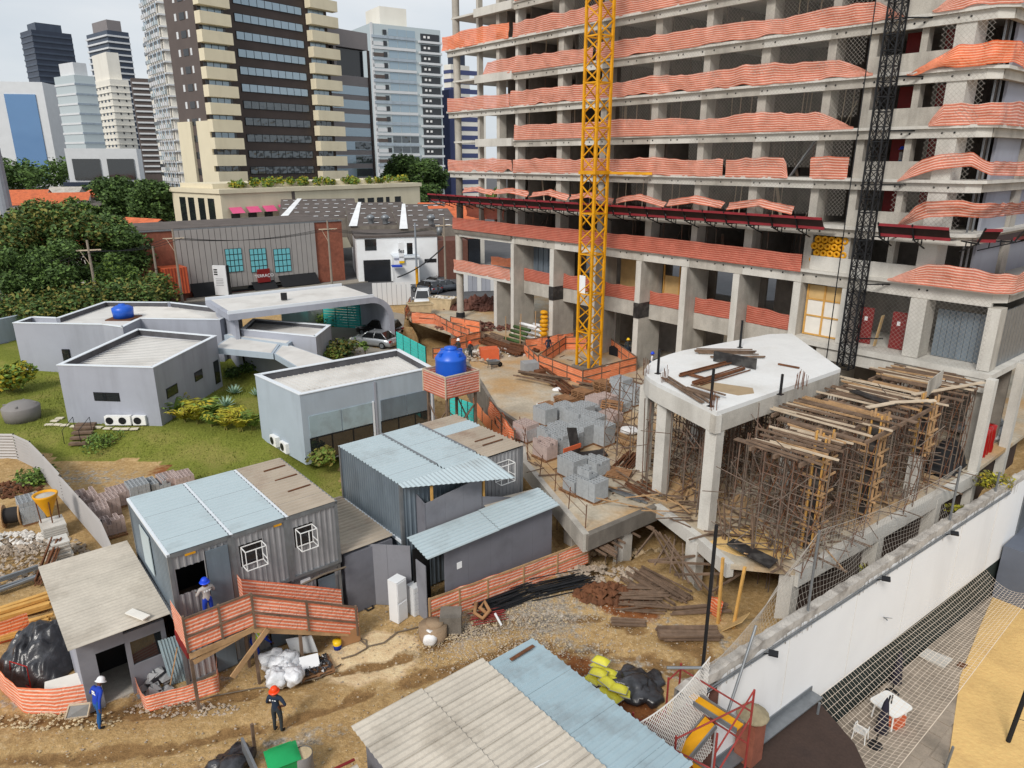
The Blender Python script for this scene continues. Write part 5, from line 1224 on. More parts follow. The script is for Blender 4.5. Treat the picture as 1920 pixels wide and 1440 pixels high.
m = M('film_clear', (210, 216, 220), 0.25, .1, 3, .5, spec=.6, alpha=.35)
stack('grey hollow-block stack nearest the slab corner, with a half course on top', 1110, 934, 3, 5, 5, rag=0); stack('low grey block stack left of the nearest one', 1076, 921, 2, 4, 3)
q = G(1100, 930, PZ)
root = thing('block_course', 'five loose hollow blocks piled on the nearest block stack', 'blocks', q+Vector((0, 0, 1.12)), RZS)
me_ = block_mesh(2, 3, 2, 'block_grey', True, .25); o = link_mesh('blocks', me_, root, (0, 0, -.12)); o['kind'] = 'stuff'
stack('grey block stack with an orange sheet behind it', 1072, 892, 3, 5, 5); stack('grey block stack topped by upright loose blocks', 1115, 888, 3, 5, 4, rag=.3, wrap=True)
stack('untidy pinkish block stack by the railing', 1022, 858, 3, 4, 5, 'block_pink', .5); stack('grey block stack behind the leaning black board, left one', 1044, 846, 3, 5, 5, wrap=True, rag=.2)
stack('grey block stack right of the leaning black board', 1090, 832, 3, 5, 6); stack('grey block stack farther right of the black board', 1112, 815, 3, 5, 6, wrap=True)
stack('long grey block stack in the middle of the stores', 1082, 806, 3, 5, 6); stack('grey block stack near the pink pallets, half empty', 1030, 828, 3, 5, 4, rag=.3)
stack('grey block stack beside the empty pallets, leftmost of the back row', 1022, 793, 3, 5, 5); stack('grey block stack second in the back row', 1060, 788, 3, 5, 5); stack('grey block stack third in the back row', 1092, 794, 3, 5, 6)
stack('pinkish block stack at the head of the pile, wrapped', 1118, 773, 3, 5, 5, 'block_pink', wrap=True); stack('pinkish block stack low on the right of the pile', 1145, 792, 3, 5, 3, 'block_pink')
stack('smooth pinkish block stack by the orange ramp fence', 986, 824, 3, 5, 5, 'block_pink', wrap=True)
stack('dark wrapped block stack behind the leaning pallets', 1162, 770, 3, 5, 3, wrap=True); stack('tall grey block stack behind the leaning pallets', 1163, 752, 3, 5, 8, wrap=True); stack('grey wrapped block stack farthest right, by the pillar', 1186, 757, 3, 5, 6, wrap=True)
for i, (px, py, m_) in enumerate(((1050, 822, 'block_grey'), (1068, 842, 'block_grey'), (1128, 832, 'block_grey'), (1105, 784, 'block_grey'), (1135, 770, 'block_pink'))): stack('%s block stack squeezed in the middle of the pile, %s from the left' % (m_[6:], ORD[i]), px, py, 3, 5, 4+i % 3, m_, .1)
mb = MB(S3)
for i in range(260): a, b, L, an = rnd(8, 30), rnd(1, 19), rnd(.3, 1.4), rnd(0, 3.14); mb.bar((a, b, PZ+.03), (a+math.cos(an)*L, b+math.sin(an)*L, PZ+.03+rnd(0, .15)), rnd(.03, .1), .03) if inpoly(a, b, PLAT) and (a > 20 or b < 6) else None
tag(mb.build('timber_scraps', 'timber_old'), 'timber scraps littering the platform round the block stacks', 'scraps', kind='stuff')
def pallets(label, px, py, n_):
    root = thing('pallet_stack', label, 'pallet stack', G(px, py, PZ), RZS, 'stacks of empty pallets')
    for i in range(n_): link_mesh('pallet', PAL, root, (rnd(-.06, .06), rnd(-.06, .06), i*.127), rnd(-.08, .08))
pallets('brown stack of empty pallets, leftmost one', 1030, 778, 6); pallets('brown stack of empty pallets, second from the left', 1060, 768, 7); pallets('brown stack of empty pallets, third from the left', 1092, 758, 8); pallets('brown stack of empty pallets, tallest and farthest', 1132, 748, 10)
for i, (px, py, lean) in enumerate(((1142, 782, 1.1), (1150, 780, 1.2))):
    root = thing('leaning_pallet', 'single pallet leaning on the dark wrapped stack, '+('front one' if i == 0 else 'rear one'), 'pallet', G(px, py, PZ), RZS+.3, 'leaning pallets')
    o = link_mesh('pallet', PAL, root, (0, 0, .55)); o.rotation_euler = (lean, 0, .1)
root = thing('flat_pallet', 'pale pallet lying flat on the slab by the rod pile', 'pallet', G(1160, 893, PZ), RZS+.5); o = link_mesh('pallet', PAL, root, (0, 0, .12)); o.rotation_euler = (.08, .05, 0)
q = G(1082, 862, PZ); mb = MB(); mb.bar(q, q+A1*(-.5)+Vector((0, 0, 1.75)), .75, .04, up=B1); tag(mb.build('form_board', 'formply'), 'black form board leaning on the grey block stacks', 'board')
q = G(1105, 862, PZ); mb = MB(); mb.cbox(q+Vector((.2, .2, .25)), (1.6, .6, .05), RZS+1.2, tilt=.25); tag(mb.build('form_board', 'formply'), 'grey-black form board lying tilted beside the leaning one', 'board')
q = G(1072, 872, PZ); mb = MB(); mb.cbox(q+Vector((0, 0, 1.0)), (.05, 1.3, .25), RZS, tilt=0); tag(mb.build('orange_board', 'orange_box'), 'orange sheet standing behind a grey block stack', 'board')
def PP(px, py, z=PZ+.05): return GS(px, py, z)
for lab, p, q, n_, sp_, m_, r_ in (('pile of long planks between the block stacks and the shoring', (1115, 805), (1190, 838), 16, .7, 'timber', .06), ('darker planks above the long plank pile', (1130, 790), (1195, 812), 10, .5, 'timber_old', .06),
        ('steep heap of steel rods left of the white pillar', (1165, 880), (1192, 850), 16, .5, 'rust_steel', .035), ('heap of rods at the foot of the second pillar', (1180, 905), (1232, 935), 12, .5, 'rust_steel', .03), ('grey pipes on the slab near the front edge', (1140, 915), (1215, 945), 4, .2, 'grey_steel', .05),
        ('rusty bars lying across the dusty platform by the crane fence', (1005, 690), (1075, 742), 16, .6, 'rust_steel', .05), ('old planks across the platform left of the crane fence', (975, 705), (1060, 722), 8, 1.2, 'timber_old', .06),
        ('long rusty beams running from the pit toward the crane', (905, 640), (985, 668), 14, .8, 'rust_steel', .07), ('rusty beams beside the paved edge of the pit', (915, 628), (1000, 655), 12, .7, 'timber_old', .07), ('planks near the crane fence front', (1080, 722), (1160, 738), 9, .8, 'timber_old', .06), ('rubble-strewn planks right of the crane fence', (1165, 720), (1200, 735), 8, .8, 'timber_old', .06), ('brown rods stacked before the green bundles', (955, 648), (1010, 662), 9, .6, 'rust_steel', .06)):
    rod_bundle('material_pile', lab, PP(*p), PP(*q), n_, sp_, m_, r_, 'piles of planks and bars on the platform', 'pile', sq=True, pref='bar', jit=.5)
# railing along the platform edge
rail = thing('edge_railing', 'thin bent steel railing along the left edge of the platform', 'railing', S(27, 20.2, PZ))
RP = [(20.5, 16.5), (22.0, 17.5), (23.6, 18.6), (25.5, 19.4), (27.4, 20.1), (29.2, 20.9), (31.0, 21.6)]
for i, (a, b) in enumerate(RP): mb = MB(S3); mb.tube((a, b, PZ), (a+rnd(-.1, .1), b+rnd(-.1, .1), PZ+1.15), .025, 5); mb.build('post', 'rust_steel', rail)
for i in range(len(RP)-1):
    for z in (.6, 1.1): mb = MB(S3); mb.tube((RP[i][0], RP[i][1], PZ+z+rnd(-.06, .06)), (RP[i+1][0], RP[i+1][1], PZ+z+rnd(-.06, .06)), .016, 4); mb.build('rail', 'rust_steel', rail)
# orange fences
def fence(label, pts, h=1.1, mat='mesh_orange_lit', posts=True, T=S3, group='orange mesh fences on the ground', pm='timber_old', rails=True, pw=.07, **kw):
    """mesh sheet on timber posts: one fence with posts, rails and sheet as its parts"""
    W = [Vector(T(p)) if T else Vector(p) for p in pts]
    root = thing('mesh_fence', label, 'fence', W[0].lerp(W[-1], .5), 0, group)
    o = sheet('sheet', None, W, h, mat, T=None, group=None, cat=None, **kw); o.parent = root; o.location = o.location-root.location
    if posts:
        for i in range(len(W)-1):
            L = (W[i+1]-W[i]).length; n_ = max(1, int(round(L/1.7)))
            for j in range(n_+(1 if i == len(W)-2 else 0)):
                p = W[i].lerp(W[i+1], j/n_); mb = MB(); mb.bar(p, p+Vector((0, 0, h+rnd(-.05, .12))), pw); mb.build('post', pm, root)
            if rails:
                for z in (.5*h, h): mb = MB(); mb.bar(W[i]+Vector((0, 0, z)), W[i+1]+Vector((0, 0, z)), .05, .08); mb.build('rail', pm, root)
    return root
def PF(*pts, z=PZ): return [G(px, py, z) for px, py in pts]
fence('bright orange fence round the foot of the crane', PF((1010, 690), (1092, 722), (1193, 695), (1140, 655), (1060, 655), (1010, 690)), 1.1, 'mesh_orange_solid', T=None, rails=True, wave=.05)
fence('orange fence behind the crane foot', PF((985, 662), (1075, 650)), 1.2, 'mesh_orange_solid', T=None); fence('low orange fence left of the crane, in front of the stacked bundles', PF((983, 664), (1010, 690)), .9, 'mesh_orange_solid', T=None)
fence('orange fence along the far side of the pit', PF((772, 605), (815, 608), (850, 628), (880, 640)), 1.1, 'mesh_orange_new', T=None); fence('orange fence at the near right corner of the pit', PF((845, 660), (902, 645), (900, 625), (845, 615)), 1.15, 'mesh_orange_solid', T=None)
fence('orange fence by the skip at the street end', PF((760, 598), (770, 575)), 1.1, 'mesh_orange_new', T=None)
fence('orange board fence along the sloping ramp by the water tank', [G(888, 772, 1.3), G(962, 862, .6)], 1.0, 'mesh_orange_solid', T=None, wave=.02, rails=False); fence('slack striped orange fence on the platform edge above the ramp', [G(918, 780, 2.0), G(965, 845, 2.0)], 1.2, 'mesh_orange_new', T=None, wave=.25)
fence('low orange fence in the pit near the two workers', [G(812, 672, 1.2), G(850, 668, 1.2)], .9, 'mesh_orange_solid', T=None)
# teal sheet fence between hall and pit, tall arch wall
def teal(label, p, q, h, n_):
    root = thing('sheet_fence', label, 'fence', Vector(p).lerp(Vector(q), .5), 0, 'teal sheet fences'); p, q = Vector(p), Vector(q)
    for j in range(n_):
        z = h*j/n_; mb = MB(); mb.bar(p+Vector((0, 0, z+h/n_/2)), q+Vector((0, 0, z+h/n_/2)), .04, h/n_*.86); mb.build('slat', 'teal_sheet', root)
    for t_ in np.linspace(0, 1, 5): mb = MB(); mb.bar(p.lerp(q, t_), p.lerp(q, t_)+Vector((0, 0, h)), .06); mb.build('post', 'black_steel', root)
teal('teal slatted fence at the back of the parking court', G(608, 612, 2.0), G(700, 618, 2.0), 3.2, 12); teal('teal sheet fence sloping beside the pit', G(745, 668, 1.9), G(800, 700, 1.6), 2.2, 9); teal('teal sheet fence below the water tank', G(845, 812, 1.0), G(890, 830, 1.0), 2.6, 10)
# water tank on its stand
tk = thing('water_tank', 'blue water tank with domed lid inside an orange mesh box on a stand', 'water tank', S(20.05, 21.1, 6.0))
mb = MB(); tk.scale = (1, 1, 1.32); mb.lathe([(.001, 0), (.78, 0), (.83, .08), (.85, .5), (.84, 1.25), (.87, 1.3), (.84, 1.36), (.6, 1.6), (.33, 1.68), (.33, 1.72)], (0, 0, 0), 36); mb.build('body', 'tank_blue', tk, True, local=True)
mb = MB(); mb.lathe([(.001, 1.82), (.34, 1.78), (.36, 1.7), (.33, 1.68)], (0, 0, 0), 24); mb.build('lid', 'tank_blue', tk, True, local=True)
for k in range(4): an = R(45+90*k); mb = MB(); mb.cbox((.6*math.cos(an), .6*math.sin(an), 1.55), (.34, .16, .14), an, tilt=0); mb.build('lug', 'tank_blue', tk, local=True)
st = thing('tank_stand', 'braced timber stand carrying the blue water tank in its orange box', 'stand', S(20.05, 21.1, .4))
mb = MB(S3); mb.box(19.0, 21.1, 20.0, 22.2, 5.85, 5.98); mb.build('platform', 'timber_old', st)
for a in (19.15, 20.95):
    for b in (20.15, 22.05): mb = MB(S3); mb.bar((a, b, .4), (a, b, 5.85), .12); mb.build('leg', 'timber_old', st)
for (a0, b0), (a1, b1) in (((19.15, 22.05), (20.95, 22.05)), ((20.95, 22.05), (20.95, 20.15)), ((19.15, 20.15), (20.95, 20.15))):
    for z0, z1_ in ((1.2, 3.2), (3.2, 5.2), (5.2, 3.2)): mb = MB(S3); mb.bar((a0, b0, z0), (a1, b1, z1_), .06); mb.build('brace', 'timber_old', st)
for i, (p, q) in enumerate((((19.0, 22.25), (21.15, 22.25)), ((21.15, 22.25), (21.15, 20.0)), ((21.15, 20.0), (19.0, 20.0)), ((19.0, 20.0), (19.0, 22.25)))):
    o = sheet('mesh_side', None, [(p[0], p[1], 5.9), (q[0], q[1], 5.9)], 1.2, 'mesh_orange', wave=.01, sag=0, hvar=0, group=None, cat=None); o.parent = st; o.location = o.location-st.location
    mb = MB(S3); mb.bar((p[0], p[1], 7.1), (q[0], q[1], 7.1), .06); mb.bar((p[0], p[1], 5.85), (p[0], p[1], 7.1), .06); mb.build('frame', 'timber_pale', st)
# skips, barrow, heaps and bundles near the tower foot
def skip(label, px, py, w_, l_, rz, fill):
    root = thing('skip', label, 'skip', G(px, py, PZ), rz, 'rubble skips'); mb = MB()
    o_ = [(-l_/2+.35, -w_/2+.1, 0), (l_/2-.35, -w_/2+.1, 0), (l_/2-.35, w_/2-.1, 0), (-l_/2+.35, w_/2-.1, 0), (-l_/2, -w_/2, 1.2), (l_/2, -w_/2, 1.2), (l_/2, w_/2, 1.2), (-l_/2, w_/2, 1.2)]
    mb.add(o_, [(0, 1, 5, 4), (1, 2, 6, 5), (2, 3, 7, 6), (3, 0, 4, 7), (0, 3, 2, 1)]); mb.build('tub', 'stone_pale', root, local=True)
    for s_ in (-1, 1): mb = MB(); mb.bar((-l_/2, s_*w_/2, 1.2), (l_/2, s_*w_/2, 1.2), .1); mb.bar((s_*l_/2, -w_/2, 1.2), (s_*l_/2, w_/2, 1.2), .1); mb.build('rim', 'stone_pale', root, local=True)
    if fill:
        mb = MB()
        for i in range(70): r_ = rnd(.08, .25); x, y = rnd(-l_/2+.3, l_/2-.3), rnd(-w_/2+.3, w_/2-.3); mb.add([(x+v[0], y+v[1], 1.05+rnd(0, .25)+v[2]) for v in rock_pts(r_)], RF)
        o = mb.build('rubble', 'rubble_white', root, local=True); o['kind'] = 'stuff'
skip('pale empty skip beside the pit fence', 788, 590, 1.6, 2.6, .3, False); skip('pale skip full of rubble by the round column', 832, 578, 1.7, 2.9, -.4, True)
wbr = thing('wheelbarrow', 'grey wheelbarrow standing on the sandy platform', 'wheelbarrow', G(925, 690, PZ), .6)
mb = MB(); mb.add([(-.3, -.2, .3), (.3, -.2, .3), (.3, .2, .3), (-.3, .2, .3), (-.5, -.35, .65), (.5, -.35, .6), (.5, .35, .6), (-.5, .35, .65)], [(0, 1, 5, 4), (1, 2, 6, 5), (2, 3, 7, 6), (3, 0, 4, 7), (0, 3, 2, 1)]); mb.build('tray', 'grey_steel', wbr, local=True)
mb = MB(); mb.lathe([(.05, -.04), (.2, -.04), (.2, .04), (.05, .04)], (0, 0, 0), 12); mb.v = [(v[0]+.65, v[2], v[1]+.2) for v in mb.v]; mb.build('wheel', 'tyre', wbr, local=True)
for s_ in (-1, 1): mb = MB(); mb.path([(.65, s_*.08, .2), (-.2, s_*.25, .35), (-1.0, s_*.3, .6)], .025, 6); mb.tube((-.3, s_*.25, .35), (-.35, s_*.28, 0), .02); mb.build('handle', 'black_steel', wbr, local=True)
def heap(name, label, c, rx, ry, n_, rr, mat, cat='heap', z=None, T=None, hh=.5, kind=None):
    mb = MB(); c = Vector(c)
    for i in range(n_):
        an, ra = rnd(0, 6.28), math.sqrt(random.random()); x, y = math.cos(an)*ra*rx, math.sin(an)*ra*ry; r_ = rnd(*rr)
        mb.add([(c.x+x+v[0], c.y+y+v[1], c.z+(1-ra)*hh*rnd(.6, 1)+v[2]) for v in rock_pts(r_)], RF)
    return tag(mb.build(name, mat), label, cat, kind='stuff')
heap('rubble_heap', 'brown earth and roots heaped at the edge of the pit', G(900, 615, PZ), 4.5, 1.5, 260, (.1, .35), 'brick_dark', hh=.7); heap('rubble_heap', 'white scraps and rubble in front of the rusty beams', G(935, 662, PZ), 3.2, 1.2, 160, (.08, .25), 'rubble_white', hh=.4)
heap('rubble_heap', 'dark rubble between the workers and the orange box', G(890, 672, PZ), 1.8, 1.0, 120, (.08, .25), 'rubble', hh=.6); heap('earth_bank', 'bank of brown earth behind the round column', G(910, 578, PZ), 5, 1.6, 340, (.3, .7), 'brick_dark', hh=1.5)
mb = MB(); q = G(917, 672, PZ); mb.cbox(q+Vector((0, 0, .45)), (1.5, 1.2, .9), .2); tag(mb.build('orange_bin', 'orange_box'), 'orange square bin beside the rusty beams', 'bin')
ST = thing('bundle_rack', 'rack of green and white bundles beside a podium fin', 'rack', G(990, 640, PZ), RZS)
for i in range(9): mb = MB(); x = rnd(-.3, .3); mb.tube((x-1.2, -1.6+i*.4, .3+.3*(i % 5)), (x+1.0, -1.6+i*.4, .3+.3*(i % 5)), .15, 8); mb.build('bundle', 'leaf_deep' if i < 4 else 'sack_white', ST, True, local=True)
for x in (-1, 1):
    for y in (-1.8, 0, 1.8): mb = MB(); mb.bar((x, y, 0), (x, y, 2.4), .07); mb.build('post', 'timber', ST, local=True)
for i in range(8):
    mb = MB(); q = S(4.9, .35+.02*(i % 3), PZ+.2+i*.38); mb.blob(q, .37, 12, 10, .6, .3); tag(mb.build('yellow_bag', 'yellow_paint', None, True), 'yellow bag in the tall column of bags beside the podium fin, %s from the bottom' % ORD[i], 'bag', 'column of yellow bags')
mb = MB(); q = G(993, 700, PZ); mb.cbox(q+Vector((0, 0, .5)), (1.2, 1.0, .9), .3); tag(mb.build('grey_crate', 'bag_grey'), 'grey wrapped crate beside the crane fence', 'crate')
mb = MB(); q = G(1012, 708, PZ); mb.cbox(q+Vector((0, 0, .3)), (.7, .6, .6), .6); tag(mb.build('cement_mixer', 'rust_steel'), 'small rusty machine beside the grey crate', 'machine')
mb = MB(); q = G(1045, 733, PZ); mb.blob(q+Vector((0, 0, .1)), .35, 14, 10, .5); tag(mb.build('white_sack', 'sack_white', None, True), 'white sack on the rusty bars by the crane fence', 'sack')
mb = MB(); q = G(1020, 760, PZ); mb.blob(q+Vector((0, 0, .05)), .5, 16, 10, .25, .4); tag(mb.build('white_sack', 'sack_white', None, True), 'flattened white sack left of the empty pallets', 'sack')
mb = MB(); q = G(1180, 812, PZ); mb.blob(q+Vector((0, 0, .2)), .6, 16, 10, .4, .4); tag(mb.build('white_sack', 'sack_white', None, True), 'white plastic-covered heap at the end of the long planks', 'sack')
mb = MB(); q = G(1040, 758, PZ); mb.cbox(q+Vector((0, 0, .35)), (.35, .35, .8), RZS); tag(mb.build('concrete_stub', 'concrete'), 'short concrete stub pillar behind the empty pallets', 'pillar')
mb = MB(S3); mb.box(11.2, 14.6, -2.8, -1.4, PZ, PZ+.7); tag(mb.build('dark_tarp_stack', 'black_canvas'), 'dark covered stack in the bay behind the crane', 'stack')
mb = MB(S3); mb.box(16, 18.6, -2.2, -.9, PZ, PZ+.6); tag(mb.build('dark_tarp_stack', 'black_canvas'), 'dark covered stack in the bay right of the crane', 'stack')
# workers on the platform and in the tower
person('worker in navy overalls leaning by the orange fence left of the crane', G(1028, 668, PZ), .5, 'cloth_navy', 'cloth_navy', None, 'skin_dark')
person('worker in white helmet crouched by the pit beside the rubble', G(860, 672, PZ-.4), 2.5, 'cloth_charcoal', 'cloth_navy', 'helmet_white', 'skin_dark'); person('worker in orange helmet standing by the rubble near the pit', G(882, 678, PZ-.2), -2.5, 'cloth_charcoal', 'cloth_charcoal', 'helmet_orange', 'skin_dark')
person('worker in white shirt and blue cap beside the white deck', S(17.2, .3, PZ), 1.4, 'cloth_white', 'cloth_jeans', 'helmet_blue', 'skin_dark', WALK); person('worker with yellow helmet in the shade behind the crane', S(13.6, -1.0, PZ+.2), .3, 'cloth_charcoal', 'cloth_navy', 'helmet_yellow', 'skin_dark')
person('worker in blue helmet and pale shirt on the tower floor beside the hoist mast', S(32.35, -1.9, ZL[4]), RZS+2.2, 'cloth_grey', 'cloth_jeans', 'helmet_blue', 'skin_dark', dict(el=(.3, -.1, 1.2), wl=(.1, -.28, 1.2), er=(-.3, -.1, 1.2), wr=(-.05, -.3, 1.15)))

# ================================================================ SITE OFFICES, SHEDS AND YARD
def corr_mesh(mb, p, eu, ev, lu, lv, pitch=.18, amp=.02, trap=True):
    """corrugated sheet: ribs run along ev; p corner, eu/ev unit vectors, lu/lv lengths (T coordinates)"""
    p, eu, ev = Vector(p), Vector(eu), Vector(ev); n_ = eu.cross(ev).normalized(); n_ = n_ if n_.z >= 0 else -n_
    prof = []; x = 0.0
    while x < lu-1e-6:
        if trap: prof += [(x, 0), (x+pitch*.55, 0), (x+pitch*.68, amp), (x+pitch*.87, amp)]
        else: prof += [(x, amp*.5), (x+pitch*.25, amp), (x+pitch*.5, amp*.5), (x+pitch*.75, 0)]
        x += pitch
    prof = [q for q in prof if q[0] < lu]+[(lu, 0)]
    vs = []
    for t_ in (0, lv): vs += [p+eu*q[0]+n_*q[1]+ev*t_ for q in prof]
    k = len(prof); mb.add(vs, [(i, i+1, k+i+1, k+i) for i in range(k-1)])
A_, B_, Z_ = Vector((1, 0, 0)), Vector((0, 1, 0)), Vector((0, 0, 1))
def roof_sheets(root, a0, a1, b0, b1, z0, z1, mats, n_, pitch=.25, amp=.055, name='roof_sheet', trap=True, overlap=.0):
    """roof over a0..a1, b0..b1 with ribs along b, split into n_ sheets along a; z0 at a0, z1 at a1"""
    sl = Vector((a1-a0, 0, z1-z0)).normalized(); L = math.hypot(a1-a0, z1-z0)
    for i in range(n_):
        mb = MB(S3); corr_mesh(mb, (a0+(a1-a0)*i/n_, b0, lerp(z0, z1, i/n_)+.004*(i % 2)), sl, B_, L/n_-.004, b1-b0, pitch, amp, trap); mb.build(name, mats[i % len(mats)], root)
def rib_wall(root, name, mat, p, q, z0, z1, pitch=.22, amp=.035):
    p, q = Vector((p[0], p[1], 0)), Vector((q[0], q[1], 0)); e = (q-p).normalized(); mb = MB(S3); corr_mesh(mb, (p.x, p.y, z0), e, Z_, (q-p).length, z1-z0, pitch, amp); return mb.build(name, mat, root)
def pb(root, name, mat, x0, x1, y0, y1, z0, z1): mb = MB(S3); mb.box(x0, x1, y0, y1, z0, z1); return mb.build(name, mat, root)
def container(label, a0, a1, b0, b1, z0, z1, roof, side=False, front=True, door=None, win=None, nsheet=6, group='container offices', roofmix=None, backpanel='container_grey'):
    root = thing('office_container', label, 'container', S((a0+a1)/2, (b0+b1)/2, z0), group=group)
    for a in (a0, a1-.12):
        for b in (b0, b1-.12): pb(root, 'corner_post', 'grey_steel', a, a+.12, b, b+.12, z0, z1)
    pb(root, 'top_rail', 'grey_steel', a1-.1, a1+.01, b0+.125, b1-.125, z1-.16, z1-.01); pb(root, 'bottom_rail', 'grey_steel', a1-.1, a1+.01, b0+.125, b1-.125, z0, z0+.12)
    pb(root, 'top_rail', 'hall_trim', a0, a1, b1-.1, b1+.012, z1-.1, z1+.01); pb(root, 'top_rail', 'grey_steel', a0, a1, b0-.012, b0+.1, z1-.1, z1+.005)
    if side: rib_wall(root, 'side_wall', 'container_side', (a0+.12, b1-.03), (a1-.12, b1-.03), z0+.1, z1-.1)
    rib_wall(root, 'back_wall', 'container_side', (a0+.05, b0+.1), (a0+.05, b1-.1), z0+.1, z1-.1); pb(root, 'floor', 'timber_old', a0+.1, a1-.1, b0+.1, b1-.1, z0+.02, z0+.08)
    mats = roofmix or [roof]
    roof_sheets(root, a0, a1, b0+.06, b1-.08, z1+.02, z1+.02, mats, nsheet)
    if front:
        segs = [(b0+.12, b1-.12)]
        holes = [x for x in (door, win) if x]
        y = b0+.12
        for (h0, h1, hz0, hz1) in sorted(holes):
            if h0 > y+.02: rib_wall(root, 'front_wall', 'container_grey', (a1-.06, y), (a1-.06, h0), z0+.12, z1-.16)
            if hz0 > z0+.2: rib_wall(root, 'front_wall', 'container_grey', (a1-.06, h0), (a1-.06, h1), z0+.12, hz0)
            if hz1 < z1-.2: rib_wall(root, 'front_wall', 'container_grey', (a1-.06, h0), (a1-.06, h1), hz1, z1-.16)
            y = h1
        if y < b1-.14: rib_wall(root, 'front_wall', 'container_grey', (a1-.06, y), (a1-.06, b1-.12), z0+.12, z1-.16)
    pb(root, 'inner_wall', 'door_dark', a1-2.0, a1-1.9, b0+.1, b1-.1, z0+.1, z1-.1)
    return root
def cage(root, a, b0, b1, z0, z1, d=.45):      # white window cage for an air conditioner
    mb = MB(S3); P = [(a, b0, z0), (a, b1, z0), (a+d, b1, z0), (a+d, b0, z0)]; Q = [(p[0], p[1], z1) for p in P]
    for i in range(4): mb.bar(P[i], P[(i+1) % 4], .028); mb.bar(Q[i], Q[(i+1) % 4], .028); mb.bar(P[i], Q[i], .025)
    mb.bar((a+d, (b0+b1)/2, z0), (a+d, (b0+b1)/2, z1), .03); mb.bar((a, b0, (z0+z1)/2-.15), (a+d, b0, (z0+z1)/2-.15), .03); mb.build('window_cage', 'plastic_white', root)
    pb(root, 'window_opening', 'window_dark', a-.12, a-.1, b0-.05, b1+.05, z0-.05, z1+.05)
b0, b1, b2_, b3_ = 31.7, 33.75, 35.8, 37.9
c1 = container('upper office container with a half door, leftmost, bright zinc roof', 21.9, 27.35, b2_, b3_, 2.72, 5.4, 'zinc_blue', side=True, door=(36.75, 37.7, 3.75, 4.75), nsheet=5)
pb(c1, 'door', 'container_side', 27.36, 27.41, 35.95, 36.7, 2.85, 5.1); mb = MB(S3); mb.box(27.365, 27.37, 37.0, 37.35, 5.16, 5.24); mb.build('yellow_label', 'yellow_paint', c1); pb(c1, 'side_panel', 'zinc_blue', 23.6, 24.9, 37.905, 37.93, 3.4, 5.0)
c2 = container('upper office container in the middle, bright zinc roof, caged window', 21.9, 27.35, b1, b2_, 2.72, 5.4, 'zinc_blue', win=(34.7, 35.55, 4.0, 4.85), nsheet=5); cage(c2, 27.36, 34.75, 35.5, 4.05, 4.8)
mb = MB(S3); mb.box(27.365, 27.37, 33.95, 34.25, 5.16, 5.24); mb.build('yellow_label', 'yellow_paint', c2)
c3 = container('upper office container with rusty beige roof, caged window', 21.9, 27.35, b0, b1, 2.72, 5.4, 'zinc_beige', win=(32.75, 33.5, 4.0, 4.85), nsheet=5); cage(c3, 27.36, 32.8, 33.45, 4.05, 4.8)
for a in (22.9, 24.1, 25.4): mb = MB(S3); mb.bar((a, b0+.2, 5.45), (a+.05, b1-.9, 5.45), .05, .05); mb.build('rust_rib', 'rust_steel', c3)
for i, (q0, q1) in enumerate(((b0, b1), (b1, b2_), (b2_, b3_))):
    c = container('lower office container below the '+['rusty beige roof', 'middle caged window', 'half door and platform'][i], 21.9, 27.2, q0, q1, 0.02, 2.66, 'zinc_beige', side=False, door=(q0+.25, q0+1.05, .15, 2.3), nsheet=2)
    pb(c, 'door', 'container_side', 27.21, 27.26, q0+.3, q0+1.0, .1, 2.25)
    if i < 2: mb = MB(S3); mb.box(27.2, 27.23, q0+1.3, q0+1.7, 2.35, 2.5); mb.build('door_sign', 'print_white', c)
mb = MB(S3); mb.path([(27.45, 31.6, 2.5), (27.45, 32.5, 2.55), (27.45, 33.6, 2.45), (27.45, 35, 2.6), (27.45, 35.9, 2.55)], .04, 6); tag(mb.build('cable_conduit', 'hose'), 'loose brown conduit sagging between the two container storeys', 'cable')
# right-hand stack of containers, with a big zinc awning
rc = thing('office_block', 'two-storey ribbed container block under bright zinc sheets, beside the platform', 'container', S(25, 25.7, 0))
rib_wall(rc, 'side_wall', 'container_side', (22.3, 29.0), (27.6, 29.0), 2.75, 5.35, .2, .05); rib_wall(rc, 'side_wall', 'container_side', (22.3, 28.98), (27.6, 28.98), 0.02, 2.6, .2, .05)
pb(rc, 'base_rail', 'hall_trim', 22.3, 27.6, 28.95, 29.06, 2.62, 2.74)
rib_wall(rc, 'front_wall', 'container_grey', (27.6, 22.55), (27.6, 24.9), 0.1, 5.3); rib_wall(rc, 'front_wall', 'container_side', (27.6, 24.9), (27.6, 28.95), 0.1, 5.3); rib_wall(rc, 'end_wall', 'container_side', (22.3, 22.5), (27.6, 22.5), 0, 5.3); rib_wall(rc, 'back_wall', 'container_side', (22.3, 22.5), (22.3, 29), 0, 5.3)
for a, b in ((22.3, 29), (27.6, 29), (27.6, 22.5), (27.6, 24.7)): pb(rc, 'corner_post', 'grey_steel', a-.06, a+.06, b-.06, b+.07, 0, 5.36)
roof_sheets(rc, 22.25, 27.7, 26.85, 29.1, 5.4, 5.4, ['zinc_blue'], 5); roof_sheets(rc, 22.25, 27.7, 24.75, 26.8, 5.41, 5.41, ['zinc_blue'], 5); roof_sheets(rc, 22.25, 27.7, 22.45, 24.7, 5.4, 5.4, ['zinc_beige', 'zinc_blue', 'zinc_beige', 'zinc_beige', 'zinc_beige'], 5)
for b in (24.72, 26.82): pb(rc, 'ridge_cap', 'grey_steel', 22.3, 27.0, b-.05, b+.05, 5.43, 5.47)
for a in (26.0, 26.6): mb = MB(S3); mb.bar((a, 22.8, 5.45), (a, 24.0, 5.45), .05, .04); mb.build('rust_rib', 'rust_steel', rc)
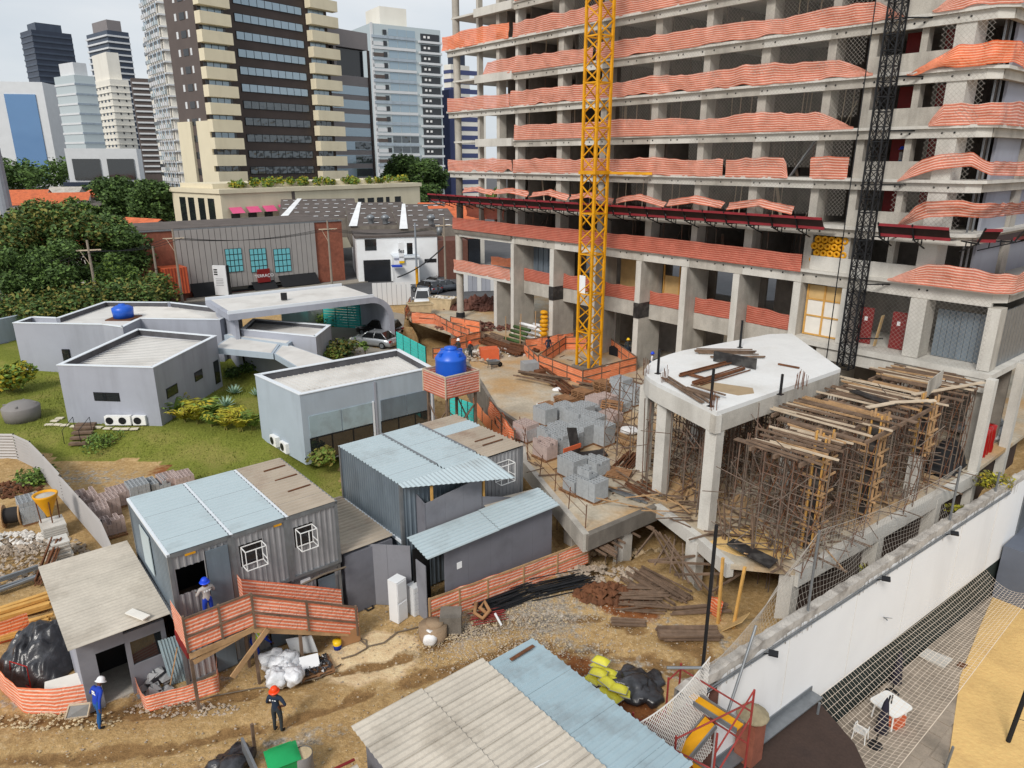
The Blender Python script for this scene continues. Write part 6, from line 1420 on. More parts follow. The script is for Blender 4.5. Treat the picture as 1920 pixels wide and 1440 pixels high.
cage(rc, 27.65, 23.3, 24.1, 4.0, 4.9)
aw = thing('zinc_awning', 'bright zinc sheet awning jutting out over the dark grey box', 'awning', S(28.5, 27, 4.6))
mb = MB(S3); vs = []; k = 46
for j in (0, 1):
    for i in range(k+1):
        b = 29.1-(29.1-24.6)*i/k; d_ = 0 if j == 0 else lerp(.35, 2.1, i/k); vs.append((27.6+d_, b, 5.42-.16*d_+.025*(1 if (i % 2) else 0)))
mb.add(vs, [(i, i+1, k+1+i+1, k+1+i) for i in range(k)]); mb.build('sheet', 'zinc_blue', aw)
for b in (25.2, 27.9): mb = MB(S3); mb.bar((28.2, b, 3.4), (28.2, b, 5.2), .09); mb.build('post', 'timber_new', aw)
# grey board sheds
gs = thing('board_shed', 'dark grey board shed with a zinc strip roof beside the orange fence', 'shed', S(29, 26, 0))
for i in range(3): mb = MB(S3); y0 = 28.25-i*.97; mb.prism([(28.25, y0), (28.25, y0-.965), (28.21, y0-.965), (28.21, y0)], 2.4, [4.5+.12*i, 4.62+.12*i, 4.62+.12*i, 4.5+.12*i]); mb.build('wall_panel', 'board_grey', gs)
mb = MB(S3); mb.prism([(27.1, 28.3), (28.25, 28.3), (28.25, 28.26), (27.1, 28.26)], 2.2, [4.9, 4.5, 4.5, 4.9]); mb.build('wall_panel', 'board_dark', gs)
mb = MB(S3); mb.prism([(28.25, 25.3), (28.25, 22.4), (28.21, 22.4), (28.21, 25.3)], 2.3, [3.9, 2.9, 2.9, 3.9]); mb.build('wall_panel', 'board_grey', gs)
for i in range(5): y1_ = 28.35-i*1.19; mb = MB(S3); mb.box(29.62, 29.66, y1_-1.185, y1_, 0.02, 3.05+.0*i); mb.build('wall_panel', 'board_dark', gs)
pb(gs, 'end_wall', 'board_dark', 28.3, 29.6, 22.38, 22.42, 0, 3.1); pb(gs, 'door_leaf', 'board_grey', 28.9, 29.6, 29.2, 29.24, 0.02, 2.6); pb(gs, 'doorway', 'door_dark', 28.6, 28.64, 28.4, 29.2, .02, 2.9)
roof_sheets(gs, 28.45, 29.95, 22.2, 25.7, 3.45, 3.12, ['zinc_blue'], 2, .2, .05); roof_sheets(gs, 28.47, 29.97, 25.72, 29.35, 3.44, 3.11, ['zinc_blue'], 2, .2, .05)
mb = MB(S3); mb.box(29.665, 29.675, 27.5, 27.75, 1.9, 2.2); mb.build('notice', 'print_white', gs)
gw = thing('board_wall', 'plain grey board wall closing the gap between containers and shed', 'wall', S(27.2, 30, 0))
PW = [(26.2, 31.2), (26.9, 30.5), (27.6, 29.8), (28.3, 29.1)]
for i in range(3): mb = MB(S3); p, q = Vector(PW[i]), Vector(PW[i+1]); d = (q-p).normalized(); n = Vector((-d.y, d.x))*.03; mb.prism([p+d*.004, q-d*.004, q-d*.004+n, p+d*.004+n], .02, 2.9); mb.build('wall_panel', 'board_grey', gw)
lr = thing('lean_to', 'low rusty beige roof in the gap between the container stacks', 'roof', S(24.7, 30.2, 0)); roof_sheets(lr, 22.4, 27.2, 29.25, 31.6, 2.95, 2.95, ['zinc_beige'], 6); pb(lr, 'wall', 'board_dark', 22.4, 27.2, 29.3, 31.5, 0.02, 2.8)
tr_ = thing('lean_to', 'small pale plywood roof on posts beside the platform edge', 'roof', S(28.8, 23.4, 0)); mb = MB(S3); mb.add([(28.0, 25.2, 3.5), (28.9, 25.3, 3.3), (29.3, 22.0, 2.9), (28.1, 21.9, 3.2)], [(0, 1, 2, 3)]); mb.build('sheet', 'fibre_cement', tr_)
for a, b in ((28.9, 25), (29, 22.6)): mb = MB(S3); mb.bar((a, b, 0), (a, b, 3.1), .08); mb.build('post', 'timber_new', tr_)
fence('long orange fence with a timber rail along the dark grey shed', [(29.75, 29.2, 0), (30.1, 26.5, 0), (30.65, 20.95, 0)], 1.15, 'mesh_orange_lit', pm='timber', wave=.03); fence('orange fence turning back from the shed corner toward the platform', [(30.65, 20.95, 0), (28.4, 19.6, 0), (26.4, 19.2, .2)], 1.15, 'mesh_orange_lit', pm='timber', wave=.06)
# left shed with open door
ls = thing('site_shed', 'grey site shed with corrugated fibre roof and open doorway, lower left', 'shed', S(23.8, 39.5, 0))
roof_sheets(ls, 20.9, 26.95, 38.0, 41.1, 3.15, 2.95, ['fibre_cement'], 6, .2, .03, trap=False)
pb(ls, 'side_wall', 'hall_wall', 21.2, 26.3, 40.7, 40.85, 0, 2.95); pb(ls, 'back_wall', 'board_grey', 21.1, 21.2, 38.2, 40.8, 0, 2.95); pb(ls, 'floor', 'concrete', 21.2, 26.3, 38.2, 40.7, 0.0, .06)
pb(ls, 'front_wall', 'board_grey', 26.3, 26.42, 40.35, 40.85, 0, 2.9); pb(ls, 'front_wall', 'board_grey', 26.3, 26.42, 38.15, 39.45, 0, 1.15); pb(ls, 'front_wall', 'board_grey', 26.3, 26.42, 39.452, 40.348, 2.15, 2.9); pb(ls, 'front_wall', 'board_grey', 26.3, 26.42, 38.15, 39.45, 2.1, 2.5); pb(ls, 'front_wall', 'board_grey', 26.3, 26.42, 39.3, 39.45, 1.152, 2.098); pb(ls, 'front_wall', 'board_grey', 26.3, 26.42, 38.15, 38.3, 1.152, 2.098); pb(ls, 'window_pane', 'glass_dark', 26.34, 26.36, 38.3, 39.3, 1.15, 2.1)
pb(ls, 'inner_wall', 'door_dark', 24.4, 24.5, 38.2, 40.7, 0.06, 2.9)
mb = MB(); q = G(258, 1152, 3.1); mb.cbox(q, (.9, .3, .04), -.45); tag(mb.build('white_offcut', 'white_board'), 'white panel offcut lying on the fibre roof', 'offcut')
# platform and stair in front of the half door
pf = thing('access_platform', 'raised timber platform and stair with orange mesh sides, before the container door', 'platform', S(28.2, 35.5, 0))
pb(pf, 'floor', 'timber_old', 27.42, 28.75, 35.8, 38.0, 2.5, 2.58); pb(pf, 'side_board', 'red_board', 27.42, 28.75, 38.0, 38.06, 2.2, 2.6)
for a, b in ((28.7, 37.95), (28.7, 35.85), (28.7, 34.2), (28.75, 32.3), (27.6, 35.8)): mb = MB(S3); mb.bar((a, b, 0), (a, b, 2.5 if b > 35 else 3.6-(35.8-b)*.75), .1); mb.build('post', 'timber_old', pf)
for p, q in (((28.75, 37.9, 2.0), (28.8, 35.8, 2.4)), ((28.8, 38, 2.3), (28.8, 35.8, 2.35)), ((28.8, 35.8, 2.3), (28.8, 32.0, .3)), ((28.9, 36.8, .9), (28.9, 35.4, 2.2))): mb = MB(S3); mb.bar(p, q, .05, .2); mb.build('beam', 'timber', pf)
for i in range(9): b = 35.7-i*.44; z = 2.45-i*.26; mb = MB(S3); mb.box(27.6, 28.7, b-.28, b, z-.05, z); mb.build('step', 'timber_old', pf)
def psheet(pts, h, zs=0):
    o = sheet('mesh_side', None, pts, h, 'mesh_orange_lit', wave=.02, sag=.02, hvar=.03, group=None, cat=None); o.parent = pf; o.location = o.location-pf.location
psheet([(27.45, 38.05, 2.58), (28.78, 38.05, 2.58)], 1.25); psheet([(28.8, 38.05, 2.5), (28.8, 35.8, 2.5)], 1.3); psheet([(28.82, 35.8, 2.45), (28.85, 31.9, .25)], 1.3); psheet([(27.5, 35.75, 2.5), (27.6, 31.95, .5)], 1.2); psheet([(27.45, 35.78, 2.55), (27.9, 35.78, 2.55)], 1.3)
for p, h in (((28.83, 38.02, 2.5), 1.4), ((28.83, 36.9, 2.5), 1.35), ((28.85, 35.8, 2.4), 1.4), ((28.87, 33.9, 1.4), 1.3), ((28.9, 32.0, .3), 1.35)): mb = MB(S3); mb.bar(p, (p[0], p[1], p[2]+h), .07); mb.build('rail_post', 'timber_old', pf)
for z in (.6, 1.3): mb = MB(S3); mb.bar((28.86, 38, 2.5+z), (28.86, 35.8, 2.5+z), .04, .07); mb.bar((28.88, 35.8, 2.45+z), (28.9, 31.95, .25+z), .04, .07); mb.build('hand_rail', 'timber_old', pf)
# yard workers
person('worker in grey shirt and blue helmet looking into the half door of the upper container', S(27.75, 36.95, 2.58), RZS-math.pi/2+.1, 'cloth_grey', 'cloth_blue', 'helmet_blue', 'skin_dark', dict(el=(.3, -.06, 1.15), wl=(.22, -.3, 1.1), er=(-.3, -.06, 1.15), wr=(-.22, -.3, 1.1)), back_print=[(-.07, .03, .06, .06), (.02, .03, .06, .06), (.1, .03, .04, .06)])
p1 = person('worker in blue uniform and white helmet pulling a sieve frame by the orange fence', G(190, 1362, 0), math.pi-.5, 'cloth_blue', 'cloth_jeans', 'helmet_white', 'skin_dark', dict(bel=(0, -.03, 1.08), che=(.03, -.12, 1.28), nec=(.05, -.2, 1.43), hed=(.06, -.28, 1.53), top=(.07, -.33, 1.62), sl=(.21, -.12, 1.40), sr=(-.14, -.16, 1.38), el=(.33, -.05, 1.15), wl=(.42, -.18, 1.0), er=(-.25, .02, 1.15), wr=(-.32, .1, .92), kl=(.12, -.1, .50), kr=(-.12, .05, .50), ar=(-.14, .14, .09), tr=(-.16, -.04, .04)), h=1.78, back_print=[(0, .08, .14, .07), (0, -.01, .18, .05), (.02, -.08, .12, .05)])
person('worker in dark navy with orange helmet, hand on hip, on the open dirt', G(523, 1372, 0), math.pi-.2, 'cloth_navy', 'cloth_charcoal', 'helmet_orange', 'skin_dark', dict(er=(-.40, .08, 1.2), wr=(-.22, -.02, 1.04), el=(.30, .02, 1.14), wl=(.24, -.14, 1.0)), h=1.76, sleeves=False, back_print=[(.09, .06, .05, .05), (.0, .06, .03, .03), (-.08, .06, .07, .025)])
person('worker in navy with yellow hi-vis vest bending over the white plastic sacks', G(484, 1236, 0), 2.2, 'cloth_blue', 'cloth_blue', None, 'skin_dark', dict(pel=(0, .15, .9), bel=(0, .02, 1.0), che=(0, -.2, 1.08), nec=(0, -.38, 1.1), hed=(0, -.5, 1.08), top=(0, -.6, 1.05), sl=(.19, -.22, 1.1), sr=(-.19, -.22, 1.1), el=(.22, -.35, .85), er=(-.22, -.35, .85), wl=(.18, -.5, .65), wr=(-.18, -.5, .65), hl=(.1, .15, .86), hr=(-.1, .15, .86)), vest='vest_yellow')
sv = thing('sieve_frame', 'rectangular sieve frame with grey mesh held by the worker in blue', 'sieve', G(150, 1345, 0), 0)
P = [G(122, 1348, .05), G(165, 1342, .1), G(170, 1318, .75), G(130, 1322, .65)]
mb = MB()
for i in range(4): mb.bar(P[i], P[(i+1) % 4], .05)
mb.build('frame', 'timber_pale', sv); mb = MB(); mb.quad(*P); mb.build('mesh', 'bag_grey', sv)
# yard objects
def cab(label, px, py, w_, d_, h_, mat, rz=0, drawers=0, tilt=0):
    root = thing('cabinet', label, 'cabinet', G(px, py, 0), RZS+rz, 'cabinets against the grey wall'); mb = MB(); mb.cbox((0, 0, h_/2), (d_, w_, h_)); mb.build('body', mat, root, local=True)
    for i in range(drawers): mb = MB(); mb.cbox((d_/2+.012, 0, h_*(i+.5)/drawers), (.02, w_*.9, h_/drawers*.86)); mb.build('drawer', mat, root, local=True)
cab('tall white cabinet standing in front of the grey wall', 748, 1160, .55, .5, 1.9, 'white_paint', .25, 2); cab('grey drawer cabinet leaning beside the tall white one', 780, 1148, .5, .45, 1.35, 'pale_panel', .1, 5)
mh = thing('manhole_ring', 'round concrete manhole ring with a lid on the dirt', 'manhole', G(812, 1192, 0))
mb = MB(); mb.lathe([(.55, 0), (.56, .5), (.001, .5)], (0, 0, 0), 24); mb.build('ring', 'manhole_concrete', mh, True, local=True); mb = MB(); mb.lathe([(.34, .5), (.34, .6), (.001, .61)], (0.08, .08, 0), 20); mb.build('lid', 'manhole_concrete', mh, True, local=True)
mb = MB(); q = G(846, 1178, 0); mb.cbox(q+Vector((0, 0, .38)), (.85, .8, .76), RZS+.9); tag(mb.build('concrete_block', 'concrete_dark'), 'dark grey concrete cube at the end of the orange fence', 'block')
mb = MB(); q = G(806, 1205, 0); mb.blob(q+Vector((0, 0, .2)), .28, 16, 12, 1.1); tag(mb.build('white_bag', 'sack_white', None, True), 'white bag leaning on the manhole ring', 'bag')
BW = lambda px, py, z=.05: G(px, py, z)
rod_bundle('rod_pile', 'tangle of black steel rods before the orange fence', BW(885, 1150), BW(1010, 1105), 42, .55, 'black_steel', .025, 'rods and timber on the dirt', 'rods', T=None, jit=1.2); rod_bundle('rod_pile', 'second tangle of black rods nearer the platform', BW(985, 1115), BW(1115, 1085), 40, .6, 'black_steel', .025, 'rods and timber on the dirt', 'rods', T=None, jit=1.0)
rod_bundle('rod_pile', 'red-tipped tie bars lying before the black rods', BW(880, 1165), BW(950, 1150), 12, .4, 'red_steel', .02, 'rods and timber on the dirt', 'rods', T=None)
rod_bundle('timber_pile', 'grey planks fanned out below the platform corner', BW(1185, 1075), BW(1285, 1135), 26, .8, 'timber_old', .035, 'rods and timber on the dirt', 'timber', T=None, sq=True, pref='plank'); rod_bundle('timber_pile', 'short weathered planks on the mound below the platform', BW(1150, 1125), BW(1260, 1125), 34, 1.0, 'timber_old', .035, 'rods and timber on the dirt', 'timber', T=None, sq=True, pref='plank', jit=.9)
rod_bundle('timber_pile', 'small neat stack of dark boards on the dirt road edge', BW(1145, 1167), BW(1212, 1170), 14, .2, 'timber_old', .04, 'rods and timber on the dirt', 'timber', T=None, sq=True, pref='plank', jit=.1); rod_bundle('timber_pile', 'large neat stack of dark boards left of the black pole', BW(1232, 1192), BW(1352, 1192), 32, .4, 'timber_old', .05, 'rods and timber on the dirt', 'timber', T=None, sq=True, pref='plank', jit=.2)
rod_bundle('timber_pile', 'loose dark beam between the two neat board stacks', BW(1250, 1148), BW(1370, 1140), 7, .3, 'timber_old', .04, 'rods and timber on the dirt', 'timber', T=None, sq=True, pref='plank')
mb = MB(); mb.path([G(893, 1130, .5), G(890, 1150, .3), G(905, 1160, .2), G(918, 1145, .4), G(908, 1128, .5), G(900, 1140, .45), G(912, 1150, .3)], .09, 6); tag(mb.build('lifting_sling', 'cardboard', None, True), 'beige lifting sling looped over the black rods', 'sling')
mb = MB(); mb.tube(G(928, 1150, .5), G(940, 1172, .05), .05, 8); tag(mb.build('white_tube', 'white_paint'), 'short white tube standing by the black rods', 'tube')
heap('spoil_heap', 'reddish clay mound beside the black rods', G(1140, 1115, 0), 1.5, .8, 160, (.1, .3), 'rust_steel', hh=.5); heap('spoil_heap', 'pale stony rubble along the platform foot', G(1120, 1080, -.1), 2.6, .8, 200, (.08, .25), 'rubble', hh=.4); heap('spoil_heap', 'pale rubble and debris under the platform corner', G(1190, 1050, -.4), 3.4, 1.0, 240, (.08, .22), 'damp_sand', hh=.4)
for i, (x0, y0, x1, y1, h) in enumerate(((1345, 1180, 1340, 1090, 3.2), (1372, 1190, 1376, 1100, 3.0))): q = G(x0, y0, -.3); mb = MB(); mb.bar(q, q+Vector((.3*i, .2, h)), .1); tag(mb.build('timber_strut', 'timber_new'), 'yellow timber strut under the slab edge, '+('left' if i == 0 else 'right')+' one', 'strut', 'struts below the slab corner')
fence('scrap of orange mesh hanging by the yellow struts', [G(1328, 1150, 0), G(1352, 1165, 0)], .9, 'mesh_orange_new', T=None, posts=False, wave=.2); mb = MB(); q = G(1360, 1175, 0); mb.bar(q, q+Vector((.6, -.5, .8)), .8, .03); tag(mb.build('plywood_sheet', 'plywood'), 'plywood sheet leaning by the yellow struts', 'sheet')
# sacks, film, pallet below the stair
mb = MB()
for i in range(16): q = G(rnd(508, 552), rnd(1232, 1276), .2+rnd(0, .3)); mb.blob(q, rnd(.25, .45), 22, 16, .8, .45, 3)
tag(mb.build('film_heap', 'plastic_film', None, True), 'big bundle of crumpled white plastic film below the stair', 'film')
mb = MB(); mb.bar(G(572, 1225, .1), G(560, 1195, .9), 1.0, .03, up=(0, 1, 0)); tag(mb.build('glass_sheet', 'pale_panel'), 'pale sheet of glass leaning above the film bundle', 'sheet')
mb = MB(); mb.cbox(G(572, 1243, .3), (1.0, .5, .04), .4, tilt=.5); tag(mb.build('white_sheet', 'white_paint'), 'white board propped on the burnt pallet', 'sheet')
root = thing('flat_pallet', 'dark pallet with black scrap beside the film bundle', 'pallet', G(592, 1255, 0), .5); link_mesh('pallet', PAL, root); mb = MB()
for i in range(120): x, y = rnd(-.5, .5), rnd(-.45, .45); mb.add([(x+v[0], y+v[1], .15+v[2]+rnd(0, .08)) for v in rock_pts(rnd(.04, .1))], RF)
o = mb.build('scrap', 'black_plastic', root, local=True); o['kind'] = 'stuff'
mb = MB(); q = G(655, 1200, 0); mb.cbox(q+Vector((0, 0, .32)), (.75, .55, .62), .5); tag(mb.build('cardboard_box', 'cardboard'), 'cardboard box at the foot of the stair', 'box'); mb = MB(); mb.blob(q+Vector((.05, 0, .78)), .2, 14, 10); tag(mb.build('white_bag', 'sack_white', None, True), 'white carrier bag on the cardboard box', 'bag')
bk = thing('paint_bucket', 'yellow and blue paint bucket beside the cardboard box', 'bucket', G(633, 1216, 0)); mb = MB(); mb.lathe([(.001, 0), (.14, 0), (.16, .2)], (0, 0, 0), 14); mb.build('body', 'cloth_blue', bk, True, local=True); mb = MB(); mb.lathe([(.161, .2), (.17, .36), (.001, .37)], (0, 0, 0), 14); mb.build('lid', 'helmet_yellow', bk, True, local=True)
mb = MB(); mb.path([G(x, y, .04) for x, y in ((640, 1235), (665, 1228), (688, 1215), (686, 1200), (670, 1196), (690, 1212), (720, 1205), (745, 1185), (760, 1182), (800, 1172))], .03, 6); tag(mb.build('hose', 'hose', None, True), 'brown hose curling over the pale sand toward the shed', 'hose')
mb = MB(); mb.path([G(x, y, .04) for x, y in ((330, 1325), (400, 1305), (480, 1290), (540, 1285), (600, 1270), (640, 1245))], .025, 6); tag(mb.build('hose', 'hose', None, True), 'grey hose along the front of the film bundle', 'hose')
mb = MB(); mb.path([G(x, y, .04) for x, y in ((674, 1105), (690, 1120), (700, 1140), (690, 1145), (680, 1138), (686, 1128))], .04, 6); tag(mb.build('hose', 'rope_dark', None, True), 'coil of black hose against the grey wall', 'hose')
# foreground roof, bags, bin, drum
fr = thing('foreground_shed', 'large corrugated shed roof in the near foreground, half zinc half fibre cement', 'shed', S(38.5, 32, 0))
roof_sheets(fr, 36.1, 42.5, 29.3, 31.2, 3.05, 2.85, ['zinc_old'], 7, .3, .05); roof_sheets(fr, 35.9, 42.5, 31.22, 33.5, 3.12, 2.9, ['fibre_cement'], 7, .22, .05, trap=False); roof_sheets(fr, 35.87, 42.5, 33.45, 35.75, 3.17, 2.94, ['fibre_cement'], 7, .22, .05, trap=False)
pb(fr, 'wall', 'board_dark', 36.2, 42, 29.6, 35.5, 0.02, 2.75); mb = MB(S3); mb.bar((36.5, 29.6, 3.14), (36.55, 30.6, 3.14), .12, .03); mb.build('rust_streak', 'rust_steel', fr)
fr2 = thing('foreground_shed', 'smaller shed roof at the bottom edge of the picture', 'shed', S(38.5, 37.2, 0)); roof_sheets(fr2, 36.6, 42, 36.0, 38.2, 2.6, 2.4, ['fibre_cement'], 5, .22, .05, trap=False); pb(fr2, 'wall', 'board_dark', 36.8, 42, 36.2, 38, 0, 2.3)
mb = MB(S3); mb.path([(36.5, 36.0, 2.7), (36.4, 37, 2.7), (36.8, 38.3, 2.65)], .04, 6); mb.build('gutter_pipe', 'red_board', fr2)
k = 0
for (px, py, z) in ((1122, 1252, .2), (1140, 1262, .2), (1112, 1275, .2), (1130, 1280, .2), (1150, 1278, .2), (1168, 1300, .2), (1150, 1308, .2), (1135, 1300, .2), (1122, 1262, .5), (1140, 1280, .5), (1160, 1292, .5), (1127, 1240, .75)):
    bg_ = thing('cement_bag', 'yellow bag beside the zinc roof, %s from the far end' % ORD[k], 'bag', G(px, py, z), rnd(-.3, .3)-.7, 'yellow bags beside the zinc roof'); k += 1
    mb = MB(); mb.grid(lambda u, v: ((u-.5)*.62, (v-.5)*.4, .16*(max(0, math.sin(math.pi*u))**.35)*(max(0, math.sin(math.pi*v))**.35)), 8, 6); mb.grid(lambda u, v: ((u-.5)*.62, (v-.5)*.4, -.02*math.sin(math.pi*u)), 2, 2); mb.build('body', 'bag_yellow', bg_, True, local=True)
    mb = MB(); mb.path([(-.31, -.2, .02), (.31, -.2, .02), (.31, .2, .02), (-.31, .2, .02), (-.31, -.2, .02)], .018, 4); mb.build('seam', 'bag_grey', bg_, local=True)
mb = MB(); mb.blob(G(1180, 1285, .1), .8, 34, 22, .4, .6, 3); mb.blob(G(1205, 1282, .1), .8, 34, 22, .35, .6, 3); tag(mb.build('black_film', 'black_plastic', None, True), 'heap of shiny black plastic film behind the yellow bags', 'film')
gb = thing('wheelie_bin', 'green wheelie bin lying tilted at the bottom edge', 'bin', G(535, 1462, 0), .5)
mb = MB(); mb.prism([(-.42, -.36), (.42, -.36), (.42, .36), (-.42, .36)], 0, .9); mb.v = [(v[0]*(1 if v[2] > .5 else .8), v[1]*(1 if v[2] > .5 else .8), v[2]) for v in mb.v]; mb.build('body', 'green_plastic', gb, local=True)
mb = MB(); mb.grid(lambda u, v: ((u-.5)*.96, (v-.5)*.84, .93+.12*math.sin(math.pi*u)**.6*math.sin(math.pi*v)**.6), 10, 8); mb.build('lid', 'green_plastic', gb, True, local=True)
mb = MB(); mb.tube((-.35, .44, .9), (.35, .44, .9), .03, 6); mb.build('handle', 'green_plastic', gb, local=True)
for s_ in (-.38, .38): mb = MB(); mb.lathe([(.02, -.04), (.12, -.04), (.12, .04), (.02, .04)], (0, 0, 0), 12); mb.v = [(s_+v[2], .38+v[1], .12+v[0]) for v in mb.v]; mb.build('wheel', 'tyre', gb, local=True)
dr = thing('drum', 'grey drum with a pale dusty lid beside the green bin', 'drum', G(572, 1455, 0)); mb = MB(); mb.lathe([(.29, 0), (.3, .3), (.29, .6), (.3, .88), (.29, .9)], (0, 0, 0), 20); mb.build('body', 'container_grey', dr, True, local=True); mb = MB(); mb.lathe([(.28, .86), (.001, .87)], (0, 0, 0), 20); mb.build('lid', 'stone_pale', dr, local=True)
mb = MB(); mb.bar(G(455, 1395, .8), G(490, 1470, .8), .08, .5); tag(mb.build('metal_sheet_stack', 'grey_steel'), 'stack of bright metal sheets at the bottom edge', 'sheets')
mb = MB(); mb.blob(G(432, 1440, .15), .75, 34, 22, .5, .55, 3); tag(mb.build('black_film', 'black_plastic', None, True), 'crumpled black plastic sack at the bottom edge by the metal sheets', 'film')
mb = MB(); q = G(478, 1410, 0); mb.bar(q, q+Vector((.02, 0, 1.1)), .09); tag(mb.build('stake', 'timber_old'), 'short dark stake by the green bin', 'stake')

# ================================================================ GREY HALL ON THE LAWN
hall = thing('grey_hall', 'low angular grey hall with flat parapet roofs on the lawn', 'building', G(300, 740, 1.0))
HZ = 0.6
def hp(name, mat, fn, parent=None): mb = MB(); fn(mb); return mb.build(name, mat, parent or hall)
def hall_block(pts, zt, drop=.35, wall='hall_wall', roof='hall_roof', zb=HZ, skip=(), sheets=0, slope=0):
    P = [Vector(p) for p in pts]; n_ = len(P); c = sum(P, Vector((0, 0)))/n_
    for i in range(n_):
        if i in skip: continue
        p, q = P[i], P[(i+1) % n_]; d = (q-p).normalized(); nn = Vector((-d.y, d.x)); nn = nn if nn.dot(c-p) > 0 else -nn
        hp('wall', wall, lambda m: m.prism([p, q-d*.002, q-d*.202+nn*.2, p+d*.2+nn*.2], zb, zt)); hp('coping', 'hall_trim', lambda m: m.prism([p-nn*.04-d*.03, q-nn*.04+d*.03, q+nn*.26-d*.24, p+nn*.26+d*.24], zt, zt+.05))
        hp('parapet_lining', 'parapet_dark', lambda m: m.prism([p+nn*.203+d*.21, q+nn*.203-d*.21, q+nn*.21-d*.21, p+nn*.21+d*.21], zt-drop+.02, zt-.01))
    hp('roof', roof, lambda m: m.prism([p+(c-p)*.02 for p in P], zt-drop-.1, [zt-drop-slope*(i == 0 or i == n_-1) for i in range(n_)]))
def gx(pts, z): return [gp(x, y, z) for x, y in pts]
hall_block(gx([(24, 606), (192, 609), (230, 614), (263, 598), (412, 600), (452, 582), (320, 567), (197, 566), (105, 597), (57, 595)], 5.3), 5.3, .4)
hall_block(gx([(107, 685), (287, 690), (406, 630), (258, 617)], 5.0), 5.0, .45, slope=.35)
hall_block(gx([(452, 618), (592, 632), (620, 610), (475, 598)], 4.7), 4.7, .3); hall_block(gx([(478, 703), (562, 741), (812, 690), (747, 655)], 5.0), 5.0, .45, 'hall_wall_blue')
# canopies between the blocks
for pts, z in (([(398, 652), (432, 630), (525, 645), (512, 663)], 4.0), ([(512, 662), (530, 642), (668, 690), (585, 705)], 3.95), ([(420, 628), (470, 612), (560, 632), (540, 645)], 4.15)):
    q = gx(pts, z); hp('canopy', 'hall_wall_blue', lambda m: m.prism(q, z-.45, z)); hp('canopy_roof', 'hall_roof', lambda m: m.prism([Vector(p)+(sum((Vector(k) for k in q), Vector((0, 0)))/4-Vector(p))*.08 for p in q], z, z+.02))
hp('porch_wall', 'parapet_dark', lambda m: m.prism(gx([(400, 690), (440, 668), (500, 672), (480, 690)], 1.0), 1.0, 3.5))
# roof ribs: fine standing seams on the two front roofs
def seams(poly, z, n_, mat='hall_roof'):
    a, b, c, d = [Vector((*p, z)) for p in poly]; mb = MB()
    for i in range(1, n_): t_ = i/n_; mb.bar(a.lerp(d, t_).lerp(b.lerp(c, t_), .03), a.lerp(d, t_).lerp(b.lerp(c, t_), .97), .05, .035)
    o = mb.build('roof_seams', mat, hall); o['kind'] = 'stuff'
seams(gx([(125, 686), (285, 688), (398, 634), (262, 622)], 4.57), 4.57, 22); seams(gx([(490, 704), (562, 735), (800, 690), (746, 660)], 4.58), 4.58, 26); seams(gx([(225, 596), (400, 598), (330, 572), (205, 570)], 4.92), 4.92, 18)
# windows
def hwin(p0, p1, z0, z1, d=.03, mat='glass_dark', frame=True, panes=1):
    p0, p1 = Vector(p0), Vector(p1); e = (p1-p0).normalized(); nn = Vector((e.y, -e.x)); nn = nn if nn.y < 0 else -nn
    w_ = hp('window', 'black_steel', lambda m: m.prism([p0, p1, p1+nn*d, p0+nn*d], z0, z1))
    for i in range(panes):
        a, b = p0.lerp(p1, i/panes)+e*.05, p0.lerp(p1, (i+1)/panes)-e*.05; mb = MB(); mb.prism([a+nn*d, b+nn*d, b+nn*(d+.015), a+nn*(d+.015)], z0+.06, z1-.06); mb.build('pane', mat, w_)
A0, A1_, A2 = [Vector(p) for p in gx([(107, 685), (287, 690), (406, 630)], 5.0)]
hwin(A0.lerp(A1_, .33), A0.lerp(A1_, .6), 2.6, 3.2, panes=2); hwin(A1_.lerp(A2, .12), A1_.lerp(A2, .28), 2.5, 3.2); hwin(A1_.lerp(A2, .55), A1_.lerp(A2, .68), 2.5, 3.2); hwin(A1_.lerp(A2, .88), A1_.lerp(A2, .97), 1.4, 3.2)
B0, B1_ = [Vector(p) for p in gx([(24, 606), (192, 609)], 5.3)]; hwin(B0.lerp(B1_, .5), B0.lerp(B1_, .58), 1.6, 3.2, .12)
C0, C1_, C2 = [Vector(p) for p in gx([(478, 703), (562, 741), (812, 690)], 5.0)]
def shopwin(t0, t1):
    p0, p1 = C1_.lerp(C2, t0), C1_.lerp(C2, t1); hwin(p0, p1, .7, 2.2, .02, 'glass_dark', panes=3)
    e = (p1-p0).normalized(); nn = Vector((e.y, -e.x)); nn = nn if nn.y < 0 else -nn
    for i in range(2): a, b = p0.lerp(p1, i/2)+e*.04, p0.lerp(p1, (i+1)/2)-e*.04; hp('blind', 'zinc_old' if t0 < .3 else 'container_side', lambda m: m.prism([a, b, b+nn*.05, a+nn*.05], 2.25, 3.6))
    hp('window_frame', 'hall_trim', lambda m: m.prism([p1, p1+e*.12, p1+e*.12+nn*.07, p1+nn*.07], .7, 3.65))
shopwin(.04, .5); shopwin(.56, .97); hp('downpipe', 'hall_wall', lambda m: m.prism([C1_.lerp(C2, .52), C1_.lerp(C2, .535), C1_.lerp(C2, .535)+Vector((.03, -.06)), C1_.lerp(C2, .52)+Vector((.03, -.06))], HZ, 4.9))
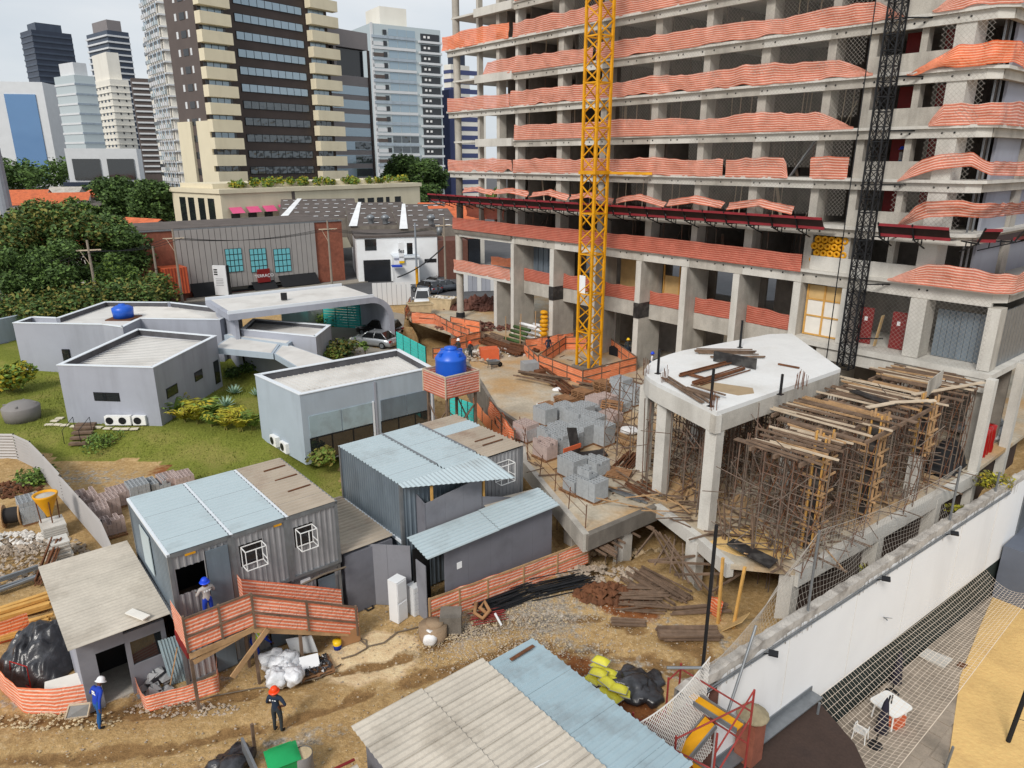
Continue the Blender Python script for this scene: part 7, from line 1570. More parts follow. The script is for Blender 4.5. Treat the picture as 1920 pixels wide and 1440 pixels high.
# long roof that bends down to the ground as an arch
arch = thing('arched_roof', 'long pale roof that bends down into an arched wall over the parking', 'roof', G(700, 620, 2.0))
Np = [G(428, 590, 6.3), G(560, 573, 6.3)]; end = G(737, 553, 6.3); d = (end-Np[0]); d.z = 0; d.normalize(); W = Vector((-4.4, 6.2, 0))
prof = [Np[0], end-d*2.2]
for k in range(1, 9): an = R(90*k/8); prof.append(end-d*2.2+d*(2.2*math.sin(an))+Vector((0, 0, -2.2*(1-math.cos(an)))))
prof.append(prof[-1]+Vector((0, 0, -(prof[-1].z-1.9))))
def inner(i):
    p = prof[i]; a = prof[max(0, i-1)]; b = prof[min(len(prof)-1, i+1)]; t_ = (b-a).normalized(); nn = Vector((0, 0, 1))-t_*t_.z; nn = (d if abs(t_.z) > .99 else nn.normalized()); return p-nn*.5
mb = MB(); n_ = len(prof); Q = [inner(i) for i in range(n_)]
vs = prof+Q+[p+W for p in prof]+[p+W for p in Q]; fs = []
for i in range(n_-1): fs += [(i, i+1, n_+i+1, n_+i), (2*n_+i, 2*n_+i+1, 3*n_+i+1, 3*n_+i), (i, i+1, 2*n_+i+1, 2*n_+i), (n_+i, n_+i+1, 3*n_+i+1, 3*n_+i)]
fs += [(0, n_, 3*n_, 2*n_)]
mb.add(vs, fs); mb.build('shell', 'hall_wall', arch); mb = MB(); p, q = Np[0]+d*.6, Np[0]+d*.9; mb.prism([(p+W*.1)[:2], (q+W*.1)[:2], (q+W*.9)[:2], (p+W*.9)[:2]], 1.5, 5.78); mb.build('support_wall', 'hall_wall', arch)
a_, b_ = Np[0]+d*.4, end-d*1.8; mb = MB(); mb.prism([(a_+W*.06)[:2], (b_+W*.06)[:2], (b_+W*.94)[:2], (a_+W*.94)[:2]], 6.31, 6.34); mb.build('roof_surface', 'hall_roof', arch)
for t_ in (.02, .97): mb = MB(); mb.bar(Np[0]+W*t_+Vector((0, 0, .12)), end-d*1.9+W*t_+Vector((0, 0, .12)), .15, .25); mb.build('coping', 'hall_trim', arch)
mb = MB(); q = G(533, 562, 6.4); mb.cbox(q+Vector((0, 0, .3)), (.5, .3, .6), .2); mb.build('vent', 'black_steel', arch)
hp('glass_front', 'glass_green', lambda m: m.prism(gx([(530, 630), (605, 605), (607, 606), (532, 632)], 2.0), 2.0, 5.2))
bdr = thing('sign_board', 'black A-board sign leaning under the arched roof', 'sign', G(655, 607, 2.0), .2); mb = MB(); mb.bar((-.1, 0, 0), (.35, 0, 1.7), 1.0, .05, up=(1, 0, 0)); mb.bar((.8, 0, 0), (.35, 0, 1.7), 1.0, .05, up=(1, 0, 0)); mb.build('board', 'sign_black', bdr, local=True)
bt = thing('blue_roof_tank', 'small blue water tank on the grey hall roof', 'water tank', G(232, 595, 5.0)); mb = MB(); mb.lathe([(.001, 0), (.8, 0), (.85, .6), (.85, .85), (.5, 1.05), (.28, 1.1), (.28, 1.18), (.001, 1.2)], (0, 0, 0), 24); mb.build('body', 'tank_blue', bt, True, local=True); mb = MB(); mb.box(-1.1, 1.1, -1.0, 1.0, -.12, -.01); mb.build('stand', 'rust_steel', bt, local=True)
hw = thing('side_wall', 'long plain grey garden wall behind the hall at the left edge', 'wall', G(0, 690, 1)); q = [G(-90, 690, 1.0), G(62, 650, 1.0), G(62, 648, 1.0), G(-90, 686, 1.0)]; mb = MB(); mb.prism([(p.x, p.y) for p in q], .6, 4.2); mb.build('face', 'hall_wall_blue', hw)
# air conditioners
def aircon(label, px, py, rz, z=1.0, s_=1.0):
    root = thing('air_conditioner', label, 'air conditioner', G(px, py, z), rz, 'outdoor air-conditioning units'); mb = MB(); mb.box(-.42, .42, -.16, .16, .05, .68); mb.build('casing', 'plastic_white', root, local=True)
    mb = MB(); mb.lathe([(.24, 0), (.25, .02), (.06, .025), (.001, .025)], (0, 0, 0), 18); mb.v = [(v[0]-.1, -.165-v[2], .37+v[1]) for v in mb.v]; mb.build('fan_grille', 'black_steel', root, local=True); mb = MB(); mb.box(-.4, .4, -.1, .1, 0, .05); mb.build('foot', 'concrete_pale', root, local=True)
for i, px in enumerate((212, 236, 264)): aircon('white air conditioner before the front wall of the hall, '+['left', 'middle', 'right'][i]+' of three', px, 797, .05)
aircon('white air conditioner at the side of the right hall block, rear one', 517, 836, -.85, .8); aircon('white air conditioner at the side of the right hall block, front one', 536, 848, -.85, .7)
# garden steps, stepping stones, grey tank
stp = thing('garden_steps', 'short dark garden steps with thin railings on the lawn', 'steps', G(150, 832, .3))
for i in range(5): q = G(139+i*3.5, 836-i*6, .5); q.z = ground_h(q.x, q.y)+.12; mb = MB(); mb.cbox(q+Vector((.4, 0, .06)), (1.25, .36, .14), .1); mb.build('step', 'timber_old', stp)
for px in (121, 152):
    mb = MB(); a, b = G(px, 832, .6), G(px+20, 806, 1.0); mb.tube(a, a+Vector((0, 0, .9)), .02, 5); mb.tube(b, b+Vector((0, 0, .9)), .02, 5); mb.tube(a+Vector((0, 0, .9)), b+Vector((0, 0, .9)), .02, 5); mb.build('railing', 'black_steel', stp)
for i, (px, py) in enumerate(((92, 797), (108, 797), (122, 798), (140, 800), (154, 801), (170, 801), (185, 802), (202, 804), (220, 805), (235, 805), (252, 805), (103, 790), (112, 785))):
    q = G(px, py, .98); mb = MB(); mb.cbox(q+Vector((0, 0, .04)), (.5, .32, .06), rnd(-.2, .2)); tag(mb.build('stepping_stone', 'pave_pale'), 'square stepping stone in the lawn path, %s counted from the left' % ORD[i], 'stepping stone', 'stepping stones in the lawn')
gt = thing('grey_tank', 'squat grey water tank with a domed lid on the lawn', 'water tank', G(44, 788, .9)); mb = MB(); mb.lathe([(.001, 0), (1.05, 0), (1.12, .5), (1.15, 1.0), (1.1, 1.06), (.7, 1.3), (.4, 1.36), (.001, 1.38)], (0, 0, 0), 30); mb.build('body', 'tank_grey', gt, True, local=True)
for k in range(4): an = R(20+90*k); mb = MB(); mb.cbox((.75*math.cos(an), .75*math.sin(an), 1.22), (.5, .1, .08), an); mb.build('rib', 'tank_grey', gt, local=True)

# ================================================================ LEFT-HAND STORES BEHIND THE METAL FENCE
mf = thing('metal_fence', 'corrugated silver metal fence curving down the left of the yard', 'fence', S(8, 38.6, 0))
FP = [(-4.5, 44.5), (-2.6, 42.2), (-.6, 39.9), (1.5, 39.3), (4.5, 39.0), (8, 38.7), (11.5, 38.4), (15, 38.1), (18.5, 38.25), (20.8, 38.3)]
for i in range(len(FP)-1):
    p, q = Vector((*FP[i], 0)), Vector((*FP[i+1], 0)); e = (q-p).normalized(); L = (q-p).length; h_ = 1.75 if i < 5 else 1.6
    mb = MB(S3); vs = []; k = 18
    for t_ in (0, L-.01): vs += [p+e*t_+Vector((-e.y, e.x, 0))*(.045 if j % 2 else -.045)+Vector((0, 0, .05+h_*j/k)) for j in range(k+1)]
    mb.add(vs, [(j, j+1, k+1+j+1, k+1+j) for j in range(k)]); mb.build('sheet', 'cladding', mf)
    mb = MB(S3); mb.bar(p+Vector((.06, -.06, 0)), p+Vector((.06, -.06, h_+.1)), .07); mb.build('post', 'black_steel', mf)
for i, (px, py, m_, nx, nl, rg) in enumerate(((188, 985, 'block_pink', 3, 5, .1), (165, 958, 'block_pink', 3, 5, .2), (205, 965, 'block_pink', 3, 5, .1), (215, 1000, 'block_pink', 2, 4, .3), (225, 945, 'block_pink', 3, 4, 0), (262, 938, 'block_grey', 3, 5, 0), (300, 925, 'block_grey', 3, 4, .2), (345, 915, 'block_pink', 3, 4, 0), (318, 918, 'block_pink', 3, 4, 0))):
    stack('%s block stack behind the containers, %s' % ('pinkish' if m_ == 'block_pink' else 'grey', ['second along the metal fence', 'first along the metal fence', 'in the middle of the fence row', 'low one nearest the container corner', 'partly hidden behind the grey one', 'the left grey one', 'the right grey one', 'farthest right by the lawn', 'next to last by the lawn'][i]), px, py, nx, 5, nl, m_, rg, z=0)
hpf = thing('yellow_hopper', 'yellow concrete hopper with a conical spout on stacked slabs', 'hopper', G(100, 1000, 0)); mb = MB(); mb.lathe([(.12, 1.0), (.2, 1.25), (.55, 2.1), (.56, 2.2), (.5, 2.2), (.45, 2.1)], (0, 0, 0), 20); mb.build('cone', 'yellow_paint', hpf, True, local=True); mb = MB(); mb.lathe([(.5, 2.08), (.2, 2.16), (.001, 2.2)], (0, 0, 0), 16); mb.build('fill', 'concrete', hpf, True, local=True)
for k in range(4): an = R(45+90*k); mb = MB(); mb.tube((.4*math.cos(an), .4*math.sin(an), .75), (.45*math.cos(an), .45*math.sin(an), 1.95), .03, 5); mb.build('leg', 'rust_steel', hpf, local=True)
sl_ = thing('slab_stack', 'stack of pale concrete slabs under the yellow hopper', 'slabs', G(102, 1002, 0), RZS)
for i in range(6): mb = MB(); mb.cbox((rnd(-.05, .05), rnd(-.05, .05), .06+i*.12), (1.3, 1.0, .1)); mb.build('slab', 'concrete_pale', sl_, local=True)
sl_ = thing('slab_stack', 'tall stack of pale curved concrete slabs beside the fibre roof', 'slabs', G(118, 1050, 0), RZS)
for i in range(10): mb = MB(); mb.cbox((rnd(-.06, .06), rnd(-.06, .06), .06+i*.11), (.95, .75, .08)); mb.build('slab', 'concrete_pale', sl_, local=True)
stack('grey block stack wrapped in film beside the cable drum', 62, 975, 3, 5, 6, 'block_grey', 0, z=0, wrap=True)
cd = thing('cable_drum', 'wooden cable drum with black cable behind the metal fence', 'cable drum', G(28, 985, 0), .4)
for s_ in (-.38, .38): mb = MB(); mb.lathe([(.001, -.03), (.6, -.03), (.6, .03), (.001, .03)], (0, 0, 0), 20); mb.v = [(v[2]+s_, v[0], v[1]+.6) for v in mb.v]; mb.build('flange', 'timber', cd, local=True)
mb = MB(); mb.lathe([(.4, -.36), (.42, 0), (.4, .36)], (0, 0, 0), 18); mb.v = [(v[2], v[0], v[1]+.6) for v in mb.v]; mb.build('cable', 'rope_dark', cd, True, local=True)
for lab, p, q, n_, sp_, m_, r_ in (('bright new timber boards stacked beside the fibre roof', (-30, 1165), (98, 1125), 16, .5, 'timber_new', .09), ('yellow boards lying in front of the new timber stack', (-20, 1200), (100, 1165), 8, .4, 'timber_new', .07), ('leaning bundle of rusty bars before the pale slabs', (75, 1100), (108, 1010), 14, .3, 'rust_steel', .03), ('dark beams across the weeds by the metal fence', (-10, 925), (60, 905), 5, .3, 'timber_old', .1), ('grey pipes under the junk at the left edge', (-20, 1110), (80, 1075), 6, .5, 'grey_steel', .06)):
    rod_bundle('material_pile', lab, G(*p, .1), G(*q, .25 if m_ != 'rust_steel' else 1.1), n_, sp_, m_, r_, 'piles behind the metal fence', 'pile', T=None, sq=True, pref='bar')
heap('junk_heap', 'mixed pale rubble and scrap filling the left-hand yard corner', G(30, 1050, 0), 3.2, 2.2, 800, (.05, .2), 'rubble', hh=.5); heap('junk_heap', 'white broken slabs in the left-hand corner', G(20, 1020, 0), 2.2, 1.2, 160, (.08, .25), 'rubble_white', hh=.5); heap('junk_heap', 'orange earth and broken blocks by the weeds at the left edge', G(20, 920, 0), 1.8, 1.0, 200, (.08, .22), 'rust_steel', hh=.6)
mb = MB(); c = G(85, 1240, 0); mb.grid(lambda u, v: (c.x+(u-.5)*2.6+.1*nz(u*6, v*5, 1, 2), c.y+(v-.5)*3.0+.1*nz(v*6, u*5, 1, 5), 1.55*(max(0, math.sin(math.pi*u))**.5)*(max(0, math.sin(math.pi*v))**.45)*(1-.35*abs(v-.6))+.2*nz(u*9, v*8, 1, 1)+.12*nz(u*22, v*9, 1, 6)), 60, 60); tag(mb.build('black_tarp_heap', 'black_plastic', None, True), 'tall heap under shiny black plastic left of the site shed', 'tarpaulin')
for i, (px, py, m_, sz) in enumerate(((118, 1285, 'white_board', (1.1, .8, .06)), (150, 1288, 'white_board', (.8, .7, .06)), (128, 1292, 'cardboard', (1.2, .6, .45)))):
    mb = MB(); mb.cbox(G(px, py, .25 if i == 2 else .55)+Vector((0, 0, .02*i)), sz, .5, tilt=.12 if i < 2 else 0); tag(mb.build('board_stack', m_), ['white board on top of the boards beside the shed door', 'second white board beside the shed door', 'stack of brown boards under the white boards'][i], 'boards', 'boards by the shed door')
fence('curved striped orange fence round the black heap at the left edge', [G(-30, 1255, 0), G(8, 1300, 0), G(45, 1338, 0), G(110, 1340, 0), G(168, 1330, 0)], 1.05, 'mesh_orange_lit', T=None, posts=False, wave=.05); fence('low striped orange fence before the shed window', [G(258, 1300, 0), G(275, 1336, 0), G(345, 1318, 0), G(412, 1296, 0), G(410, 1262, 0)], .8, 'mesh_orange_lit', T=None, posts=False, wave=.05)
fence('orange fence strip behind the black heap', [G(-30, 1215, 0), G(60, 1190, 0)], 1.0, 'mesh_orange_new', T=None, posts=False)
rfm = thing('red_trestle', 'thin red metal trestle leaning in the black heap', 'trestle', G(45, 1275, 0)); mb = MB(); P = [G(20, 1270, .1), G(58, 1290, .1), G(50, 1250, 1.2), G(18, 1240, 1.2)]
for i in range(4): mb.tube(P[i], P[(i+1) % 4], .02, 5)
mb.build('frame', 'lamp_red', rfm)
heap('rubble_heap', 'planks and stones at the foot of the curved orange fence', G(110, 1352, 0), 2.2, .5, 200, (.03, .1), 'stone_pale', hh=.12); heap('rubble_heap', 'stones and scraps below the low orange fence', G(340, 1330, 0), 2.0, .4, 180, (.03, .1), 'rubble', hh=.1)
heap('sack_heap', 'grey sacks and bags beside the shed window', G(295, 1290, 0), .5, .6, 24, (.15, .35), 'bag_grey', hh=.9)
mb = MB(); mb.bar(G(318, 1290, 0), G(332, 1215, 1.6), .1, .04); tag(mb.build('leaning_plank', 'timber'), 'plank leaning in the sacks by the shed window', 'plank')
mb = MB(); corr_mesh(mb, G(320, 1285, 0), Vector((.5, .3, 0)).normalized(), Vector((-.1, 0, 1)).normalized(), .8, 1.9, .1, .03); tag(mb.build('zinc_sheet', 'zinc_old'), 'corrugated zinc sheet standing beside the stair platform', 'sheet')

# ================================================================ PLANTS
def xy_at(px, Y, py=300): return DD(px, py, Y).x
def leaf_cloud(mb, clumps, n_, size, flat=.5, mats=1):
    """many leaf-sized faces spread over clumps (centre, radius)"""
    w_ = [c[1]**2 for c in clumps]; tot = sum(w_)
    for (c, r_), ww in zip(clumps, w_):
        k = max(6, int(n_*ww/tot)); v = np.random.normal(size=(k, 3)); v /= np.linalg.norm(v, axis=1)[:, None]; rr = r_*np.random.uniform(.45, 1.08, size=(k, 1)); P = v*rr*np.array([1, 1, .8])+np.array(c)
        d1 = np.random.normal(size=(k, 3)); d1[:, 2] *= flat; d1 /= np.linalg.norm(d1, axis=1)[:, None]; d2 = np.cross(d1, v+np.random.normal(scale=.5, size=(k, 3))); d2 /= (np.linalg.norm(d2, axis=1)[:, None]+1e-6)
        s_ = np.random.uniform(.6, 1.3, size=(k, 1))*size; mi = np.random.randint(0, mats, size=k)
        a, b, c_, d_ = P-d1*s_, P+d2*s_*.55, P+d1*s_, P-d2*s_*.55
        for i in range(k): mb.add([a[i], b[i], c_[i], d_[i]], [(0, 1, 2, 3)], mi=int(mi[i]))
def tree_mesh(h, rx, rz_, trunk_h, n_, size, mats, seed, nclump=16, trunk_r=.25):
    random.seed(seed); np.random.seed(seed)
    tb = MB(); tb.path([(0, 0, -.2), (rnd(-.1, .1), rnd(-.1, .1), trunk_h*.6), (rnd(-.2, .2), rnd(-.2, .2), trunk_h), (rnd(-.3, .3), rnd(-.3, .3), h*.75)], trunk_r, 7, [trunk_r, trunk_r*.8, trunk_r*.6, trunk_r*.2])
    cl = []
    for i in range(nclump):
        an = rnd(0, 6.28); ra = math.sqrt(random.random())*.78; zz = rnd(-.7, .85); k = math.sqrt(max(.1, 1-zz*zz)); x, y, z = math.cos(an)*ra*rx*k, math.sin(an)*ra*rx*k, (trunk_h+h)/2+.1*h+zz*rz_*.75
        cl.append(((x, y, z), rx*rnd(.26, .46))); tb.path([(0, 0, trunk_h*rnd(.7, 1)), (x*.5, y*.5, (trunk_h+z)/2), (x, y, z)], .1, 5, [trunk_r*.45, trunk_r*.25, .03])
    cb = MB(); leaf_cloud(cb, cl, n_, size, mats=len(mats)); return tb.mesh('trunk', 'bark', True), cb.mesh('crown', mats)
TREES = [tree_mesh(9, 4.2, 3.6, 3.2, 11500, .21, ['leaf_deep', 'leaf_olive', 'leaf_mid'], 3, 22), tree_mesh(8, 3.6, 3.2, 2.4, 9000, .2, ['leaf_deep', 'leaf_mid'], 5, 18), tree_mesh(6, 3.0, 2.3, 2.0, 7000, .19, ['leaf_mid', 'leaf_deep', 'leaf_light'], 8, 15), tree_mesh(10, 4.5, 4.4, 3.5, 8500, .32, ['leaf_deep', 'leaf_deep', 'leaf_mid'], 12, 20)]
random.seed(21); np.random.seed(21)
def tree(label, loc, kind, s_=1.0, sz=None, group='trees round the site', name='leafy_tree'):
    root = thing(name, label, 'tree', loc, rnd(0, 6.28), group); root.scale = (s_, s_, sz or s_)
    link_mesh('trunk', TREES[kind][0], root); link_mesh('crown', TREES[kind][1], root)
for i, (px, py, Y, k, s_, lab) in enumerate(((60, 560, 78, 0, 1.15, 'large olive-brown tree at the left edge behind the hall'), (165, 545, 80, 0, 1.12, 'tallest olive-brown tree behind the blue roof tank'), (235, 560, 82, 1, 1.15, 'dark green tree touching the brick building'), (-20, 560, 74, 0, 1.1, 'olive tree half cut by the left edge'), (110, 575, 72, 1, .95, 'dark tree in front of the two olive ones'), (20, 590, 70, 1, .9, 'dark tree low at the left edge'), (205, 580, 76, 2, 1.0, 'small green tree by the wooden pole'))):
    p = G(px, py, 2.0); q = DD(px, 500, Y); tree(lab, (q.x, Y, 2.0), k, s_)
for i, (px, Y, k, s_, lab) in enumerate(((150, 125, 2, 1.5, 'round green tree beyond the orange roofs, left'), (225, 130, 3, 1.1, 'broad dark green tree beyond the orange roofs, middle'), (290, 128, 3, 1.05, 'broad dark green tree left of the cream podium'), (255, 165, 2, 1.6, 'tree behind the broad dark ones'), (330, 150, 1, 1.2, 'small tree beside the cream podium'))):
    q = DD(px, 400, Y); tree(lab, (q.x, Y, 2.0), k, s_, group='trees beyond the hall')
for i, (px, Y, k, s_, lab) in enumerate(((672, 150, 1, .9, 'small dark tree at the foot of the grey office tower'), (755, 205, 3, 1.45, 'tall dark tree before the glass office tower, left'), (800, 200, 3, 1.35, 'tall dark tree before the glass office tower, right'), (775, 185, 1, 1.2, 'lower dark tree between the two tall ones'), (735, 215, 1, 1.3, 'dark tree at the left of the tall pair'), (930, 170, 2, 1.5, 'pale green tree seen through the tower bays'))):
    q = DD(px, 330, Y); tree(lab, (q.x, Y, 2.0), k, s_, group='trees before the office towers')
# far wood behind the roofs on the left
mb = MB(); random.seed(4); np.random.seed(4)
leaf_cloud(mb, [((DD(rnd(10, 110), 300, 420).x, 420+rnd(-25, 25), rnd(3, 15)), rnd(5, 8)) for i in range(26)], 5200, 1.1, mats=3); tag(mb.build('far_wood', ['leaf_mid', 'leaf_deep', 'leaf_mid']), 'far green wood below the blue glass tower', 'wood', kind='stuff')
mb = MB(); leaf_cloud(mb, [((DD(rnd(130, 420), 330, 300).x, 300+rnd(-25, 25), rnd(2, 7)), rnd(3, 5)) for i in range(40)], 5200, .8, mats=3); tag(mb.build('far_wood', ['leaf_mid', 'leaf_deep', 'leaf_light']), 'far street trees below the white towers', 'wood', kind='stuff')
# shrubs and garden plants
def shrub(label, loc, r_, h_, n_, size, mats, name='shrub', group='shrubs and plants of the garden', nc=7, sticks=True):
    root = thing(name, label, 'plant', loc, 0, group); cl = [((rnd(-.6, .6)*r_, rnd(-.6, .6)*r_, h_*rnd(.3, .8)), r_*rnd(.35, .6)) for i in range(nc)]
    mb = MB(); leaf_cloud(mb, cl, n_, size, mats=len(mats)); mb.build('foliage', mats, root, local=True); mb = MB()
    for i in range(6): mb.tube((rnd(-.2, .2)*r_, rnd(-.2, .2)*r_, 0), (rnd(-.6, .6)*r_, rnd(-.6, .6)*r_, h_*.7), .02, 4)
    mb.build('stem', 'bark', root, local=True)
def palm_shrub(label, loc, h_, n_=16, mats='leaf_yellow'):
    root = thing('palm_shrub', label, 'plant', loc, 0, 'yellow palm shrubs along the hall')
    mb = MB()
    for i in range(n_):
        an = rnd(0, 6.28); L = h_*rnd(.8, 1.2); out = rnd(.3, .8)*L; P = [Vector((math.cos(an)*out*t_, math.sin(an)*out*t_, L*(t_*1.15-.45*t_*t_*t_))) for t_ in np.linspace(0, 1, 7)]
        sd_ = Vector((-math.sin(an), math.cos(an), 0))
        for j in range(1, 6):
            for s_ in (-1, 1): w_ = .32*math.sin(math.pi*(j+.5)/7.5)+.1; d_ = (P[j+1]-P[j])*.9; mb.add([P[j], P[j]+d_*.5+sd_*s_*w_*.6+Vector((0, 0, -.02)), P[j]+d_*1.1+sd_*s_*w_+Vector((0, 0, -.1)), P[j]+d_*.9], [(0, 1, 2, 3)])
    mb.build('frond', mats, root, local=True); mb = MB()
    for i in range(4): mb.tube((rnd(-.15, .15), rnd(-.15, .15), 0), (rnd(-.2, .2), rnd(-.2, .2), h_*.5), .04, 5)
    mb.build('stem', 'leaf_olive', root, local=True)
for i, (px, py) in enumerate(((322, 785), (345, 792), (372, 795), (400, 800), (425, 805), (452, 808), (475, 806), (335, 770), (365, 778), (400, 785), (440, 790))): palm_shrub('yellow-green palm shrub in the hedge beside the hall, %s' % ('%s row, %s from the left' % (('front', ORD[i]) if i < 7 else ('back', ORD[i-7]))), G(px, py, .95), rnd(1.3, 1.8), 14, 'leaf_yellow' if i % 3 else 'leaf_light')
def agave(label, px, py, s_=1.0):
    root = thing('agave', label, 'plant', G(px, py, 1.0), 0, 'agaves on the lawn'); mb = MB()
    for i in range(26): an = i*2.4; tl = .25+.9*(i/26.0); L = .75*s_; d_ = Vector((math.cos(an)*math.sin(1.5-tl), math.sin(an)*math.sin(1.5-tl), math.cos(1.5-tl))); sd_ = Vector((-math.sin(an), math.cos(an), 0)); mb.add([-sd_*.05, sd_*.05, d_*L*.5+sd_*.08, d_*L+Vector((0, 0, .05)), d_*L*.5-sd_*.08], [(0, 1, 2, 3, 4)])
    mb.build('rosette', 'leaf_agave', root, local=True)
agave('silvery agave on the lawn, nearer the hedge', 424, 762, 1.1); agave('silvery agave on the lawn, farther back', 440, 738, 1.0); agave('silvery agave by the canopy post', 482, 742, .9)
for i, (px, Y) in enumerate(((-15, 66), (45, 67), (100, 69), (150, 71), (205, 74), (255, 78), (75, 74), (20, 72))): shrub('dark hedge bush under the big trees on the left, %s along' % ORD[i], (xy_at(px, Y), Y, 2.0), 3.6, 4.2, 3400, .21, ['leaf_deep', 'leaf_mid', 'leaf_olive'], 'hedge_bush', 'hedge under the big trees', 10)
shrub('spiky green bush at the foot of the right hall block', G(605, 872, .6), 1.0, 1.2, 900, .14, ['leaf_light', 'leaf_olive']); shrub('tall grassy plant against the hall at the left edge', G(12, 735, 1.0), 2.0, 2.2, 1300, .2, ['leaf_light', 'leaf_yellow']); shrub('low green shrubs beside the silver car', G(640, 668, 2.0), 2.0, 1.2, 1100, .16, ['leaf_deep', 'leaf_olive'])
shrub('brownish shrub at the corner of the small hall block', G(615, 678, 2.0), 1.2, 1.4, 700, .15, ['leaf_olive', 'leaf_light']); shrub('dark planter bush under the canopy', G(450, 705, 1.0), 1.2, .9, 600, .15, ['leaf_deep', 'leaf_mid']); shrub('weeds behind the metal fence at the left edge', G(75, 905, 0), 1.3, .6, 700, .12, ['leaf_light', 'leaf_mid'])
shrub('bright weed growing in the trench below the net', S(39.9, 12.4, -.3), .7, 1.6, 420, .1, ['leaf_yellow', 'leaf_light']); shrub('dry yellow weed at the far end of the trench', S(40.6, 4.4, .3), .8, 1.5, 420, .1, ['leaf_yellow', 'leaf_olive']); shrub('dry weeds on the rubble at the far right', S(41.0, 1.5, 1.6), 1.0, .8, 420, .1, ['leaf_yellow', 'leaf_olive'])
shrub('tuft of long grass beside the garden steps', G(195, 838, .4), 1.4, .6, 700, .1, ['leaf_light', 'leaf_mid']); shrub('green planting under the arched roof', G(620, 608, 2.0), 1.5, .8, 500, .15, ['leaf_light', 'leaf_mid']); shrub('slim young tree in front of the silver car', G(685, 668, 2.0), .5, 1.8, 240, .12, ['leaf_mid', 'leaf_light'])

# ================================================================ CITY BEHIND THE SITE
mb = MB(); q = [(-3000, 62.5), (-46, 62.5), (-30, 74), (-12, 84), (60, 84), (3000, 84), (3000, 3400), (-3000, 3400)]; mb.prism(q, 1.6, 2.004); tag(mb.build('city_ground', 'asphalt'), 'grey ground of the city quarter behind the street', 'ground', kind='structure')
def frame(px, Y, deg, py=300):
    """corner at picture column px and distance Y; e1 runs away to the right at deg from straight ahead, e2 to the left"""
    C_ = Vector((xy_at(px, Y, py), Y, 0)); a = R(deg); e1 = Vector((math.sin(a), math.cos(a), 0)); e2 = Vector((-math.cos(a), math.sin(a), 0))
    return (lambda p: C_+e1*p[0]+e2*p[1]+Vector((0, 0, p[2]))), C_
def wid(px0, px1, Y, deg, side=1, py=300):
    x0 = xy_at(px0, Y, py); k = xy_at(px1, 1.0, py); a = R(deg); ex, ey = (math.sin(a), math.cos(a)) if side == 1 else (-math.cos(a), math.sin(a))
    return (k*Y-x0)/(ex-k*ey)
class BL:
    def __init__(s, name, label, px, Y, deg, cat='building', group=None, py=300):
        s.py = py; s.T, c = frame(px, Y, deg, py); s.root = thing(name, label, cat, (c.x, c.y, 2.0), 0, group); s.px, s.Y, s.deg = px, Y, deg
    def W(s, px1, side=1): return wid(s.px, px1, s.Y, s.deg, side, s.py)
    def box(s, name, mat, u0, u1, v0, v1, z0, z1, parent=None): mb = MB(s.T); mb.box(u0, u1, v0, v1, z0, z1); return mb.build(name, mat, parent or s.root)
def ztop(px, py, Y): return DD(px, py, Y).z
# dark brown tower with cream balconies
b = BL('balcony_tower', 'dark brown tower with cream balcony bands left of centre', 385, 150, 37.9, py=110); W_, D_ = b.W(628), b.W(318, 2); H_ = 62
b.box('body', 'brown_tile', 2.5, W_-2.5, 1.2, D_, 2, H_); b.box('side_body', 'brown_tile_side', .3, 2.5, 2.6, D_, 2, H_); b.box('end_body', 'brown_tile', W_-2.5, W_-.6, 1.2, D_-1, 2, H_-3); b.box('core', 'brown_tile_side', 1, 2, D_*.45, D_*.6, 2, H_+2)
z = 7.5; k = 0
while z < H_-1:
    lo = z < 24
    b.box('balcony', 'cream', -.6, 5.9, -.9, 1.0, z-.4, z+1.75); b.box('balcony', 'cream', W_-6.4, W_+.9, -.9, 1.0, z-.5, z+1.6); b.box('balcony_recess', 'window_dark', .1, 5.6, 1.02, 1.1, z+1.76, z+2.84)
    for j in range(3): b.box('pane', 'glass_sky' if k > 3 else 'glass_wavy', .8+j*1.45, 2.1+j*1.45, .95, 1.0, z+1.8, z+2.8)
    for j in range(3): b.box('pane', 'glass_sky' if k > 5 else 'glass_wavy', W_-5.6+j*1.4, W_-4.3+j*1.4, 1.1, 1.16, z+1.5, z+2.7)
    wb = b.box('window_band', 'black_steel', 7.9, W_-7.2, 1.1, 1.18, z+1.1, z+2.7)
    n_ = 9; L = W_-15.3
    for j in range(n_): b.box('pane', 'glass_sky' if k > 6 else 'glass_wavy', 8.0+L*j/n_, 8.0+L*(j+1)/n_-.15, 1.0, 1.1, z+1.2, z+2.6, wb)
    for v in (6.2, 9.2): b.box('window', 'window_dark' if v < 8 else 'pale_panel', .22, .3, v, v+(1.9 if v < 8 else .7), z+1.0, z+2.3)
    b.box('window', 'pale_panel', .22, .3, 4.9, 5.5, z+1.0, z+2.3)
    z += 3.25; k += 1
for z in (2, ): b.box('base_cladding', 'cream', -.2, .29, 1.2, D_*.45, 2, 25.5); b.box('base_cladding', 'cream', -.22, .29, D_*.62, D_, 2, 25.5); b.box('base_cornice', 'cream', -.5, 6, -.5, .99, 25.2, 25.7)
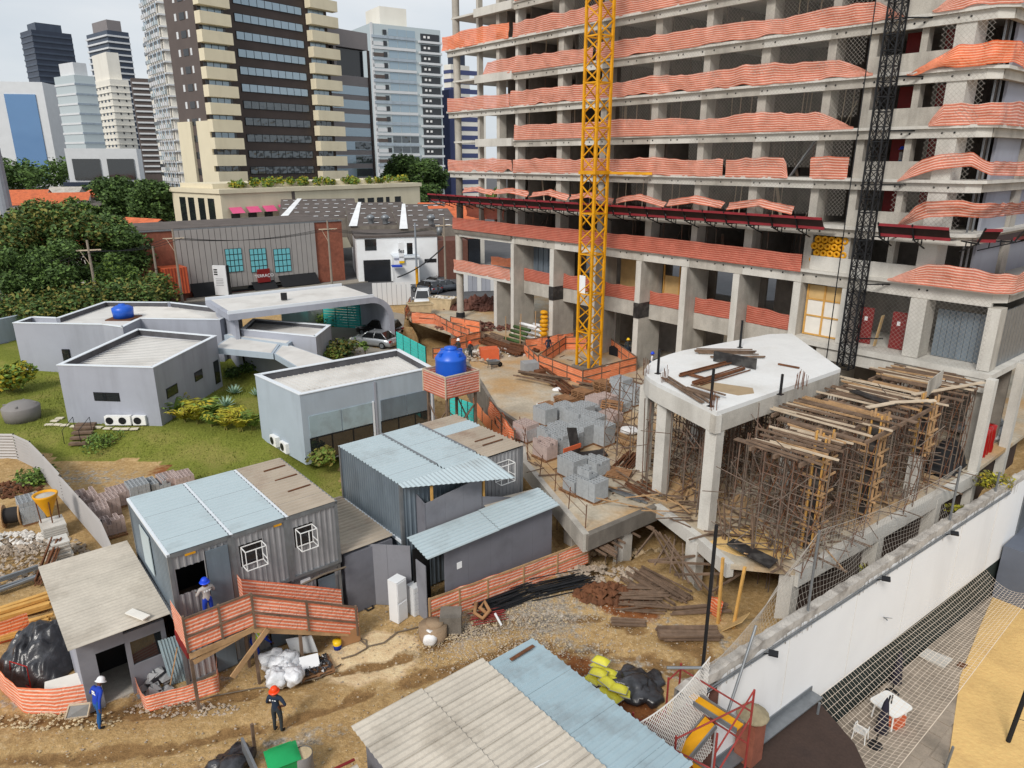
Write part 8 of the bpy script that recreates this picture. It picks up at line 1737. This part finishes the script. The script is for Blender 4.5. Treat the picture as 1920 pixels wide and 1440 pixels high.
# cream podium with planted roof and pink awnings
b = BL('podium_building', 'long cream podium with pink awnings and a planted roof', 405, 118, 37.9); W_, D_ = b.W(785), b.W(348, 2); b.box('wall', 'cream', 0, W_, 0, D_+6, 2, 12.8); b.box('cornice', 'cream', -.3, W_+.3, -.3, D_+6.3, 12.81, 13.5); b.box('upper_terrace', 'cream', .6, W_-1, 3, D_+4, 13.52, 14.3)
for j in range(8): u = W_*(.47+.053*j); b.box('window', 'glass_dark', u, u+1.6-(.7 if j in (2, 6) else 0), -.06, .02, 8.6, 11.0)
for j, v in enumerate((2.0, 5.0, 8.2, 11)): b.box('window', 'glass_dark', -.06, .02, v, v+1.9, 6.5, 12.0)
for j in range(4):
    u = 1.5+j*3.1; b.box('window', 'glass_dark', u, u+1.6, -.06, .02, 7.6, 9.6); mb = MB(b.T); mb.add([(u-.3, 0, 10.6), (u+2, 0, 10.6), (u+2, -1.1, 9.7), (u-.3, -1.1, 9.7)], [(0, 1, 2, 3)]); mb.build('awning', 'pink_canvas', b.root)
b.box('downpipe', 'brown_tile_side', W_*.3, W_*.3+.6, -.1, 0, 4, 13)
mb = MB(b.T); random.seed(5); mb2 = MB(); leaf_cloud(mb2, [((lambda p: (p.x, p.y, p.z))(b.T((rnd(4, W_-1), rnd(1, 3.5), 14.0+rnd(0, .6)))), rnd(.5, 1.0)) for i in range(46)], 3400, .3, mats=3); mb2.build('roof_planting', ['leaf_yellow', 'leaf_mid', 'leaf_light'], b.root)
# grey office tower and pale glass tower
b = BL('office_tower', 'grey banded office tower behind the dark brown one', 560, 183, 37.9, py=150); W_ = b.W(693); zt = ztop(690, 62, 200); b.box('body', 'grey_tile', 0, W_, 0, 20, 2, zt-10.5); b.box('crown', 'grey_tile', 0, W_, 0, 20, zt-4, zt); b.box('crown_recess', 'window_dark', .8, W_-.8, 1.2, 18, zt-10.48, zt-4.02); b.box('crown_column', 'grey_tile', W_*.5, W_*.5+.8, .1, 1.1, zt-10.48, zt-4.02); b.box('edge_fin', 'brown_tile', W_-.5, W_+.1, -.4, .0, 2, zt-4.1)
z = zt-15; k = 0
while z > 6:
    wb = b.box('window_band', 'glass_sky', 4, W_-.6, -.08, .0, z, z+2.1)
    if k > 3: b.box('mirror_pane', 'glass_wavy', W_*.72, W_-.7, -.12, -.085, z+.1, z+2.0, wb)
    z -= 3.35; k += 1
b = BL('glass_tower', 'pale grey-green glass office tower with balconies on its right edge', 700, 255, 57, py=150); W_ = b.W(828); zt = ztop(700, 43, 255); D_ = b.W(690, 2)
b.box('body', 'glass_green', 0, W_, 0, 24, 2, zt); b.box('roof_box', 'pale_stone', 6, W_*.62, 6, 18, zt, zt+6.5); b.box('side_edge', 'pale_panel', -.2, .6, -.3, .1, 2, zt+.2)
z = zt-3.4; k = 0
while z > 8:
    b.box('floor_band', 'pale_panel' if k % 2 else 'hall_wall_blue', 0, W_*.62, -.5, -.02, z-.8, z); b.box('panel', 'brown_tile_side' if k % 2 else 'pale_panel', .1, W_*.2, -.3, -.03, z-3.0, z-1.9); b.box('balcony_recess', 'window_dark', W_*.7, W_-.6, -.2, -.02, z-.6, z+1.8); b.box('balcony', 'pale_panel', W_*.66, W_, -1.0, -.21, z-1.2, z-.5); b.box('vent', 'window_dark', W_*.16, W_*.21, -.4, -.31, z+.3, z+1.8)
    for j in range(3): b.box('mirror_pane', 'glass_wavy' if k > 9 else 'glass_sky', W_*(.24+.13*j), W_*(.36+.13*j), -.1, -.02, z+.2, z+2.3)
    for j in range(2): b.box('ac_unit', 'plastic_white', W_*(.74+.06*j), W_*(.77+.06*j), -.4, -.21, z+.4, z+1.1)
    z -= 3.35; k += 1
b.box('blue_wing', 'blue_panel', W_+6, W_+9, 6, 14, 2, zt-18); b.box('white_wing', 'pale_stone', W_+9.1, W_+22, 7, 20, 2, zt-22)
for j in range(14): b.box('window', 'blue_panel', W_+10, W_+21, 6.9, 6.98, 6+j*3.2, 7.6+j*3.2)
# far towers
def far_tower(label, px0, px1, pytop, Y, body, band, step, bh, deg=25, inset=0, group='far towers on the left', split=.0, pxl=None, name='far_tower', proud=.4, cap=None, bmat2=None):
    b = BL(name, label, px0, Y, deg, group=group, py=max(pytop, 30)); W_ = b.W(px1); D_ = b.W(pxl, 2) if pxl else W_*.6; zt = ztop(px0, pytop, Y); b.box('body', body, 0, W_, 0, D_, 2, zt); z = zt-step; k = 0
    while z > 8:
        b.box('floor_band', band, -proud if pxl else .3, W_*(1-split), -proud, -.02, z, z+bh)
        if pxl: b.box('floor_band', bmat2 or band, -proud, -.02, 0, D_, z, z+bh)
        if split: b.box('window_row', 'window_dark', W_*(1-split)+.3, W_-.3, -.1, -.01, z, z+bh*.6)
        z -= step; k += 1
    if cap: b.box('cap', cap[0], W_*.15, W_*.8, D_*.1, D_*.8, zt, zt+cap[1])
    return b, W_, D_, zt
far_tower('tall navy-black slab tower at the far left', 58, 132, 55, 520, 'navy_facade', 'navy_facade_light', 3.6, 1.2, 40, pxl=36, cap=('navy_facade_light', 5))
far_tower('slim tower with rounded white balcony bands, top left', 200, 240, 56, 600, 'navy_facade_light', 'pale_panel', 4.4, 1.2, 40, pxl=160, proud=1.2, cap=('grey_tile', 8))
b, W_, D_, zt = far_tower('cream apartment tower with small windows, far left', 205, 240, 148, 420, 'pale_stone', 'pale_stone', 3.4, .3, 45, pxl=166, cap=('pale_stone', 14))
z = 8
while z < zt-4:
    for v in np.linspace(D_*.12, D_*.82, 5): b.box('window', 'window_dark', -.1, -.02, v, v+D_*.07, z, z+1.6)
    for u in (W_*.3, W_*.7): b.box('window', 'window_dark', u, u+W_*.08, -.1, -.02, z, z+1.2)
    z += 3.4
far_tower('mid-height glass block with white bands, far left', 138, 176, 140, 380, 'glass_green', 'hall_wall_blue', 4.6, .9, 35, pxl=100, bmat2='pale_panel', cap=('pale_panel', 6))
b, W_, D_, zt = far_tower('low white block with a wide dark window, far left', 120, 255, 278, 330, 'pale_panel', 'pale_panel', 90, 1, 70); b.box('dark_window', 'glass_dark', W_*.08, W_*.46, -.5, -.02, 9.5, 18.5); b.box('dark_window', 'glass_dark', W_*.56, W_*.94, -.5, -.02, 9.5, 18.5); b.box('dark_base', 'navy_facade', -2, W_+6, -4, -1, 2, 8.6)
b, W_, D_, zt = far_tower('white framed tower with blue mirror glass at the left edge', -40, 78, 152, 460, 'pale_panel', 'pale_panel', 200, 1, 80); b.box('mirror_glass', 'glass_blue', W_*.36, W_*.86, -.6, -.02, 6, zt-7)
far_tower('dark ribbed tower half hidden behind the cream one', 245, 292, 146, 520, 'brown_tile_side', 'pale_panel', 3.6, 1.1, 60, proud=.8)
b, W_, D_, zt = far_tower('white condominium towers with many small balconies, behind the dark brown tower', 300, 352, -40, 240, 'pale_stone', 'pale_panel', 3.3, .5, 50, pxl=270, proud=.7, group='white condominium towers')
z = 8; k = 0
while z < zt-3:
    for v in np.linspace(D_*.04, D_*.88, 7): b.box('balcony', 'pale_panel' if (k+int(v)) % 3 else 'glass_green', -1.4, -.72, v, v+D_*.08, z, z+1.1); b.box('window', 'window_dark' if (k+int(v*3)) % 2 else 'glass_sky', -.75, -.71, v, v+D_*.08, z+1.2, z+2.6)
    z += 3.3; k += 1
far_tower('second white condominium tower farther left', 282, 300, 60, 300, 'pale_stone', 'window_dark', 3.3, 1.2, 55, pxl=266, proud=.3, group='white condominium towers')
# far buildings seen past the site tower
far_tower('white tower with blue strips seen beside the round column', 845, 880, 120, 320, 'pale_stone', 'blue_panel', 3.4, 1.3, 45, pxl=832, proud=.2, cap=('navy_facade', 10), group='towers behind the site')
# brick building across the street
BA = -40.3; br = thing('brick_building', 'red-brown brick building with grey ribbed cladding and three cyan windows', 'building', S(BA, 10, 2))
zb = zat(S(BA, 10), 425); nB, sB = 22.8, -3.3
pb(br, 'wall', 'brick', BA-12, BA, sB, nB, 2, zb); pb(br, 'coping', 'grey_steel', BA-12.1, BA+.12, sB-.1, nB+.1, zb, zb+.14); pb(br, 'roof', 'roof_fibre', BA-11.8, BA-.3, sB+.3, nB-.3, zb+.15, zb+.2)
def fac(px, py): d_ = ray(px, py); n_ = A1; t_ = (S(BA+.1, 0)-Vector((0, 0, CAM_H))).dot(n_)/Vector(d_).dot(n_); p = Vector(d_)*t_; x, y = p.x-OX, p.y-OY; return x*B1.x+y*B1.y, CAM_H+p.z
y0, z1 = fac(322, 432); y1, z0 = fac(597, 521); z1 = max(z1, zb-1.0)
pb(br, 'cladding_back', 'cladding_line', BA, BA+.1, y1, y0, z0, z1); n_ = 26
for j in range(n_): pb(br, 'cladding_strip', 'cladding', BA+.1, BA+.2, y1+(y0-y1)*j/n_+.03, y1+(y0-y1)*(j+1)/n_-.03, z0+.05, z1-.05)
for (x0, x1) in ((420, 456), (466, 501), (511, 546)):
    w0, wz1 = fac(x0, 467); w1, wz0 = fac(x1, 508); w_ = pb(br, 'window', 'black_steel', BA+.2, BA+.28, w1, w0, wz0, wz1)
    for i in range(4):
        for j in range(4): mb = MB(S3); mb.box(BA+.28, BA+.3, w1+(w0-w1)*i/4+.05, w1+(w0-w1)*(i+1)/4-.05, wz0+(wz1-wz0)*j/4+.05, wz0+(wz1-wz0)*(j+1)/4-.05); mb.build('pane', 'glass_cyan', w_)
for (xa, xb, ya, yb) in ((355, 415, 530, 556), (520, 592, 516, 528), (470, 515, 528, 540)):
    w0, wz1 = fac(xa, ya); w1, wz0 = fac(xb, yb); mb = MB(S3); mb.add([(BA+.1, w0, wz1), (BA+.1, w1, wz1), (BA+1.6, w1, wz0), (BA+1.6, w0, wz0)], [(0, 1, 2, 3)]); mb.build('awning', 'black_canvas', br)
w0, wz1 = fac(360, 545); w1, _z = fac(590, 545); pb(br, 'shopfront', 'glass_dark', BA, BA+.06, w1, w0, 2.1, wz1)
for (xa, xb) in ((480, 505), ): w0, wz1 = fac(xa, 505); w1, wz0 = fac(xb, 527); sg = pb(br, 'sign_box', 'red_board', BA+.2, BA+.6, w1, w0, wz0, wz1)
def text3d(name, body, size, loc, rot, mat, parent=None, label=None):
    cu = bpy.data.curves.new(name, 'FONT'); cu.body = body; cu.size = size; cu.extrude = .01; cu.align_x = 'CENTER'; cu.align_y = 'CENTER'; o = bpy.data.objects.new('t', cu); COL.objects.link(o); dg = bpy.context.evaluated_depsgraph_get(); me_ = bpy.data.meshes.new_from_object(o.evaluated_get(dg)); bpy.data.objects.remove(o); me_.materials.clear(); me_.materials.append(MAT[mat]); t_ = bpy.data.objects.new(name, me_); COL.objects.link(t_); t_.rotation_euler = rot
    if parent: t_.parent = parent; t_.location = Vector(loc)-parent.location-(parent.parent.location if parent.parent else Vector((0, 0, 0)))
    else: t_.location = loc
    return t_
RA = (math.pi/2, 0, RZS+math.pi/2)
text3d('sign_letters', 'TERRAÇO', .55, S(BA+.63, (w0+w1)/2, (wz0+wz1)/2), RA, 'print_white', br)
ob = thing('orange_cabin', 'orange metal cabin with grid lines beside the brick building', 'cabin', S(BA+1.5, 20, 2)); w0, wz1 = fac(284, 500); w1, wz0 = fac(352, 542); pb(ob, 'shell', 'orange_box', BA+.2, BA+3, w1+.6, w0-.4, wz0, wz1)
for j in range(9): pb(ob, 'grid_bar', 'red_steel', BA+3, BA+3.05, w1+.6+(w0-w1-1)*j/8-.03, w1+.6+(w0-w1-1)*j/8+.03, wz0, wz1)
pb(ob, 'base', 'brick_dark', BA+.2, BA+2.6, w1+1, w0-1, 2, wz0-.01)
tot = thing('totem_sign', 'white totem sign with black lettering before the brick building', 'sign', G(420, 560, 2)); mb = MB(); q = G(418, 556, 2); mb.cbox(q+Vector((0, 0, 2.0)), (1.7, .3, 3.6), -.15); mb.build('panel', 'white_paint', tot); mb = MB(); mb.cbox(q+Vector((.95, .02, 2.0)), (.2, .34, 3.65), -.15); mb.build('side', 'sign_black', tot)
for k in range(3): mb = MB(); mb.cbox(q+Vector((-.5, -.17+.07, 3.3-k*.28)), (.45, .04, .14), -.15); mb.build('black_bar', 'print_black', tot)
for k in range(5): mb = MB(); mb.cbox(q+Vector((-.1, -.1, 2.2-k*.2)), (1.0-.1*(k % 2), .12, .05), -.15); mb.build('text_line', 'print_grey', tot)
# white workshop with sawtooth roofs behind it
wb_ = BL('white_workshop', 'white rendered workshop with a porch block and small signs', 658, 97, 75); W_ = wb_.W(815); zt = ztop(658, 447, 97); wb_.box('wall', 'white_paint', 0, W_, 0, 14, 2, zt); wb_.box('coping', 'roof_fibre', -.2, W_+.2, -.15, 14.2, zt, zt+.3); wb_.box('porch', 'white_paint', W_*.42, W_*.72, -3.2, -.01, 2, zt-2.4); wb_.box('porch_roof', 'hall_trim', W_*.41, W_*.73, -3.5, -.005, zt-2.38, zt-2.15)
wb_.box('window', 'glass_dark', W_*.1, W_*.24, -.06, .01, 6.3, 7.8); wb_.box('window', 'glass_dark', W_*.58, W_*.65, -3.26, -3.19, 6.0, 7.5); wb_.box('gate', 'window_dark', W_*.07, W_*.4, -.08, .01, 2, 5.0); wb_.box('vent', 'window_dark', W_*.83, W_*.98, -.06, .01, 4.4, 4.9); wb_.box('awning', 'cloth_blue', W_*.38, W_*.5, -5, -3.6, 4.6, 4.75)
sg = wb_.box('sign', 'white_paint', W_*.48, W_*.54, -3.5, -3.24, 5.2, 7.6); wb_.box('sign_foot', 'helmet_yellow', W_*.48, W_*.54, -3.52, -3.24, 4.9, 5.18); p = wb_.T((W_*.51, -3.55, 6.5)); text3d('sign_letters', 'fes', .75, p, (math.pi/2, 0, -R(75)+math.pi/2), 'print_black', wb_.root)
wb_.box('brick_wing', 'brick_dark', W_+.1, W_+4.2, -.5, 10, 2, zt-.6); wb_.box('wing_gate', 'window_dark', W_+4.3, W_+6, -.5, 8, 2, zt-.4)
def saw(label, px0, px1, Y, z0, z1, dep, deg=75):
    b = BL('sawtooth_roof', label, px0, Y, deg, 'roof', 'grey workshop roofs'); W_ = b.W(px1); mb = MB(b.T); mb.add([(0, 0, z0), (W_, 0, z0), (W_, dep, z1), (0, dep, z1)], [(0, 1, 2, 3)]); mb.build('slope', 'roof_fibre', b.root); mb = MB(b.T); mb.add([(0, dep, z1), (W_, dep, z1), (W_, dep+.2, z0-3), (0, dep+.2, z0-3), (0, 0, z0), (0, 0, z0-3), (W_, 0, z0), (W_, 0, z0-3)], [(0, 1, 2, 3), (0, 4, 5, 3), (1, 6, 7, 2), (4, 6, 7, 5)]); mb.build('end_wall', 'concrete_dark', b.root)
    for j in range(5):
        for i in range(int(W_/1.6)): t_ = (j+.5)/5; u = i*1.6+.4+.3*(j % 2); b_ = MB(b.T); zz = lerp(z0, z1, t_)+.06; b_.add([(u, dep*(t_-.02), zz-.02), (u+.7, dep*(t_-.02), zz-.02), (u+.7, dep*(t_+.005), zz+.02), (u, dep*(t_+.005), zz+.02)], [(0, 1, 2, 3)]); b_.build('skylight', 'white_paint', b.root)
    mb = MB(b.T); mb.add([(-.2, -.3, z0+.02), (1.0, -.3, z0+.02), (W_*.28, dep, z1+.08), (W_*.22, dep, z1+.08)], [(0, 1, 2, 3)]); mb.build('flashing', 'white_paint', b.root)
saw('grey sawtooth roof with white skylights, left one', 512, 668, 112, 9.3, 11.6, 14); saw('grey sawtooth roof with white skylights, middle one', 648, 770, 106, 8.8, 11.4, 13); saw('grey sawtooth roof with white skylights, right one', 745, 862, 104, 8.6, 11.2, 14)
for i, (px, Y) in enumerate(((695, 108), (722, 108), (808, 106))): q = DD(px, 412, Y); mb = MB(); mb.lathe([(.4, -.6), (.4, 0), (.6, .15), (.6, .5), (.2, .75), (.001, .8)], q, 12); tag(mb.build('roof_ventilator', 'grey_steel', None, True), 'round metal roof ventilator on the workshop roofs, %s' % ['left', 'middle', 'right'][i], 'ventilator', 'roof ventilators')
# tiled houses
def house(label, px, Y, w_, d_, h_, rz, wall='city_wall', roof='roof_tile', rh=1.8, group='tiled houses on the left'):
    root = thing('tiled_house', label, 'house', (xy_at(px, Y), Y, 2.0), rz, group); mb = MB(); mb.box(-w_/2, w_/2, -d_/2, d_/2, 0, h_); mb.build('wall', wall, root, local=True)
    for s_ in (-1, 1): mb = MB(); mb.add([(-w_/2-.4, s_*(d_/2+.5), h_-.15), (w_/2+.4, s_*(d_/2+.5), h_-.15), (w_/2+.4, 0, h_+rh), (-w_/2-.4, 0, h_+rh)], [(0, 1, 2, 3)]); mb.build('roof', roof, root, local=True)
    mb = MB(); mb.add([(-w_/2, -d_/2, h_), (-w_/2, d_/2, h_), (-w_/2, 0, h_+rh*.9), (w_/2, -d_/2, h_), (w_/2, d_/2, h_), (w_/2, 0, h_+rh*.9)], [(0, 1, 2), (3, 4, 5)]); mb.build('gable', wall, root, local=True)
    for j in range(int(w_/3)): mb = MB(); x = -w_/2+1.2+j*3; mb.box(x, x+1.1, -d_/2-.04, -d_/2+.02, 1.2, 2.5); mb.build('window', 'window_dark', root, local=True)
random.seed(11)
for i, (px, Y, w_, d_, h_, rz, lab) in enumerate(((252, 100, 7, 7, 6.6, -.5, 'orange-tiled house roof beside the brick building'), (95, 98, 12, 8, 5.5, .3, 'orange-tiled house behind the big trees'), (140, 104, 9, 8, 5.6, -.2, 'orange-tiled house left of the broad dark tree'), (20, 185, 22, 10, 5.5, .35, 'terrace of orange roofs near the grey mast'), (72, 205, 22, 10, 5.5, .35, 'second terrace of orange roofs behind the grey mast'), (0, 225, 22, 10, 5.5, .35, 'third terrace of orange roofs at the left edge'), (200, 215, 11, 9, 6, .1, 'small white house with orange roof below the white block'), (180, 235, 9, 8, 5, -.3, 'small house with orange roof farther left below the white block'), (850, 118, 8, 7, 7.2, .3, 'orange-tiled house peeping out beside the tower tray'), (822, 122, 7, 6, 7.4, -.3, 'orange-tiled house left of the tower tray'))): house(lab, px, Y, w_, d_, h_, rz)
for i in range(30):
    px = 100+i*11+rnd(-6, 6); Y = rnd(235, 300) if i % 2 else rnd(180, 240)
    if 340 < px < 640 and Y < 240: continue
    house('small far house in the low roofscape, %s from the left' % ORD[i], px, Y, rnd(7, 13), rnd(7, 10), rnd(3.5, 6.5), rnd(-.6, .6), random.choice(('city_wall', 'pale_stone', 'concrete')), random.choice(('roof_tile', 'roof_fibre', 'roof_fibre', 'concrete')), rnd(.6, 1.8), 'low far houses')
# poles and wires
def upole(label, px, py, h_, arm=True, mat='pole_concrete', r_=.16, band=False):
    q = G(px, py, 2.0); root = thing('utility_pole', label, 'pole', q, .4, 'utility poles along the street'); mb = MB(); mb.tube((0, 0, 0), (0, 0, h_), r_, 8, r_*.65); mb.build('shaft', mat, root, local=True)
    if arm: mb = MB(); mb.bar((-1.1, 0, h_-1.0), (1.1, 0, h_-1.0), .1, .12); mb.bar((-.1, 0, h_-2.4), (-.75, 0, h_-1.05), .05); mb.build('crossarm', 'timber_pale', root, local=True)
    if band: mb = MB(); mb.lathe([(r_+.02, .4), (r_+.02, 3.2)], (0, 0, 0), 10); mb.build('warning_band', 'yellow_paint', root, local=True)
    return q+Vector((0, 0, h_-1.0))
t1 = upole('wooden pole with crossarm in front of the big trees', 190, 605, 8.4); t2 = upole('concrete pole before the orange cabin', 343, 572, 8.6); t2b = upole('thinner pole left of the orange cabin', 303, 575, 6.8, False); t3 = upole('concrete pole at the right end of the brick building', 624, 552, 9.0); t4 = upole('slim pole with a yellow band before the white workshop', 783, 548, 8.6, False, 'pole_grey', .17, True); t5 = upole('dark pole with transformer beside the round column', 836, 545, 9.2)
mb = MB(); mb.lathe([(.001, 0), (.35, 0), (.35, 1.0), (.001, 1.05)], t5+Vector((-.6, 0, -1.2)), 12); tag(mb.build('transformer', 'grey_steel', None, True), 'grey transformer can on the street pole', 'transformer')
def wire(label, a, b, sag, r_=.025): mb = MB(); mb.path([a.lerp(b, t_)-Vector((0, 0, sag*4*t_*(1-t_))) for t_ in np.linspace(0, 1, 12)], r_, 4); tag(mb.build('power_line', 'wire'), label, 'cable', 'power lines along the street')
t0 = DD(-120, 545, 66)
for i, o_ in enumerate((-1.0, 0, 1.0)):
    v = Vector((o_*.8, o_*.3, 0)); nm = ['lowest', 'middle', 'upper'][i]; wire('power line from the left edge to the wooden pole, '+nm, t0+v, t1+v, .5); wire('power line from the wooden pole to the orange cabin pole, '+nm, t1+v, t2+v, .6); wire('power line across the brick building, '+nm, t2+v, t3+v, .7); wire('power line across the white workshop, '+nm, t3+v, t5+v, .8)
wire('thick black cable from the workshop porch to the transformer pole', DD(745, 520, 88), t5+Vector((0, 0, -2.5)), .5, .08); wire('low telephone cable below the power lines on the left', t0+Vector((0, 0, -2.5)), t1+Vector((0, 0, -3)), .6, .04)
ms = thing('grey_mast', 'thick grey steel mast with an antenna at the left edge', 'mast', G(25, 470, 2)); q = DD(22, 440, 96); mb = MB(); mb.tube((q.x, q.y, 2), (q.x, q.y, 19.5), .75, 12, .68); mb.build('shaft', 'pole_grey', ms); mb = MB(); mb.tube((q.x, q.y, 19.5), (q.x, q.y, 42), .3, 6); mb.build('upper_tube', 'black_steel', ms); mb = MB(); 
for i in range(4): mb.bar((q.x, q.y, 30.5+i*.6), (q.x+2.2, q.y-.2, 30.2+i*.8), .1)
mb.bar((q.x+2.2, q.y, 29), (q.x+2.2, q.y, 34.4), .12); mb.bar((q.x+2.7, q.y, 28.6), (q.x+2.6, q.y, 34.8), .1); mb.build('antenna', 'black_steel', ms)
# street fence of the site (metal sheets) and arched wall base
sf = thing('hoarding', 'grey metal sheet hoarding between the street and the site', 'fence', G(850, 560, 2))
for i in range(14): p, q = G(870, 548, 2).lerp(G(985, 545, 2), i/14), G(870, 548, 2).lerp(G(985, 545, 2), (i+1)/14); mb = MB(); mb.bar(p+Vector((0, 0, 1.3)), q+Vector((-.04, 0, 1.3)), .05, 2.4); mb.build('sheet', 'hall_wall' if i % 3 else 'pale_panel', sf)
for i in range(8): p, q = G(700, 575, 2).lerp(G(772, 572, 2), i/8), G(700, 575, 2).lerp(G(772, 572, 2), (i+1)/8); mb = MB(); mb.bar(p+Vector((0, 0, 1.4)), q+Vector((-.04, 0, 1.4)), .05, 2.6); mb.build('sheet', 'pale_panel', sf)
# cars
def car(label, loc, rz, mat, L=4.3, W_=1.75, H_=1.45, suv=False):
    root = thing('parked_car', label, 'car', loc, rz, 'parked cars'); hb = .95 if suv else .88
    xs = [-.5, -.47, -.36, -.2, 0, .2, .34, .45, .5]; bt = [hb*.72, hb*.92, hb, hb*1.02, hb*1.02, hb, hb*.93, hb*.82, hb*.6]; ww = [.8, .92, .98, 1, 1, 1, .98, .9, .76]
    mb = MB(); vs = []
    for x, z, w_ in zip(xs, bt, ww): y = W_/2*w_; vs += [(x*L, -y*.9, .22), (x*L, -y, .45), (x*L, -y*.97, z*.92), (x*L, -y*.86, z), (x*L, y*.86, z), (x*L, y*.97, z*.92), (x*L, y, .45), (x*L, y*.9, .22)]
    n_ = len(xs); fs = [tuple(range(7, -1, -1)), tuple((n_-1)*8+k for k in range(8))]
    for i in range(n_-1): fs += [(i*8+k, i*8+(k+1) % 8, (i+1)*8+(k+1) % 8, (i+1)*8+k) for k in range(8)]
    mb.add(vs, fs); mb.build('body', mat, root, True, local=True)
    xr = (-.46, .2) if suv else (-.42, .22); xt = (-.38, .06) if suv else (-.27, .05); y0, y1 = W_/2*.88, W_/2*.68
    mb = MB(); B_ = [(xr[0]*L, -y0, hb-.01), (xr[1]*L, -y0, hb-.01), (xr[1]*L, y0, hb-.01), (xr[0]*L, y0, hb-.01), (xt[0]*L, -y1, H_-.04), (xt[1]*L, -y1, H_-.04), (xt[1]*L, y1, H_-.04), (xt[0]*L, y1, H_-.04)]; mb.add(B_, [(0, 1, 5, 4), (1, 2, 6, 5), (2, 3, 7, 6), (3, 0, 4, 7)]); mb.build('windows', 'car_glass', root, local=True)
    mb = MB(); mb.grid(lambda u, v: (lerp(xt[0]-.01, xt[1]+.01, u)*L, lerp(-y1-.03, y1+.03, v), H_-.05+.07*math.sin(math.pi*u)**.5*math.sin(math.pi*v)**.5), 6, 5)
    for sx in (0, 1):
        for sy in (-1, 1): mb.bar((xr[sx]*L, sy*y0, hb), (xt[sx]*L, sy*y1, H_-.04), .07)
    for sy in (-1, 1): mb.bar((-.1*L, sy*y0*1.005, hb), (-.12*L, sy*y1*1.01, H_-.04), .06)
    mb.build('roof', mat, root, True, local=True)
    for sx in (-.31, .31):
        for sy in (-1, 1):
            mb = MB(); mb.lathe([(.001, -.1), (.31, -.1), (.31, .1), (.001, .1)], (0, 0, 0), 16); mb.v = [(v[0]+sx*L, v[2]+sy*(W_/2-.1), v[1]+.31) for v in mb.v]; w_ = mb.build('wheel', 'tyre', root, local=True); mb = MB(); mb.lathe([(.001, 0), (.2, 0), (.2, .02)], (0, 0, 0), 12); mb.v = [(v[0]+sx*L, sy*(W_/2+.005), v[1]+.31) for v in mb.v]; mb.build('rim', 'grey_steel', w_, local=True)
    for sy in (-1, 1): mb = MB(); mb.cbox((-.485*L, sy*W_*.36, hb*.78), (.12, .3, .16)); mb.build('tail_light', 'lamp_red', root, local=True); mb = MB(); mb.cbox((.475*L, sy*W_*.33, hb*.7), (.12, .32, .14)); mb.build('headlight', 'lamp_white', root, local=True)
    mb = MB(); mb.cbox((-.502*L, 0, .55), (.03, .5, .14)); mb.build('number_plate', 'pale_panel', root, local=True)
    for sy in (-1, 1): mb = MB(); mb.cbox((.16*L, sy*(W_/2+.06), hb+.05), (.1, .16, .12)); mb.build('mirror', mat, root, local=True)
car('silver sedan parked in the hall court', G(702, 648, 2.03), 2.75, 'car_silver'); car('black car parked behind the silver sedan', G(712, 628, 2.03), 2.7, 'car_black', 4.5, 1.85, 1.6, True); car('white pickup seen from the front by the site gate', G(793, 572, 2.02), -1.5, 'car_white', 4.8, 1.85, 1.75, True); car('dark grey car in the street before the white workshop', G(800, 548, 2.02), 2.4, 'car_grey', 4.4, 1.8, 1.6, True); car('grey hatchback in the street left of the round column', G(838, 545, 2.02), .6, 'car_grey', 4.2, 1.75, 1.5); car('black car half hidden behind the hoarding', G(815, 538, 2.02), 2.4, 'car_black')
person('passer-by in dark clothes beside the dark grey car', G(806, 560, 2.02), 1.0, 'cloth_navy', 'cloth_navy', None, 'skin_dark'); person('passer-by in dark clothes nearer the hoarding', G(822, 560, 2.02), -1.0, 'cloth_charcoal', 'cloth_navy', None, 'skin_dark', WALK)
